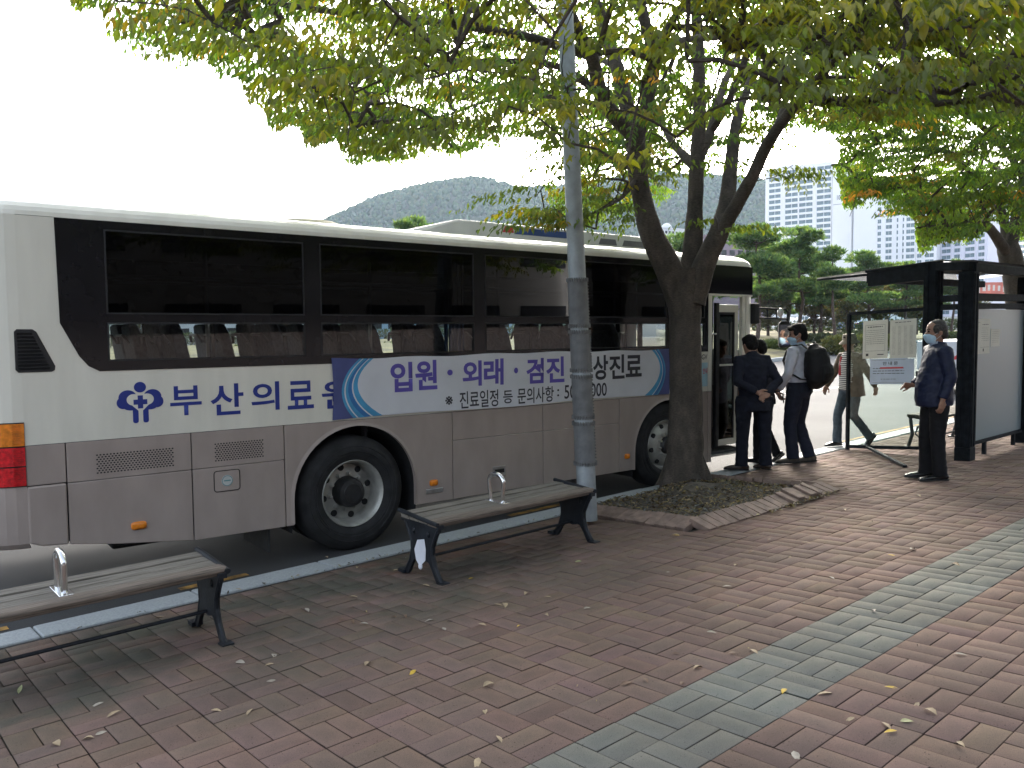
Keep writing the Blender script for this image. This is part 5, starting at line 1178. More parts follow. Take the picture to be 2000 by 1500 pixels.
# scrolled bench inside
def scroll_bench():
    X0, Y0 = 11.18, 4.24; b_ = thing('park_bench', 'slatted bench with scrolled iron ends inside the bus shelter', 'bench', (X0, Y0, gz(X0, Y0)))
    for x in (0, 1.5):
        mb = MB(); mb.tube([(x, -.02, .46), (x, .05, .47), (x, .30, .42), (x, .46, .44)], .022, 8); mb.tube([(x, -.02, .46), (x, .05, .40), (x, .09, .2), (x, .05, .02)], .024, 8); mb.tube([(x, .43, .42), (x, .40, .2), (x, .45, .02)], .024, 8)
        sp2 = [(x, .24+r_*math.cos(a), .26+r_*math.sin(a)) for a, r_ in ((k*.45, .10-.005*k) for k in range(18))]; mb.tube(sp2, .011, 6); mb.tube([(x, .09, .33), (x, .18, .36), (x, .34, .3), (x, .36, .2), (x, .26, .12), (x, .12, .12)], .010, 6)
        mb.box(x-.04, x+.04, .0, .09, 0, .025); mb.box(x-.04, x+.04, .41, .5, 0, .025); mb.build('bench_end', mat('iron_grey', (.05, .055, .06), .45), b_, smooth=True)
    for k in range(5): MB().box(-.04, 1.54, .03+k*.088, .108+k*.088, .43, .465).build('seat_slat', m_slat, b_, bevel=.006)
    MB().tube([(0, .25, .15), (1.5, .25, .15)], .012, 6).build('tie_rod', m_iron, b_)
scroll_bench()
# ------------------------------------------------------------------ people
m_skin = mat('skin', (.38, .215, .15), .5, var=.08, scale=22); m_skin2 = mat('skin_tan', (.31, .17, .115), .5, var=.1, scale=22)
m_hair = mat('hair_black', (.009, .008, .008), .8, spec=.2, var=.35, scale=60, bump=.4, bscale=120, stretch=(1, 1, .3)); m_hairg = mat('hair_thin', (.035, .03, .028), .6, var=.4, scale=50, bump=.3, bscale=120)
m_mask = mat('face_mask', (.42, .60, .74), .8, var=.05, scale=30); m_eye = mat('eye_dark', (.012, .01, .01), .2)
def cloth(name, c, rough=.85, var=.14, scale=18): return mat(name, c, rough, var=var, scale=scale, bump=.12, bscale=320, spec=.25)
def rotx(p, piv, a): y, z = p[1]-piv[1], p[2]-piv[2]; return V(p[0], piv[1]+y*math.cos(a)+z*math.sin(a), piv[2]-y*math.sin(a)+z*math.cos(a))
class Figure:
    """local frame: x to the person's right, y forward, z up; heights as fractions of the stature H"""
    def __init__(s, name, label, loc, face, H=1.7, lean=0., headyaw=0., headpitch=0., stoop=0.):
        f = unit(V(face[0], face[1], 0)); s.H = H; s.k = H/1.7
        s.o = thing('person', label, 'person', loc, math.atan2(f[1], f[0])-math.pi/2); s.lean = lean; s.hy = headyaw; s.hp = headpitch
        s.hip = V(0, 0, .90)*s.k; s.stoop = stoop
    def U(s, p):                                         # upper-body point with lean and stoop
        p = V(*p)*s.k; p = rotx(p, s.hip, s.lean)
        if p[2] > 1.2*s.k*math.cos(s.lean) and s.stoop: p = rotx(p, V(0, s.hip[1]+math.sin(s.lean)*.3, 1.2*s.k), s.stoop)
        return p
    def head(s, p):
        """head-space point (origin at the neck top) to figure space"""
        nk = s.U((0, -.005, 1.45)); q = Euler((-s.hp, 0, s.hy)).to_matrix() @ Vector(V(*p)*s.k); return nk+np.array(q)
    def body(s, skin, armL, armR, legL, legR, handL=None, handR=None, neck=True):
        """armX: (elbow, wrist) in figure space; legX: (hip, knee, ankle)"""
        b_ = MB(); k = s.k; hd = s.head
        rg = []
        for z, w_, d_, y in ((-.03, .050, .052, -.005), (.005, .052, .058, .018), (.03, .056, .070, .022), (.06, .064, .082, .014), (.10, .072, .092, .006), (.14, .076, .098, .0), (.18, .073, .094, -.006), (.205, .060, .080, -.008), (.225, .036, .05, -.008), (.234, .012, .016, -.008)):
            rg.append([hd((w_*math.cos(a), y+d_*math.sin(a), z)) for a in np.linspace(0, 2*math.pi, 20, endpoint=False)])
        b_.loft(rg)
        b_.tube([s.U((0, -.02, 1.36)), s.U((0, -.012, 1.43)), hd((0, -.02, .06))], [.058*k, .053*k, .05*k], 12, rounded=True)
        b_.tube([hd((0, .098, .115)), hd((0, .114, .085)), hd((0, .120, .072)), hd((0, .10, .066))], [.009*k, .012*k, .015*k, .010*k], 8, rounded=True)
        for x in (-1, 1):
            b_.tube([hd((x*.072, -.004, .125)), hd((x*.083, -.014, .11)), hd((x*.081, -.012, .09)), hd((x*.072, .0, .065))], [(.007*k, .014*k), (.008*k, .022*k), (.008*k, .019*k), (.006*k, .011*k)], 8, side=(1, 0, 0), rounded=True)
        b_.tube([s.U((0, 0, .86)), s.U((0, 0, 1.05)), s.U((0, 0, 1.25)), s.U((0, -.01, 1.38))], [(.13*k, .09*k), (.12*k, .085*k), (.14*k, .09*k), (.08*k, .06*k)], 14, side=(1, 0, 0), rounded=True)
        for sg, arm, leg, hand in ((-1, armL, legL, handL), (1, armR, legR, handR)):
            sh = s.U((sg*.165, -.01, 1.375)); b_.tube([s.U((sg*.06, -.01, 1.36)), sh, arm[0], arm[1]], [.05*k, .046*k, .038*k, .027*k], 10, rounded=True)
            b_.tube([leg[0], leg[1], leg[2]], [.075*k, .05*k, .036*k], 10, rounded=True); b_.tube([V(0, 0, .86)*k+(leg[0]-V(leg[0][0], 0, leg[0][2]))*.5, leg[0]], [.09*k, .075*k], 10, rounded=True)
            if hand: s.hand(b_, arm[1], hand, sg)
        s.b = blob(b_, 'body', skin, s.o, .0062, 4); s.arms = (armL, armR); s.legs = (legL, legR)
        for x in (-1, 1): MB().ball(hd((x*.031, .0885, .122)), .0105*k, 4).build('eye', m_eye, s.o, smooth=True)
        mb = MB()
        for x in (-1, 1): mb.tube([hd((x*.016, .097, .143)), hd((x*.034, .093, .149)), hd((x*.05, .08, .142))], .0042*k, 6)
        mb.build('eyebrow', m_hair, s.o, smooth=True)
        return s
    def hand(s, b_, wrist, spec, sg):
        """spec: (direction the hand points, palm normal, finger curl in radians, spread)"""
        d_, pn, curl = unit(spec[0]), unit(spec[1]), spec[2]; pn = unit(pn-d_*(pn @ d_)); sd_ = unit(np.cross(d_, pn))*(spec[3] if len(spec) > 3 else 1); k = s.k
        kn = wrist+d_*.088*k
        b_.tube([wrist-d_*.03*k, wrist+d_*.01*k, wrist+d_*.05*k, kn], [(.024*k, .019*k), (.028*k, .017*k), (.039*k, .0155*k), (.040*k, .012*k)], 10, side=sd_, rounded=True)
        for i, (off, L_, r_) in enumerate(((-.030, .068, .0088), (-.0105, .078, .0092), (.0105, .073, .009), (.029, .058, .0082))):
            q = kn+sd_*off*k-d_*.006*k; pts = [q-d_*.02*k, q]; c_ = curl*(.55+.12*i); dir_ = d_
            ang = 0
            for seg in (.42, .33, .25):
                ang += c_; v = unit(d_*math.cos(ang)+pn*math.sin(ang)); q = q+v*L_*seg*k; pts.append(q)
            b_.tube(pts, [r_*k*m_ for m_ in (1.05, 1.05, 1., .95, .85)], 8, side=sd_, rounded=True)
        t0 = wrist+d_*.022*k-sd_*.026*k; t1 = t0+unit(d_*.7-sd_*.75+pn*.25)*.038*k; t2 = t1+unit(d_*.95-sd_*.15+pn*.45)*.030*k; t3 = t2+unit(d_*.9+pn*.6)*.022*k
        b_.tube([wrist+d_*.01*k-sd_*.008*k, t0, t1, t2, t3], [.014*k, .0145*k, .0115*k, .0105*k, .009*k], 8, side=pn, rounded=True)
    def hair(s, m, kind='full'):
        b_ = MB(); hd = s.head
        def ell(c, r_):
            b2 = MB(); b2.ball((0, 0, 0), r_, 10)
            b_.add([hd(V(*c)+V(*q)) for q in b2.v], b2.f)
        if kind == 'full':
            ell((0, -.018, .150), (.084, .098, .090)); ell((0, -.052, .095), (.073, .066, .085)); ell((0, .050, .190), (.072, .058, .036)); ell((.0, -.012, .205), (.074, .092, .044)); ell((.02, .075, .200), (.045, .036, .03))
            for x in (-1, 1): ell((x*.070, .022, .14), (.012, .034, .045))
        elif kind == 'short':
            ell((0, -.022, .150), (.091, .102, .093)); ell((0, -.055, .10), (.082, .068, .082)); ell((0, .030, .20), (.068, .066, .040))
        elif kind == 'thin':
            ell((0, -.034, .132), (.088, .078, .092)); ell((0, -.060, .085), (.074, .055, .062)); ell((0, -.016, .188), (.070, .084, .054))
            for x in (-1, 1): ell((x*.066, .014, .142), (.019, .046, .054))
        o = blob(b_, 'hair', m, s.o, .006, 3, (.0035, 55.)); return o
    def mask(s):
        b_ = MB(); hd = s.head; rg = []
        for z, w_, y0, y1 in ((-.004, .045, .03, .092), (.02, .058, .03, .112), (.05, .066, .03, .126), (.078, .06, .04, .132), (.094, .04, .06, .122)):
            rg.append([hd((w_*math.sin(a), y0+(y1-y0)*math.cos(a)**.8 if math.cos(a) > 0 else y0, z)) for a in np.linspace(-math.pi/2, math.pi/2, 13)]+[hd((w_*.8*math.sin(a), y0-.004, z)) for a in np.linspace(math.pi/2, -math.pi/2, 5)[1:-1]])
        b_.loft(rg); o = b_.build('face_mask', m_mask, s.o, smooth=True)
        st = MB()
        for x in (-1, 1):
            for z0, z1 in ((.080, .118), (.018, .075)): st.tube([hd((x*.058, .05, z0)), hd((x*.075, .02, (z0+z1)/2)), hd((x*.081, -.012, z1))], .0022*s.k, 5)
        st.build('mask_strap', mat('strap_white', (.7, .7, .7), .8), s.o)
    def jacket(s, m, hem=.80, cuff=.94, girth=1., name='jacket', amp=.007, belly=0., open_=0., torso=None, hemflare=1.):
        k = s.k; b_ = MB(); g_ = girth
        rows = torso or [(hem, .190*hemflare, .132+belly*.7, .004+belly*.3), (hem+.06, .186*hemflare, .138+belly, .006+belly*.4), (1.02, .176, .130+belly, .008+belly*.4), (1.15, .186, .128+belly*.5, .004), (1.27, .198, .124, -.006), (1.35, .186, .102, -.014), (1.405, .128, .080, -.016), (1.445, .074, .066, -.012)]
        b_.tube([s.U((0, y, z)) for z, w_, d_, y in rows], [(w_*k*g_, d_*k*g_) for z, w_, d_, y in rows], 24, side=(1, 0, 0))
        for sg, arm in ((-1, s.arms[0]), (1, s.arms[1])):
            sh = s.U((sg*.172, -.012, 1.362)); el, wr = arm; cu = el+(wr-el)*cuff
            md = (sh+el)/2; b_.tube([s.U((sg*.09, -.012, 1.355)), sh, md, el, el+(cu-el)*.5, cu], [.078*k*g_, .074*k*g_, .064*k*g_, .057*k*g_, .052*k*g_, .045*k*g_], 14, rounded=False)
        return blob(b_, name, m, s.o, .0095, 5, (amp, 11.))
    def trousers(s, m, waist=1.0, amp=.006, girth=1., name='trousers', hemr=.062):
        k = s.k; b_ = MB(); g_ = girth; lL, lR = s.legs
        b_.tube([s.U((0, .0, waist)), V(0, .0, .93)*k, V(0, -.012, .86)*k, V(0, -.008, .80)*k], [(.158*k*g_, .112*k*g_), (.168*k*g_, .124*k*g_), (.170*k*g_, .128*k*g_), (.13*k*g_, .10*k*g_)], 20, side=(1, 0, 0))
        for h_, kn, an in (lL, lR):
            th = (h_+kn)/2; cf = kn+(an-kn)*.5; en = an+unit(an-kn)*.035*k
            b_.tube([h_+V(0, 0, .05)*k, h_, th, kn, cf, an, en], [.086*k*g_, .097*k*g_, .086*k*g_, .070*k*g_, .066*k*g_, hemr*k*g_, (hemr+.004)*k*g_], 16, rounded=False)
        return blob(b_, name, m, s.o, .0095, 5, (amp, 12.))
    def shoe(s, m, ankle, dirn, pitch=0., sole=None):
        k = s.k; d_ = unit(V(dirn[0], dirn[1], 0)); up = V(0, 0, 1); d2 = unit(d_*math.cos(pitch)-up*math.sin(pitch)); u2 = np.cross(np.cross(d2, up), d2); u2 = unit(u2)
        heel = ankle-d2*.055*k; b_ = MB(); side_ = np.cross(d2, u2); b = ankle[2]
        fl = -.07*k if not sole else sole
        P_ = lambda y, z: ankle+d2*y*k+u2*z*k
        b_.tube([P_(-.07, -.045), P_(-.03, -.045), P_(.04, -.05), P_(.11, -.056), P_(.165, -.062), P_(.20, -.066)], [(.030*k, .030*k), (.038*k, .036*k), (.040*k, .033*k), (.046*k, .027*k), (.042*k, .020*k), (.024*k, .012*k)], 14, side=side_, rounded=True)
        b_.tube([P_(-.012, -.03), P_(-.012, .035)], [.044*k, .042*k], 12)
        o = blob(b_, 'shoe', m, s.o, .0065, 3)
        sl = MB(); st = [(-.088, .024), (-.06, .036), (0, .036), (.06, .040), (.12, .047), (.18, .040), (.215, .018)]
        ring_ = [(y, w_) for y, w_ in st]+[(y, -w_) for y, w_ in st[::-1]]
        sl.loft([[P_(y, z)+side_*w_*k for y, w_ in ring_] for z in (-.086, -.068)]); sl.build('shoe_sole', m_rub, o)
        return o
def stand(dx, y=0., knee=.03, k=1., out=.0): return (V(dx, 0, .87)*k, V(dx+out*.5, y*.5+knee, .47)*k, V(dx+out, y, .088)*k)

m_navy = cloth('navy_jacket', (.012, .017, .045), .55); m_blkt = cloth('black_trousers', (.008, .008, .010)); m_suit = cloth('dark_suit', (.014, .016, .028)); m_suit2 = cloth('suit_trousers', (.012, .014, .024))
m_shirt = cloth('white_shirt', (.58, .60, .68), .8, .04); m_nvt = cloth('navy_trousers', (.016, .019, .034)); m_lsh = cloth('pale_blue_shirt', (.36, .42, .55), .8, .06)
m_shoe = mat('black_leather', (.010, .010, .011), .25, var=.2, scale=20, spec=.6); m_shoeb = mat('brown_leather', (.05, .028, .018), .3, var=.25, scale=20, spec=.6); m_shoeo = mat('olive_canvas', (.075, .062, .048), .8, var=.2, scale=30)
LEFT = -np.array([DX[0]*0+MW[0, 0], MW[1, 0], 0])         # picture left, in plan
AWAY = np.array([MW[0, 1], MW[1, 1], 0])                 # picture depth, in plan
# man in the navy jacket, watching from the right
q = (G(1838, 943)+G(1812, 930))/2
f = Figure('person', 'man in navy jacket and face mask standing by the shelter post, forearm raised', q+V(0, 0, .0), LEFT+.10*AWAY, 1.70, lean=-.01, headpitch=.05, stoop=.06); k = f.k
eL, wL = f.U((-.235, -.045, 1.10)), f.U((-.235, .03, .865)); eR, wR = f.U((.225, -.02, 1.10)), f.U((.21, .165, .985))
lL, lR = stand(-.085, -.02, .02, k), stand(.095, .05, .03, k)
f.body(m_skin2, (eL, wL), (eR, wR), lL, lR, (V(0, .12, -1), V(.9, .35, .0), .55, -1), (V(-.1, .95, .05), V(-.75, .1, -.55), .75, 1))
f.jacket(m_navy, hem=.79, belly=.034, girth=1.10, hemflare=.97); f.trousers(m_blkt, girth=1.07, hemr=.068); f.hair(m_hairg, 'thin'); f.mask()
b_ = MB(); b_.tube([f.U((0, -.012, 1.36)), f.U((0, -.004, 1.43)), f.head((0, -.012, .005))], [(.085*k, .078*k), (.068*k, .07*k), (.062*k, .066*k)], 18, side=(1, 0, 0)); b_.build('shirt_collar', m_lsh, f.o, smooth=True)
b_ = MB(); b_.tube([f.U((0, -.022, 1.365)), f.U((0, -.026, 1.415)), f.U((0, -.034, 1.455))], [(.10*k, .085*k), (.082*k, .076*k), (.075*k, .066*k)], 20, side=(1, 0, 0)); b_.build('jacket_collar', m_navy, f.o, smooth=True)
f.shoe(m_shoe, lL[2]+V(0, 0, 0), (-.05, 1)); f.shoe(m_shoe, lR[2], (.12, 1))
# man in the dark suit, back turned, hands clasped behind
q = (G(1448, 918)+G(1497, 917))/2
f = Figure('person', 'man in dark suit seen from behind, hands clasped behind his back', q, AWAY+.16*LEFT, 1.69, lean=.12, headyaw=.12, headpitch=.36, stoop=.12); k = f.k
eL, wL = f.U((-.265, -.12, 1.09)), f.U((-.045, -.185, .955)); eR, wR = f.U((.265, -.12, 1.09)), f.U((.055, -.19, .925))
lL, lR = stand(-.135, .02, .0, k, -.02), stand(.135, -.02, .01, k, .01)
f.body(m_skin, (eL, wL), (eR, wR), lL, lR, (V(.9, -.15, -.35), V(-.1, -.9, .1), .5, 1), (V(-.75, -.2, -.6), V(.1, -.9, .1), .8, -1))
f.jacket(m_suit, hem=.72, cuff=.93, girth=1.05, belly=.012, hemflare=1.06); f.trousers(m_suit2, girth=1.13, hemr=.068); f.hair(m_hair, 'short')
b_ = MB(); b_.tube([f.U((0, -.025, 1.385)), f.U((0, -.022, 1.425)), f.U((0, -.016, 1.452))], [(.092*k, .078*k), (.075*k, .07*k), (.07*k, .066*k)], 20, side=(1, 0, 0)); b_.build('jacket_collar', m_suit, f.o, smooth=True)
f.shoe(m_shoeb, lL[2], (-.85, .5)); f.shoe(m_shoeb, lR[2], (-.25, 1))
# man mostly hidden beyond him, holding a phone
q = V(9.36, 5.76, gz(9.36, 5.76))
f = Figure('person', 'man in dark clothes mostly hidden beyond the suited man, holding a phone low', q, V(-.1, 1, 0), 1.62, lean=.12, headpitch=.3); k = f.k
eL, wL = f.U((-.25, -.03, 1.10)), f.U((-.2, .15, 1.0)); eR, wR = f.U((.24, -.06, 1.10)), f.U((.20, -.10, .93))
lL = stand(-.08, .05, .02, k); lR = (V(.10, 0, .87)*k, V(.12, .05, .48)*k, V(.13, -.12, .13)*k)
f.body(m_skin, (eL, wL), (eR, wR), lL, lR, (V(0, 1, 0), V(.5, 0, -.5), .5, 1), (V(.5, -.15, -.6), V(-.2, -.9, .2), .7, 1))
f.jacket(m_suit, hem=.78); f.trousers(m_blkt); f.hair(m_hair, 'short'); f.shoe(m_shoe, lL[2], (0, 1)); f.shoe(m_shoe, lR[2], (.25, 1), .75)
ph = wR+V(.07, -.045, -.05); pz = np.array(f.o.matrix_basis.to_3x3() @ Vector(ph))+q
a = Euler(f.o.rotation_euler).to_matrix()
tel = thing('mobile_phone', 'dark phone held in the hidden man\'s hand beside the suited man', 'phone', pz, f.o.rotation_euler[2])
MB().obox((0, 0, 0), (.034, .012, .012), (0, .006, .0), (-.02, 0, .07)).build('phone_case', m_shoe, tel, bevel=.004)
MB().obox((0, -.0075, 0), (.030, .011, .011), (0, .0008, 0), (-.018, 0, .063)).build('phone_screen', mat('screen_grey', (.25, .27, .3), .15), tel)
# man in white shirt with the backpack
q = G(1580, 902)+LEFT*.14
f = Figure('person', 'man in white shirt with black backpack and face mask waiting behind the suited man', q, LEFT+1.0*AWAY, 1.78, lean=.0, headyaw=.55, headpitch=.14, stoop=.03); k = f.k
eL, wL = f.U((-.235, .02, 1.10)), f.U((-.20, .15, .90)); eR, wR = f.U((.225, .04, 1.10)), f.U((.16, .22, .98))
lL = (V(-.09, 0, .87)*k, V(-.10, .06, .47)*k, V(-.10, .02, .088)*k); lR = (V(.09, 0, .87)*k, V(.10, .05, .47)*k, V(.08, -.10, .092)*k)
f.body(m_skin, (eL, wL), (eR, wR), lL, lR, (V(.35, .9, .0), V(.3, 0, -.9), .6, 1), (V(-.4, .9, .1), V(-.3, 0, -.9), .6, 1))
f.jacket(m_shirt, hem=.97, cuff=.95, girth=.97, name='shirt', amp=.008, torso=[(.965, .165, .118, .004), (1.02, .172, .124, .01), (1.10, .176, .126, .012), (1.2, .186, .126, .006), (1.29, .192, .12, -.004), (1.36, .178, .098, -.012), (1.405, .12, .076, -.014), (1.45, .068, .064, -.01)])
f.trousers(m_nvt, waist=.985, girth=1.13, hemr=.066); f.hair(m_hair, 'full'); f.mask()
b_ = MB(); b_.tube([f.U((0, .004, .955)), f.U((0, .004, .985))], [(.168*k, .122*k), (.168*k, .122*k)], 28, side=(1, 0, 0)); b_.build('belt', m_shoe, f.o, smooth=True)
b_ = MB(); b_.tube([f.U((0, -.018, 1.40)), f.U((0, -.014, 1.435)), f.U((0, -.008, 1.462))], [(.082*k, .075*k), (.068*k, .068*k), (.064*k, .064*k)], 20, side=(1, 0, 0)); b_.build('shirt_collar', m_lsh, f.o, smooth=True)
f.shoe(m_shoeo, lL[2], (-.75, .7)); f.shoe(m_shoeo, lR[2], (-.75, .7), .05)
bag = thing('backpack', 'black backpack with a red tag worn by the man in white', 'backpack', q, f.o.rotation_euler[2]); m_bag = cloth('bag_nylon', (.010, .010, .011), .6)
b_ = MB(); U = f.U
b_.tube([U((0, -.20, .985)), U((0, -.225, 1.02)), U((0, -.235, 1.12)), U((0, -.225, 1.25)), U((0, -.205, 1.36)), U((0, -.19, 1.40))], [(.13*k, .10*k), (.165*k, .142*k), (.172*k, .155*k), (.168*k, .145*k), (.15*k, .115*k), (.10*k, .065*k)], 20, side=(1, 0, 0), rounded=True)
b_.tube([U((0, -.355, 1.03)), U((0, -.375, 1.10)), U((0, -.36, 1.19))], [(.12*k, .03*k), (.13*k, .04*k), (.12*k, .03*k)], 14, side=(1, 0, 0), rounded=True)
blob(b_, 'bag_body', m_bag, bag, .01, 3, (.004, 14.))
for x in (-1, 1):
    s_ = MB(); s_.tube([U((x*.10, -.16, 1.385)), U((x*.115, -.09, 1.44)), U((x*.125, .0, 1.43)), U((x*.135, .085, 1.37)), U((x*.15, .125, 1.25)), U((x*.185, .07, 1.13)), U((x*.165, -.10, 1.03)), U((x*.13, -.19, 1.02))], [(.030*k, .008*k)]*8, 8, side=(1, 0, 0)); s_.build('bag_strap', m_bag, bag, smooth=True)
s_ = MB(); s_.tube([U((-.03, -.19, 1.43)), U((-.03, -.2, 1.46)), U((.03, -.2, 1.46)), U((.03, -.19, 1.43))], .008, 6); s_.build('bag_handle', m_bag, bag, smooth=True)
MB().ball(U((-.02, -.29, .985)), (.025, .018, .02), 5).ball(U((.02, -.285, .965)), (.018, .012, .014), 5).build('bag_tag', mat('tag_red', (.45, .02, .03), .6), bag, smooth=True)
# woman in hat walking behind the glass
q = (G(1648, 878)+G(1696, 866))/2+V(.12, .06, 0)+LEFT*.09; q[2] = gz(q[0], q[1])
f = Figure('person', 'woman in bucket hat, brown jacket and striped top walking behind the glass panel', q, V(-1, .42, 0), 1.63, lean=.06, headpitch=.12); k = f.k
m_jean = cloth('grey_denim', (.075, .105, .135)); m_brn = cloth('brown_jacket', (.105, .078, .056), .75)
eL, wL = f.U((-.24, -.12, 1.10)), f.U((-.25, -.22, .90)); eR, wR = f.U((.26, .06, 1.12)), f.U((.29, .20, .92))
lL = (V(-.085, 0, .87)*k, V(-.085, .02, .47)*k, V(-.09, -.27, .15)*k); lR = (V(.085, 0, .87)*k, V(.085, .16, .49)*k, V(.085, .17, .088)*k)
f.body(m_skin, (eL, wL), (eR, wR), lL, lR, (V(0, -.2, -1), V(.9, 0, 0), .4, -1), (V(.1, .35, -.9), V(-.9, .1, 0), .4, 1))
st_m = bpy.data.materials.new('striped_knit'); nt, N, L = nodes_of(st_m); wv = N.new('ShaderNodeTexWave'); wv.wave_type = 'BANDS'; wv.bands_direction = 'Z'; wv.inputs['Scale'].default_value = 11.5; tcw = N.new('ShaderNodeTexCoord')
L.new(tcw.outputs['Object'], wv.inputs['Vector']); L.new(ramp(nt, wv.outputs[0], [(.42, (.03, .03, .045)), (.55, (.58, .58, .56))]), N['Principled BSDF'].inputs['Base Color']); N['Principled BSDF'].inputs['Roughness'].default_value = .9
b_ = MB(); b_.tube([f.U((0, .025, .86)), f.U((0, .03, .98)), f.U((0, .032, 1.12)), f.U((0, .03, 1.25)), f.U((0, .015, 1.36)), f.U((0, 0, 1.43))], [(.172*k, .125*k), (.165*k, .125*k), (.16*k, .12*k), (.16*k, .115*k), (.12*k, .09*k), (.065*k, .06*k)], 24, side=(1, 0, 0)); b_.build('striped_top', st_m, f.o, smooth=True)
jk = MB(); rows = [(.76, .22, .165), (.9, .206, .155), (1.1, .195, .14), (1.27, .20, .13), (1.36, .17, .105), (1.43, .09, .085)]
rg = []
for z, w_, d_ in rows:
    op = .62 if z < 1.3 else .3
    rg.append([f.U((w_*math.sin(a), -.01+d_*math.cos(a), z)) for a in np.linspace(op, 2*math.pi-op, 25)]+[f.U((w_*.93*math.sin(a), -.01+d_*.93*math.cos(a), z)) for a in np.linspace(2*math.pi-op, op, 25)])
jk.loft(rg)
for sg, (el, wr) in ((-1, f.arms[0]), (1, f.arms[1])): jk.tube([f.U((sg*.10, -.01, 1.35)), f.U((sg*.172, -.012, 1.36)), el, el+(wr-el)*.95], [.07*k, .07*k, .057*k, .045*k], 14, rounded=True)
blob(jk, 'jacket', m_brn, f.o, .009, 3, (.007, 12.)); f.trousers(m_jean, girth=.98, hemr=.07); f.hair(m_hair, 'short')
ht = MB(); ht.lathe([(.155, .105), (.150, .118), (.112, .15), (.103, .16), (.098, .21), (.082, .245), (.04, .252), (.0, .252)], (0, 0, 0), (0, 0, 1), 28); h2 = MB(); h2.add([f.head((p_[0]*.94, p_[1]*1.0-.006, p_[2])) for p_ in ht.v], ht.f); o = h2.build('bucket_hat', cloth('hat_beige', (.30, .26, .20)), f.o, smooth=True)
sf = MB(); sf.tube([f.U((.06, .10, 1.36)), f.U((.05, .135, 1.22)), f.U((.055, .15, 1.08))], [(.03*k, .012*k)]*3, 8, side=(1, 0, 0)); sf.build('red_scarf', cloth('scarf_red', (.32, .03, .04)), f.o, smooth=True)
f.shoe(m_shoe, lR[2], (0, 1)); f.shoe(m_shoe, lL[2], (0, 1), .8)
# passenger seated near the front of the bus
pq = bus.matrix_world @ Vector((4.02, 1.0, .46))
f = Figure('person', 'passenger in blue top seated inside the bus behind the window near the front', np.array(pq), np.array(BD)*V(1, 1, 0), 1.66, lean=.03); k = f.k
dz = V(0, 0, .0)
eL, wL = f.U((-.22, .05, 1.12)), f.U((-.15, .25, 1.0)); eR, wR = f.U((.22, .05, 1.12)), f.U((.15, .25, 1.0))
lL = (V(-.09, .02, .87)*k, V(-.10, .42, .85)*k, V(-.10, .42, .45)*k); lR = (V(.09, .02, .87)*k, V(.10, .42, .85)*k, V(.10, .42, .45)*k)
f.body(m_skin, (eL, wL), (eR, wR), lL, lR, (V(.3, .9, 0), V(0, 0, -1), .5, 1), (V(-.3, .9, 0), V(0, 0, -1), .5, 1)); f.jacket(cloth('blue_top', (.06, .10, .22)), hem=.85); f.hair(m_hair, 'short'); f.trousers(m_nvt)
# ------------------------------------------------------------------ beyond the road: median, hedges, pines, towers, hill
rs = np.random.RandomState(11)
FK = [RD(*q)[:2] for q in ((1618, 695), (1700, 680), (1860, 661))]   # far kerb, seen to curve away
fk = lambda X: float(np.interp(X, [-60, 20, FK[0][0], FK[1][0], FK[2][0], 130], [17., 19., FK[0][1], FK[1][1], FK[2][1], 36.]))
XS = [-60, -30, 0, 20, 30, 40, 45, 50, 55, 60, 70, 80, 95]
m_lawn = mat('lawn', (.15, .13, .045), .95, var=.4, scale=.8, bump=.5, bscale=30)
g = MB(); vs = []
for x in XS:
    for dy, dz in ((0, .16), (1.5, .3), (6, .9), (14, 1.2), (40, 1.0)): vs.append((x, fk(x)+.25+dy, rz(x)+dz))
g.add(vs, [(i*5+j, (i+1)*5+j, (i+1)*5+j+1, i*5+j+1) for i in range(len(XS)-1) for j in range(4)]); structure('lawn', g, m_lawn, smooth=True)
g = MB()
for a, b_ in zip(XS[:-1], XS[1:]):
    p0, p1 = (a, fk(a)), (b_, fk(b_)); z0, z1 = rz(a), rz(b_)
    g.add([(p0[0], p0[1], z0-.1), (p1[0], p1[1], z1-.1), (p1[0], p1[1], z1+.17), (p0[0], p0[1], z0+.17), (p1[0], p1[1]+.3, z1+.17), (p0[0], p0[1]+.3, z0+.17)], [(0, 1, 2, 3), (3, 2, 4, 5)])
structure('far_kerb', g, m_kerb)
def tufts(centres, radii, n, size, cols, up=.3, blades=3, flat=1.):
    """leafy blades spread through ellipsoids: verts, tris, colours"""
    vs, fs, cs = [], [], []
    for c, r_ in zip(centres, radii):
        tone = rs.uniform(.8, 1.15)
        for _ in range(n):
            d_ = rs.normal(size=3); d_ /= np.linalg.norm(d_); q = np.array(c)+d_*np.array(r_)*rs.uniform(.55, 1.0)
            base = cols[rs.randint(len(cols))]
            for _ in range(blades):
                ax = unit(d_+rs.normal(size=3)*.55+V(0, 0, up)); sd_ = unit(np.cross(ax, rs.normal(size=3))); L_ = size*rs.uniform(.6, 1.3); w_ = L_*.20*flat
                o = len(vs); vs += [q-sd_*w_, q+sd_*w_, q+ax*L_]; fs.append((o, o+1, o+2)); j = tone*rs.uniform(.75, 1.2); cs.append([min(1, k*j) for k in base])
    return vs, fs, cs
m_need = leaf_mat('needles', .45, .04)
m_pbark = mat('pine_bark', (.085, .058, .045), .9, var=.3, scale=8, bump=.6, bscale=30)
NEED = [(.085, .17, .065), (.11, .20, .075), (.06, .12, .052), (.16, .235, .085)]
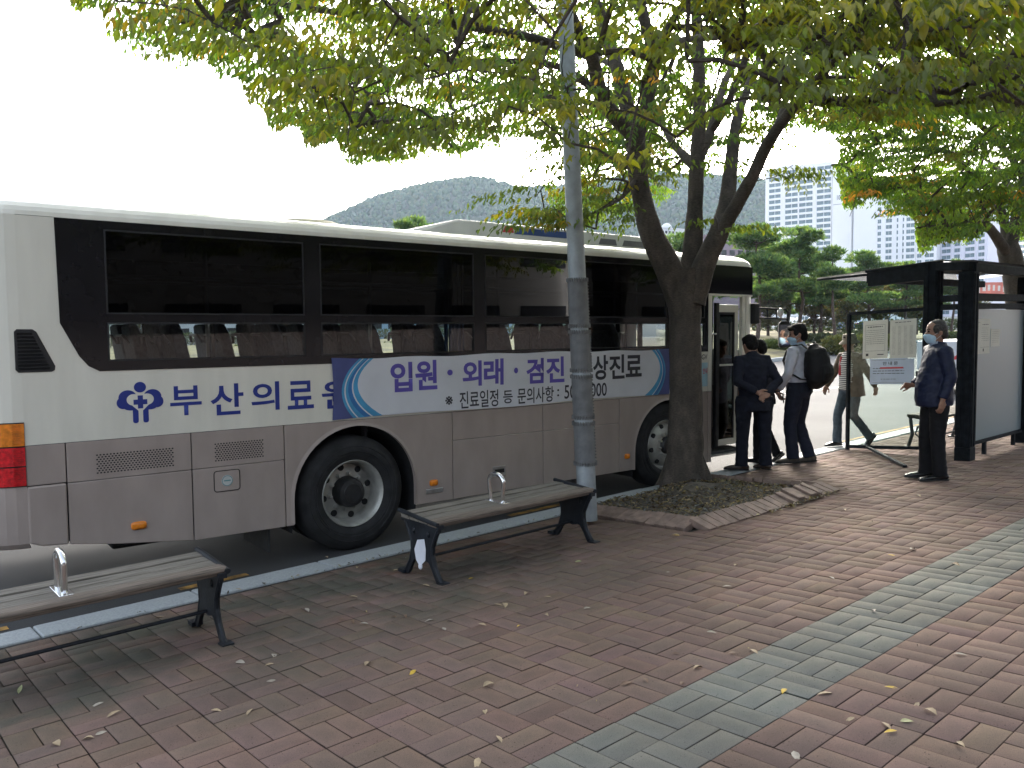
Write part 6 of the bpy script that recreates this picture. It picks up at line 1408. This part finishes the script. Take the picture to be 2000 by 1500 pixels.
def pine_proto(seed):
    r2 = np.random.RandomState(seed); h = 8.; mb = MB(); pts = [V(0, 0, -.2)]; x = y = 0
    lean = r2.uniform(-.06, .06, 2)
    for k in range(1, 9): x += lean[0]+r2.normal()*.09; y += lean[1]+r2.normal()*.09; pts.append(V(x, y, h*k/8.3))
    mb.tube(pts, [.17-.016*k for k in range(9)], 8)
    cs_, rr = [(pts[-1][0], pts[-1][1], h*.985)], [(.75, .75, .30)]
    for k in range(19):
        z = h*r2.uniform(.40, .95); t = z/h; b0 = V(*[np.interp(z, [p_[2] for p_ in pts], [p_[i] for p_ in pts]) for i in (0, 1)], z)
        a = r2.uniform(0, 6.28); L_ = r2.uniform(.8, 2.3)*(1.18-t*.75); e = b0+V(math.cos(a)*L_, math.sin(a)*L_, r2.uniform(-.05, .35)*L_)
        mb.tube([b0, (b0+e)/2+V(0, 0, -.08), e], [.06, .042, .018], 5)
        for _ in range(r2.randint(1, 4)):
            c = e+V(*(r2.normal(size=2)*.38), r2.uniform(0, .22)); s_ = r2.uniform(.55, .95); cs_.append(tuple(c)); rr.append((s_*1.25, s_*1.25, s_*.34))
        if L_ > 1.2: c = b0+(e-b0)*.6+V(0, 0, .15); cs_.append(tuple(c)); rr.append((.55, .55, .2))
    v, f_, c = tufts(cs_, rr, 105, .30, NEED, up=.75, blades=4)
    return mb.mesh('trunk', m_pbark), fast_mesh('crown', np.array(v), np.array(f_), 3, m_need, np.array(c))
pp = [pine_proto(s) for s in (3, 8, 21, 34)]
def med(px, d_): q = at(px, 640, d_); return V(q[0], q[1], rz(q[0])+.75)
def pine(px, d_, top, label, pi):
    q = med(px, d_); base = q.copy(); h = (at(px, top, d_)[2]-base[2]); t = thing('pine_tree', label, 'tree', base, rs.uniform(0, 6.3), 'pines on the median')
    link('trunk', pp[pi][0], t, smooth=False); link('crown', pp[pi][1], t); s_ = h/8.2; w_ = s_*WID; t.scale = (w_, w_, s_); return t
WID = 1.0
for px, d_, top, pi, lb, wd in ((1478, 50, 440, 0, 'tall layered pine just right of the bus front corner', 1.0), (1562, 53, 448, 1, 'round topped pine behind the bus mirror and white shirted man', 1.0), (1632, 49, 482, 2, 'dark flat topped pine left of the shelter roof edge', .95),
                            (1700, 56, 492, 3, 'broad pine just above the thin edge of the shelter roof', 1.15), (1768, 60, 512, 0, 'low pine seen under the shelter cantilever beam', 1.1), (1858, 64, 508, 2, 'pine with curved trunk seen between the two shelter posts', 1.0), (1600, 62, 560, 1, 'smaller pine in the second row behind the mirror', 1.2), (1520, 66, 548, 3, 'smaller pine in the second row beside the bus front', 1.2),
                            (838, 58, 428, 1, 'pine whose tip shows over the bus roof left of the roof unit', .9), (1335, 60, 462, 3, 'pine showing over the bus roof between the tree stems', 1.0), (700, 60, 520, 0, 'pine behind the bus seen through its middle windows', 1.), (430, 62, 520, 2, 'pine behind the bus seen through its rear windows', 1.), (1120, 66, 520, 0, 'pine behind the bus and the lamp post', 1.), (1448, 60, 505, 2, 'second row pine in the gap above the bus front corner', 1.3), (1535, 58, 500, 3, 'pine between the bus mirror pine and its tall left neighbour', 1.3), (1665, 64, 530, 0, 'second row pine left of the notices', 1.4), (1735, 68, 535, 1, 'second row pine above the notices', 1.4), (1800, 70, 540, 3, 'second row pine behind the shelter corner', 1.4), (1605, 57, 520, 2, 'pine between the round topped pine and the dark flat topped one', 1.25)):
    WID = wd; pine(px, d_, top, lb, pi)
# broadleaf trees turning brown, a second belt
def broad_proto(seed, cols):
    r2 = np.random.RandomState(seed); mb = MB(); mb.tube([V(0, 0, -.2), V(.05, 0, 1.2), V(0, .1, 2.4), V(.1, 0, 4)], [.16, .13, .10, .03], 7); cs_, rr = [], []
    for k in range(22):
        a = r2.uniform(0, 6.28); z = r2.uniform(1.6, 5); r_ = r2.uniform(.2, 1.9)*(1.2-abs(z-3)/4); c = V(math.cos(a)*r_, math.sin(a)*r_, z); cs_.append(tuple(c)); s_ = r2.uniform(.4, .8); rr.append((s_, s_, s_*.7)); mb.tube([V(0, 0, z*.6), c], [.05, .015], 4)
    v, f_, c = tufts(cs_, rr, 130, .20, cols, up=0, blades=2, flat=2.2)
    return mb.mesh('trunk', m_pbark), fast_mesh('crown', np.array(v), np.array(f_), 3, leaf_mat('broad_leaf', .35, .05), np.array(c))
bp_ = [broad_proto(2, [(.12, .10, .05), (.14, .12, .055), (.10, .10, .045), (.08, .10, .045)]), broad_proto(5, [(.08, .10, .04), (.11, .12, .04), (.16, .13, .035), (.07, .09, .04)])]
for px, d_, top, i, lb in ((1500, 57, 560, 0, 'brownish broadleaf tree behind the bus mirror arm'), (1590, 58, 570, 0, 'small tree turning brown behind the white shirted man'), (1655, 60, 560, 1, 'mixed green and orange tree left of the glass panel'), (1722, 62, 545, 1, 'green tree with orange patches above the glass panel'), (1790, 66, 550, 1, 'green tree beside the shelter corner post'),
                       (560, 64, 560, 0, 'brownish tree behind the bus seen through rear windows'), (900, 64, 560, 1, 'green tree behind the bus near the banner'), (300, 60, 560, 1, 'green tree behind the rear end of the bus'), (1260, 62, 560, 1, 'green tree behind the bus by its front wheel'), (1900, 75, 575, 1, 'green tree beyond the frosted shelter panel')):
    q = med(px, d_); h = at(px, top, d_)[2]-q[2]; t = thing('broadleaf_tree', lb, 'tree', q, rs.uniform(0, 6), 'broadleaf trees on the median'); link('trunk', bp_[i][0], t); link('crown', bp_[i][1], t); t.scale = (h/5.4*1.15, h/5.4*1.15, h/5.4)
# clipped shrubs
m_shrub = leaf_mat('shrub_leaf', .25, .05)
def shrub(px, py, d_, rx, rz_, cols, label, n=14):
    q = at(px, py, d_); q[2] = rz(q[0])+.35; cs_, rr = [], []
    for k in range(n):
        a = rs.uniform(0, 6.28); r_ = rs.uniform(0, 1)**.5; c = V(math.cos(a)*r_*rx*.75, math.sin(a)*r_*rx*.5, rz_*.35*(1-.3*r_)); cs_.append(tuple(c)); s_ = rs.uniform(.35, .55)*rx*.7; rr.append((s_, s_, rz_*.62))
    v, f_, c = tufts(cs_, rr, 240, .13, cols, up=.4, blades=2, flat=1.8); o = link('clipped_shrub', fast_mesh('clipped_shrub', np.array(v), np.array(f_), 3, m_shrub, np.array(c))); o.location = tuple(q)
    tag(o, label, 'shrub', 'clipped shrubs on the median')
for px0, px1, lb in ((1380, 1700, 'long clipped dark hedge at the back of the median, left stretch'), (1705, 1960, 'long clipped dark hedge at the back of the median, right stretch'), (150, 1100, 'long clipped dark hedge far behind the bus')):
    cs_, rr = [], []; q0 = med(px0, 70); n_ = int(abs(px1-px0)/14)
    for k in range(n_): q = med(px0+(px1-px0)*k/n_, 70)-q0; cs_.append((q[0], q[1], q[2]+.55)); rr.append((.7, .5, .62))
    v, f_, c = tufts(cs_, rr, 150, .16, [(.05, .08, .03), (.06, .095, .035), (.04, .06, .028)], up=.3, blades=2, flat=1.8)
    o = link('hedge', fast_mesh('hedge', np.array(v), np.array(f_), 3, m_shrub, np.array(c))); o.location = tuple(q0); tag(o, lb, 'hedge')
YG = [(.13, .14, .03), (.10, .12, .03), (.16, .15, .035)]; GG = [(.07, .105, .03), (.09, .12, .03)]; DK = [(.05, .07, .03), (.07, .085, .03)]
for a in ((1668, 676, 45, 1.6, .85, YG, 'yellow green clipped shrub right behind the backpack'), (1632, 680, 45.5, 1.2, .75, YG, 'yellow green clipped shrub partly behind the white shirted man'), (1700, 668, 48, 1.4, .8, YG, 'yellow green shrub behind the glass panel left part'), (1540, 676, 46, 1.6, .55, GG, 'bright green low shrub left of the man in white'), (1498, 676, 46, 1.6, .55, GG, 'bright green low shrub beside the suited man head'),
          (1660, 655, 54, 1.5, .9, DK, 'dark shrub in the back row above the backpack'), (1605, 655, 54, 1.3, .8, DK, 'dark shrub in the back row by the white man head'), (1750, 660, 52, 1.5, .7, YG, 'shrub behind the paper notices'), (1560, 654, 55, 1.5, .8, DK, 'dark shrub behind the bus mirror'), (1858, 645, 62, 1.4, .5, GG, 'low shrub seen between shelter posts'),
          (450, 680, 46, 1.8, .9, GG, 'green shrub seen through the rear bus windows'), (650, 680, 46, 1.8, .9, YG, 'shrub seen through the middle bus windows'), (780, 680, 46, 1.8, .9, GG, 'green shrub seen through the bus windows near the curtain'), (1260, 680, 46, 1.8, .8, GG, 'green shrub seen past the bus passenger')): shrub(*a)
# parked cars in the far lot
def car(label, X, Y, rot, colr, nm):
    z = rz(X)+.75; t = thing('parked_car', label, 'car', (X, Y, z), rot, 'cars parked beyond the median'); m = mat('car_'+nm, colr, .25, var=.03, coat=.4)
    prof = [(-2.2, .35), (-2.25, .62), (-2.15, .86), (-1.55, .94), (-.95, 1.40), (.55, 1.44), (1.25, 1.0), (2.05, .84), (2.22, .6), (2.2, .33)]
    mb = MB(); rg = []
    for y, s_ in ((-.84, .97), (-.80, 1), (.80, 1), (.84, .97)): rg.append([(x*s_, y*(1 if zz_ < 1 else .86), .3+(zz_-.3)*s_) for x, zz_ in prof])
    mb.loft(rg); mb.build('body', m, t, bevel=.03)
    wm = MB()
    for sy in (-1, 1): wm.prism([(-1.35, .98), (-.88, 1.33), (.5, 1.36), (1.05, 1.0)], lambda u, v, tt: (u, sy*(.845-(v-.9)*.22)+tt, v), -.004, .004)
    wm.build('side_glass', m_blk, t)
    for x in (-1.38, 1.36):
        for sy in (-1, 1): w_ = MB().lathe([(.0, .0), (.31, .0), (.31, .2), (.0, .2)], (x, sy*.86-.1, .31), (0, 1, 0), 18).build('wheel', m_tyre, t); MB().lathe([(.0, -.005), (.19, -.005), (.19, .205), (.0, .205)], (x, sy*.86-.1, .31), (0, 1, 0), 14).build('rim', m_rim, w_)
    for sy in (-.6, .6): MB().box(-2.265, -2.2, sy-.15, sy+.15, .68, .82).build('tail_light', m_red, t)
for px, d_, cc_, nm, lb in ((1648, 74, (.06, .12, .35), 'blue', 'blue car parked far behind the shrubs and pines'), (1536, 74, (.6, .6, .6), 'white', 'white car parked far behind, glimpsed by the mirror'), (1600, 76, (.35, .36, .38), 'silver', 'silver car parked far behind, above the white shirted man')):
    q = at(px, 640, d_); car(lb, q[0], q[1], 1.2, cc_, nm)
# light truck waiting in the road, seen in the slit by the shelter post
q = RD(1857, 770); tx = thing('light_truck', 'white box truck on the road seen in the slit beside the shelter post', 'truck', q, R(4))
m_box = mat('truck_white', (.6, .62, .68), .4, var=.04)
MB().box(.0, 3.0, -.85, .85, .62, 1.38).build('cargo_box', m_box, tx, bevel=.03); MB().box(.1, 3.0, -.8, .8, .38, .60).box(-.06, .06, -.85, .85, .42, .58).build('chassis', m_drk, tx)
cb = MB(); cb.loft([[(x, y, z) for x, y in ((3.05, -.8*s_), (4.5-sh_, -.8*s_), (4.5-sh_, .8*s_), (3.05, .8*s_))] for z, s_, sh_ in ((.4, 1, 0), (1.05, 1, 0), (1.75, .9, .45))]); cb.build('cab', m_box, tx, bevel=.05)
for x in (.7, 3.8):
    for sy in (-.8, .6): MB().lathe([(0, 0), (.30, 0), (.30, .2), (0, .2)], (x, sy, .30), (0, 1, 0), 20).build('wheel', m_tyre, tx)
for sy in (-.65, .65): MB().box(-.09, -.06, sy-.12, sy+.12, .46, .56).build('tail_light', m_red, tx)
lettering('lettering', 'TA', lambda u, v: (-.003, -u, v), (-.55, .62, .9, 1.12), m_red2, tx, .02)
# pale wall with scrawl, red and white hoarding, low buildings
m_conc = mat('pale_wall', (.52, .52, .52), .8, var=.08, scale=2)
def wallbox(name, label, cat, px0, px1, y0, y1, d_, m, thick=.3, dd=0.):
    a, b_ = at(px0, y1, d_), at(px1, y1, d_+dd); top = at(px0, y0, d_)[2]; ux = unit((b_-a)*V(1, 1, 0)); nn = V(-ux[1], ux[0], 0); nn = nn if nn @ (a-EYE) > 0 else -nn; L_ = np.linalg.norm((b_-a)[:2])
    t = thing(name, label, cat, V(a[0], a[1], min(a[2], b_[2])), math.atan2(ux[1], ux[0])); sg = 1 if (V(-ux[1], ux[0], 0) @ nn) > 0 else -1; h = top-min(a[2], b_[2])
    return t, L_, h, sg
t, L_, h, sg = wallbox('concrete_wall', 'pale wall with grey scrawls seen between the two shelter posts', 'wall', 1825, 1905, 619, 645, 85, m_conc); MB().box(0, L_, min(0, sg*.3), max(0, sg*.3), 0, h).build('wall', m_conc, t)
mb = MB(); yq = -sg*.01
for k in range(14): x = L_*.2+k*.16; mb.tube([(x, yq, h*.35), (x+.07, yq, h*.6), (x+.12, yq, h*.3), (x+.05, yq, h*.25)], .018, 4)
mb.build('scrawl', mat('scrawl_grey', (.12, .13, .15), .8), t)
t, L_, h, sg = wallbox('shop_sign', 'red and white hoarding glimpsed through the gap under the shelter roof', 'sign', 1895, 1990, 552, 575, 120, m_conc); MB().box(0, L_, min(0, sg*.3), max(0, sg*.3), 0, h).build('board', mat('hoarding_red', (.55, .16, .12), .6, var=.2, scale=.6), t)
mb = MB()
for k in range(9): x = .3+k*.75; mb.box(x, x+rs.uniform(.25, .5), -sg*.02-.005, -sg*.02+.005, h*rs.uniform(.15, .4), h*rs.uniform(.6, .9))
mb.build('board_panel', mat('hoarding_white', (.6, .58, .55), .6), t); MB().box(.5, .7, 0, .2, -8, 0).box(L_-.7, L_-.5, 0, .2, -8, 0).build('leg', m_galv, t)

# apartment towers
def tower(label, px0, d0, px1, d1, depth, top, cols, floors, fh, wallc, name, base=-2., side_txt=None, win=(.8, .60), pink=0, winc=(.11, .18, .22)):
    a, b_ = at(px0, 640, d0), at(px1, 640, d1); a[2] = b_[2] = base; ux = unit(b_-a); L_ = np.linalg.norm(b_-a); nn = V(-ux[1], ux[0], 0); s_ = 1 if nn @ ((a+b_)/2-EYE) > 0 else -1
    t = thing('apartment_tower', label, 'building', a, math.atan2(ux[1], ux[0]), 'apartment towers'); H = at(px1, top, d1)[2]-base
    m = mat(name, wallc, .75, var=.03, scale=.05); mw = mat('tower_glass_'+name, winc, .18, var=.25, scale=.6, spec=.6)
    Y = lambda y: s_*y
    bx_ = MB(); bx_.box(0, L_, min(0, Y(depth)), max(0, Y(depth)), 0, H)
    z0 = H-floors*fh-1.5; bx_.box(L_*.12, L_*.45, min(Y(depth*.2), Y(depth*.8)), max(Y(depth*.2), Y(depth*.8)), H, H+4)
    bx_.build('wall', m, t)
    if pink: MB().box(-.08, L_+.08, min(Y(-.08), Y(depth)), max(Y(-.08), Y(depth)), 0, pink).build('base_cladding', mat('cladding_pink', (.42, .34, .40), .75, var=.03), t)
    for c0, c1, kind in cols:                             # shallow piers beside each glazed bay
        for e_ in (c0-.012, c1): MB().box(L_*e_, L_*(e_+.012), min(Y(-.5), 0), max(Y(-.5), 0), z0, H-.5).build('pier', m, t)
    meshes = {}; cnt = 0; rest = MB(); vis = []
    for fl in range(floors):
        for ci, (c0, c1, kind) in enumerate(cols): vis.append((fl, ci))
    vis.sort(key=lambda q: -q[0])
    for fl, ci in vis:
        c0, c1, kind = cols[ci]; z = z0+fl*fh; w_ = (c1-c0)*L_
        def wm(mb, x, z):
            hh = fh*win[1]; mb.box(x+.08, x+w_*.48, min(Y(-.10), 0), max(Y(-.10), 0), z+fh*.18, z+fh*.18+hh); mb.box(x+w_*.52, x+w_-.08, min(Y(-.10), 0), max(Y(-.10), 0), z+fh*.18, z+fh*.18+hh)
            return mb
        if cnt < 100:
            if ci not in meshes: meshes[ci] = wm(MB(), 0, 0).mesh('window', mw)
            o = link('window', meshes[ci], t); o.location = (c0*L_, 0, z); cnt += 1
        else: wm(rest, c0*L_, z)
    if rest.v: o = rest.build('window_grid', mw, t); o['kind'] = 'stuff'
    return t, L_, H, s_, m
W1c = (.88, .89, .91)
tA, LA_, HA, sA, mA = tower('white tower with four glazed bays left of its blank numbered end wall', 1493, 425, 1622, 405, 16, 318, [(.06, .24, 0), (.31, .50, 0), (.52, .72, 0), (.78, .985, 0)], 28, 2.85, W1c, 'tower_white')
e = thing('apartment_tower', 'blank white end tower numbered 102 beside the glazed bays', 'building', at(1622.5, 640, 404.)*V(1, 1, 0)+V(0, 0, -2), 0, 'apartment towers')
a, b_ = at(1622.5, 640, 404.)*V(1, 1, 0), at(1660, 640, 398)*V(1, 1, 0); ux = unit(b_-a); L_ = np.linalg.norm(b_-a); e.rotation_euler = (0, 0, math.atan2(ux[1], ux[0])); HB = at(1640, 322, 401)[2]+2; sg = 1 if V(-ux[1], ux[0], 0) @ (a-EYE) > 0 else -1
MB().box(0, L_, min(0, sg*16), max(0, sg*16), 0, HB).build('wall', mA, e)
zt2 = at(1633, 384, 401)[2]+2; zb2 = at(1633, 391, 401)[2]+2; lettering('lettering', '102', lambda u, v: (u, -sg*.06, v), (L_*.24, L_*.52, zb2-.4, zt2+.2), mat('number_grey', (.2, .2, .24), .7), e, .02)
MB().box(L_*.05, L_*.95, -.05*sg-.02, -.05*sg+.02, zb2-2.6, zb2-2.4).build('band', mat('number_grey', (.2, .2, .24), .7), e)
tower('white tower with narrow window columns behind the low spray of leaves', 1664, 392, 1826, 372, 18, 352, [(.30, .345, 0), (.40, .475, 0), (.53, .55, 0), (.60, .62, 0), (.645, .745, 0), (.775, .83, 0), (.87, .97, 0)], 26, 2.85, (.84, .86, .90), 'tower_pale', pink=0)
tower('lilac tower half hidden by the second street tree crown', 1832, 385, 1925, 365, 18, 372, [(.05, .25, 0), (.32, .45, 0), (.55, .75, 0), (.82, .95, 0)], 24, 2.85, (.76, .76, .86), 'tower_lilac')
tower('farthest tower showing beside the second street tree trunk', 1925, 430, 2080, 400, 18, 395, [(.05, .16, 0), (.22, .33, 0), (.4, .5, 0), (.6, .7, 0), (.8, .9, 0)], 24, 2.85, (.84, .86, .90), 'tower_white')
def block(label, px0, px1, top, d_, c, name, depth=14, rows=3, colsn=6):
    a, b_ = at(px0, 640, d_)*V(1, 1, 0), at(px1, 640, d_*1.03)*V(1, 1, 0); ux = unit(b_-a); L_ = np.linalg.norm(b_-a); H = at((px0+px1)/2, top, d_)[2]+2; sg = 1 if V(-ux[1], ux[0], 0) @ (a-EYE) > 0 else -1
    t = thing('low_building', label, 'building', a+V(0, 0, -2), math.atan2(ux[1], ux[0]), 'low buildings beyond the pines'); m = mat(name, c, .8, var=.05, scale=.1)
    MB().box(0, L_, min(0, sg*depth), max(0, sg*depth), 0, H).build('wall', m, t); MB().box(-.3, L_+.3, min(-sg*.3, sg*depth), max(-sg*.3, sg*depth), H, H+.5).build('parapet', m, t); wm = MB().box(0, L_/colsn*.6, -.06, .06, 0, 1.4).mesh('window', m_blk)
    for r_ in range(rows):
        for k in range(colsn): o = link('window', wm, t); o.location = (L_*(k+.2)/colsn, -sg*.05, H-2.6-r_*3.2)
    return t, L_, H, sg
block('plum coloured building between the tree stem and the first tower', 1405, 1500, 458, 230, (.20, .15, .19), 'plum_wall')
t, L_, H, sg = block('pale low building with a roof dome between the tree stems', 1284, 1345, 446, 420, (.55, .57, .60), 'pale_block', rows=4, colsn=9)
MB().ball((L_*.55, sg*6, H+.6), (3., 3., 3.2), 6).build('roof_dome', mat('pale_block', (.55, .57, .6)), t, smooth=True)
block('wide pale building low behind the bus at left', 250, 620, 560, 150, (.5, .52, .54), 'pale_block2', rows=3, colsn=12)
block('blue and white building behind the bus windows', 720, 1000, 575, 140, (.30, .45, .60), 'blue_block', rows=2, colsn=9)

# wooded hill
HP = [(-900, 560), (-200, 520), (300, 500), (600, 452), (650, 432), (700, 414), (760, 388), (820, 369), (880, 359), (930, 359), (965, 364), (1010, 374), (1050, 372), (1100, 370), (1160, 364), (1220, 354), (1280, 350), (1330, 352), (1390, 350), (1440, 352), (1500, 360), (1580, 380), (1700, 420), (1850, 470), (2100, 520), (2900, 560)]
D0, D1 = 620., 1000.
def hillz(px, d_):
    top = at(px, np.interp(px, [a for a, _ in HP], [b_ for _, b_ in HP])+3, D1)[2]; t = min(max((d_-D0)/(D1-D0), 0), 1)
    return top*(t*t*(3-2*t))*1.0 if d_ <= D1 else top*(1-((d_-D1)/600)**1.3)
hp = list(range(-900, 2901, 38)); hd_ = [D0-60]+list(np.linspace(D0, D1, 22))+[1080, 1200, 1400]
g = MB(); vs = []
for px in hp:
    for d_ in hd_:
        q = at(px, 640, d_); z = hillz(px, d_); n_ = mnoise.noise(Vector((q[0]/90, q[1]/90, 0)))*14*min(1, max(0, (d_-D0)/150))*(0 if abs(d_-D1) < 1 else 1)
        vs.append((q[0], q[1], z+n_*(.5 if d_ > 900 else 1)-1))
nd = len(hd_); g.add(vs, [(i*nd+j, (i+1)*nd+j, (i+1)*nd+j+1, i*nd+j+1) for i in range(len(hp)-1) for j in range(nd-1)])
m_hill = mat('hill_ground', (.05, .065, .03), .95, var=.2, scale=.03); structure('hill', g, m_hill, smooth=True)
ico = bmesh.new(); bmesh.ops.create_icosphere(ico, subdivisions=1, radius=1); iv = np.array([v.co[:] for v in ico.verts]); if_ = np.array([[v.index for v in f_.verts] for f_ in ico.faces]); ico.free()
av, af, ac_ = [], [], []; o_ = 0
for k in range(16000):
    px = rs.uniform(560, 1620) if k % 9 else rs.uniform(-300, 2300); d_ = D1-8-(D1-D0-20)*rs.uniform(0, 1)**1.5 if k % 5 else D1-rs.uniform(-12, 14)
    q = at(px, 640, d_); z = hillz(px, d_)+mnoise.noise(Vector((q[0]/90, q[1]/90, 0)))*14*min(1, max(0, (d_-D0)/150))*(.5 if d_ > 900 else 1)*(0 if abs(d_-D1) < 15 else 1)
    r_ = rs.uniform(1.4, 3.2); v = iv*np.array([r_, r_, r_*rs.uniform(.9, 1.5)])*(1+rs.normal(size=(len(iv), 1))*.20)+np.array([q[0], q[1], z+r_*.25]); av.append(v); af.append(if_+o_); o_ += len(iv)
    c = np.array([(.030, .072, .026), (.042, .088, .028), (.022, .055, .022), (.062, .088, .030)][rs.randint(4)])*rs.uniform(.8, 1.15); ac_.append(np.repeat(c[None], len(if_), 0))
o = link('hill_wood', fast_mesh('hill_wood', np.concatenate(av), np.concatenate(af), 3, leaf_mat('wood_leaf', .1, .02), np.concatenate(ac_))); tag(o, 'dense wood covering the hazy hill behind the bus', 'wood', kind='stuff')
# the hospital block across the pavement: out of the frame, but the bus windows mirror it
hb_ = thing('hospital_building', 'broad dark grey building behind the viewer, seen only mirrored in the bus windows', 'building', (0, -24, -1))
MB().box(-45, 60, -14, 0, 0, 14).build('wall', mat('beige_render', (.045, .045, .045), .85, var=.12, scale=.3), hb_)
wm = MB().box(0, 3.2, -.05, .06, 0, 1.7).mesh('window', m_blk)
for r_ in range(3):
    for k in range(22): o = link('window', wm, hb_); o.location = (-43+k*4.7, .0, 2.2+r_*3.9)
for r_ in range(0): MB().box(-45, 60, 0, .9, 5.0+r_*3.9, 5.25+r_*3.9).build('balcony', mat('balcony_pale', (.16, .155, .15), .8), hb_)
# distant air
if HAZE:
    hb = MB(); zlo, zhi = -6., 240.; hb.box(-900, 1750, -900, 1750, zlo, zhi); hm = bpy.data.materials.new('air'); nt, N, L = nodes_of(hm); N.remove(N['Principled BSDF']); vp_ = N.new('ShaderNodeVolumePrincipled'); vp_.inputs['Color'].default_value = (.64, .80, 1., 1); vp_.inputs['Density'].default_value = HAZE; vp_.inputs['Anisotropy'].default_value = .2
    L.new(vp_.outputs[0], N['Material Output'].inputs['Volume']); o = hb.build('haze', hm); o['kind'] = 'stuff'; o['label'] = 'thin pale autumn haze over the distance'; o['category'] = 'haze'
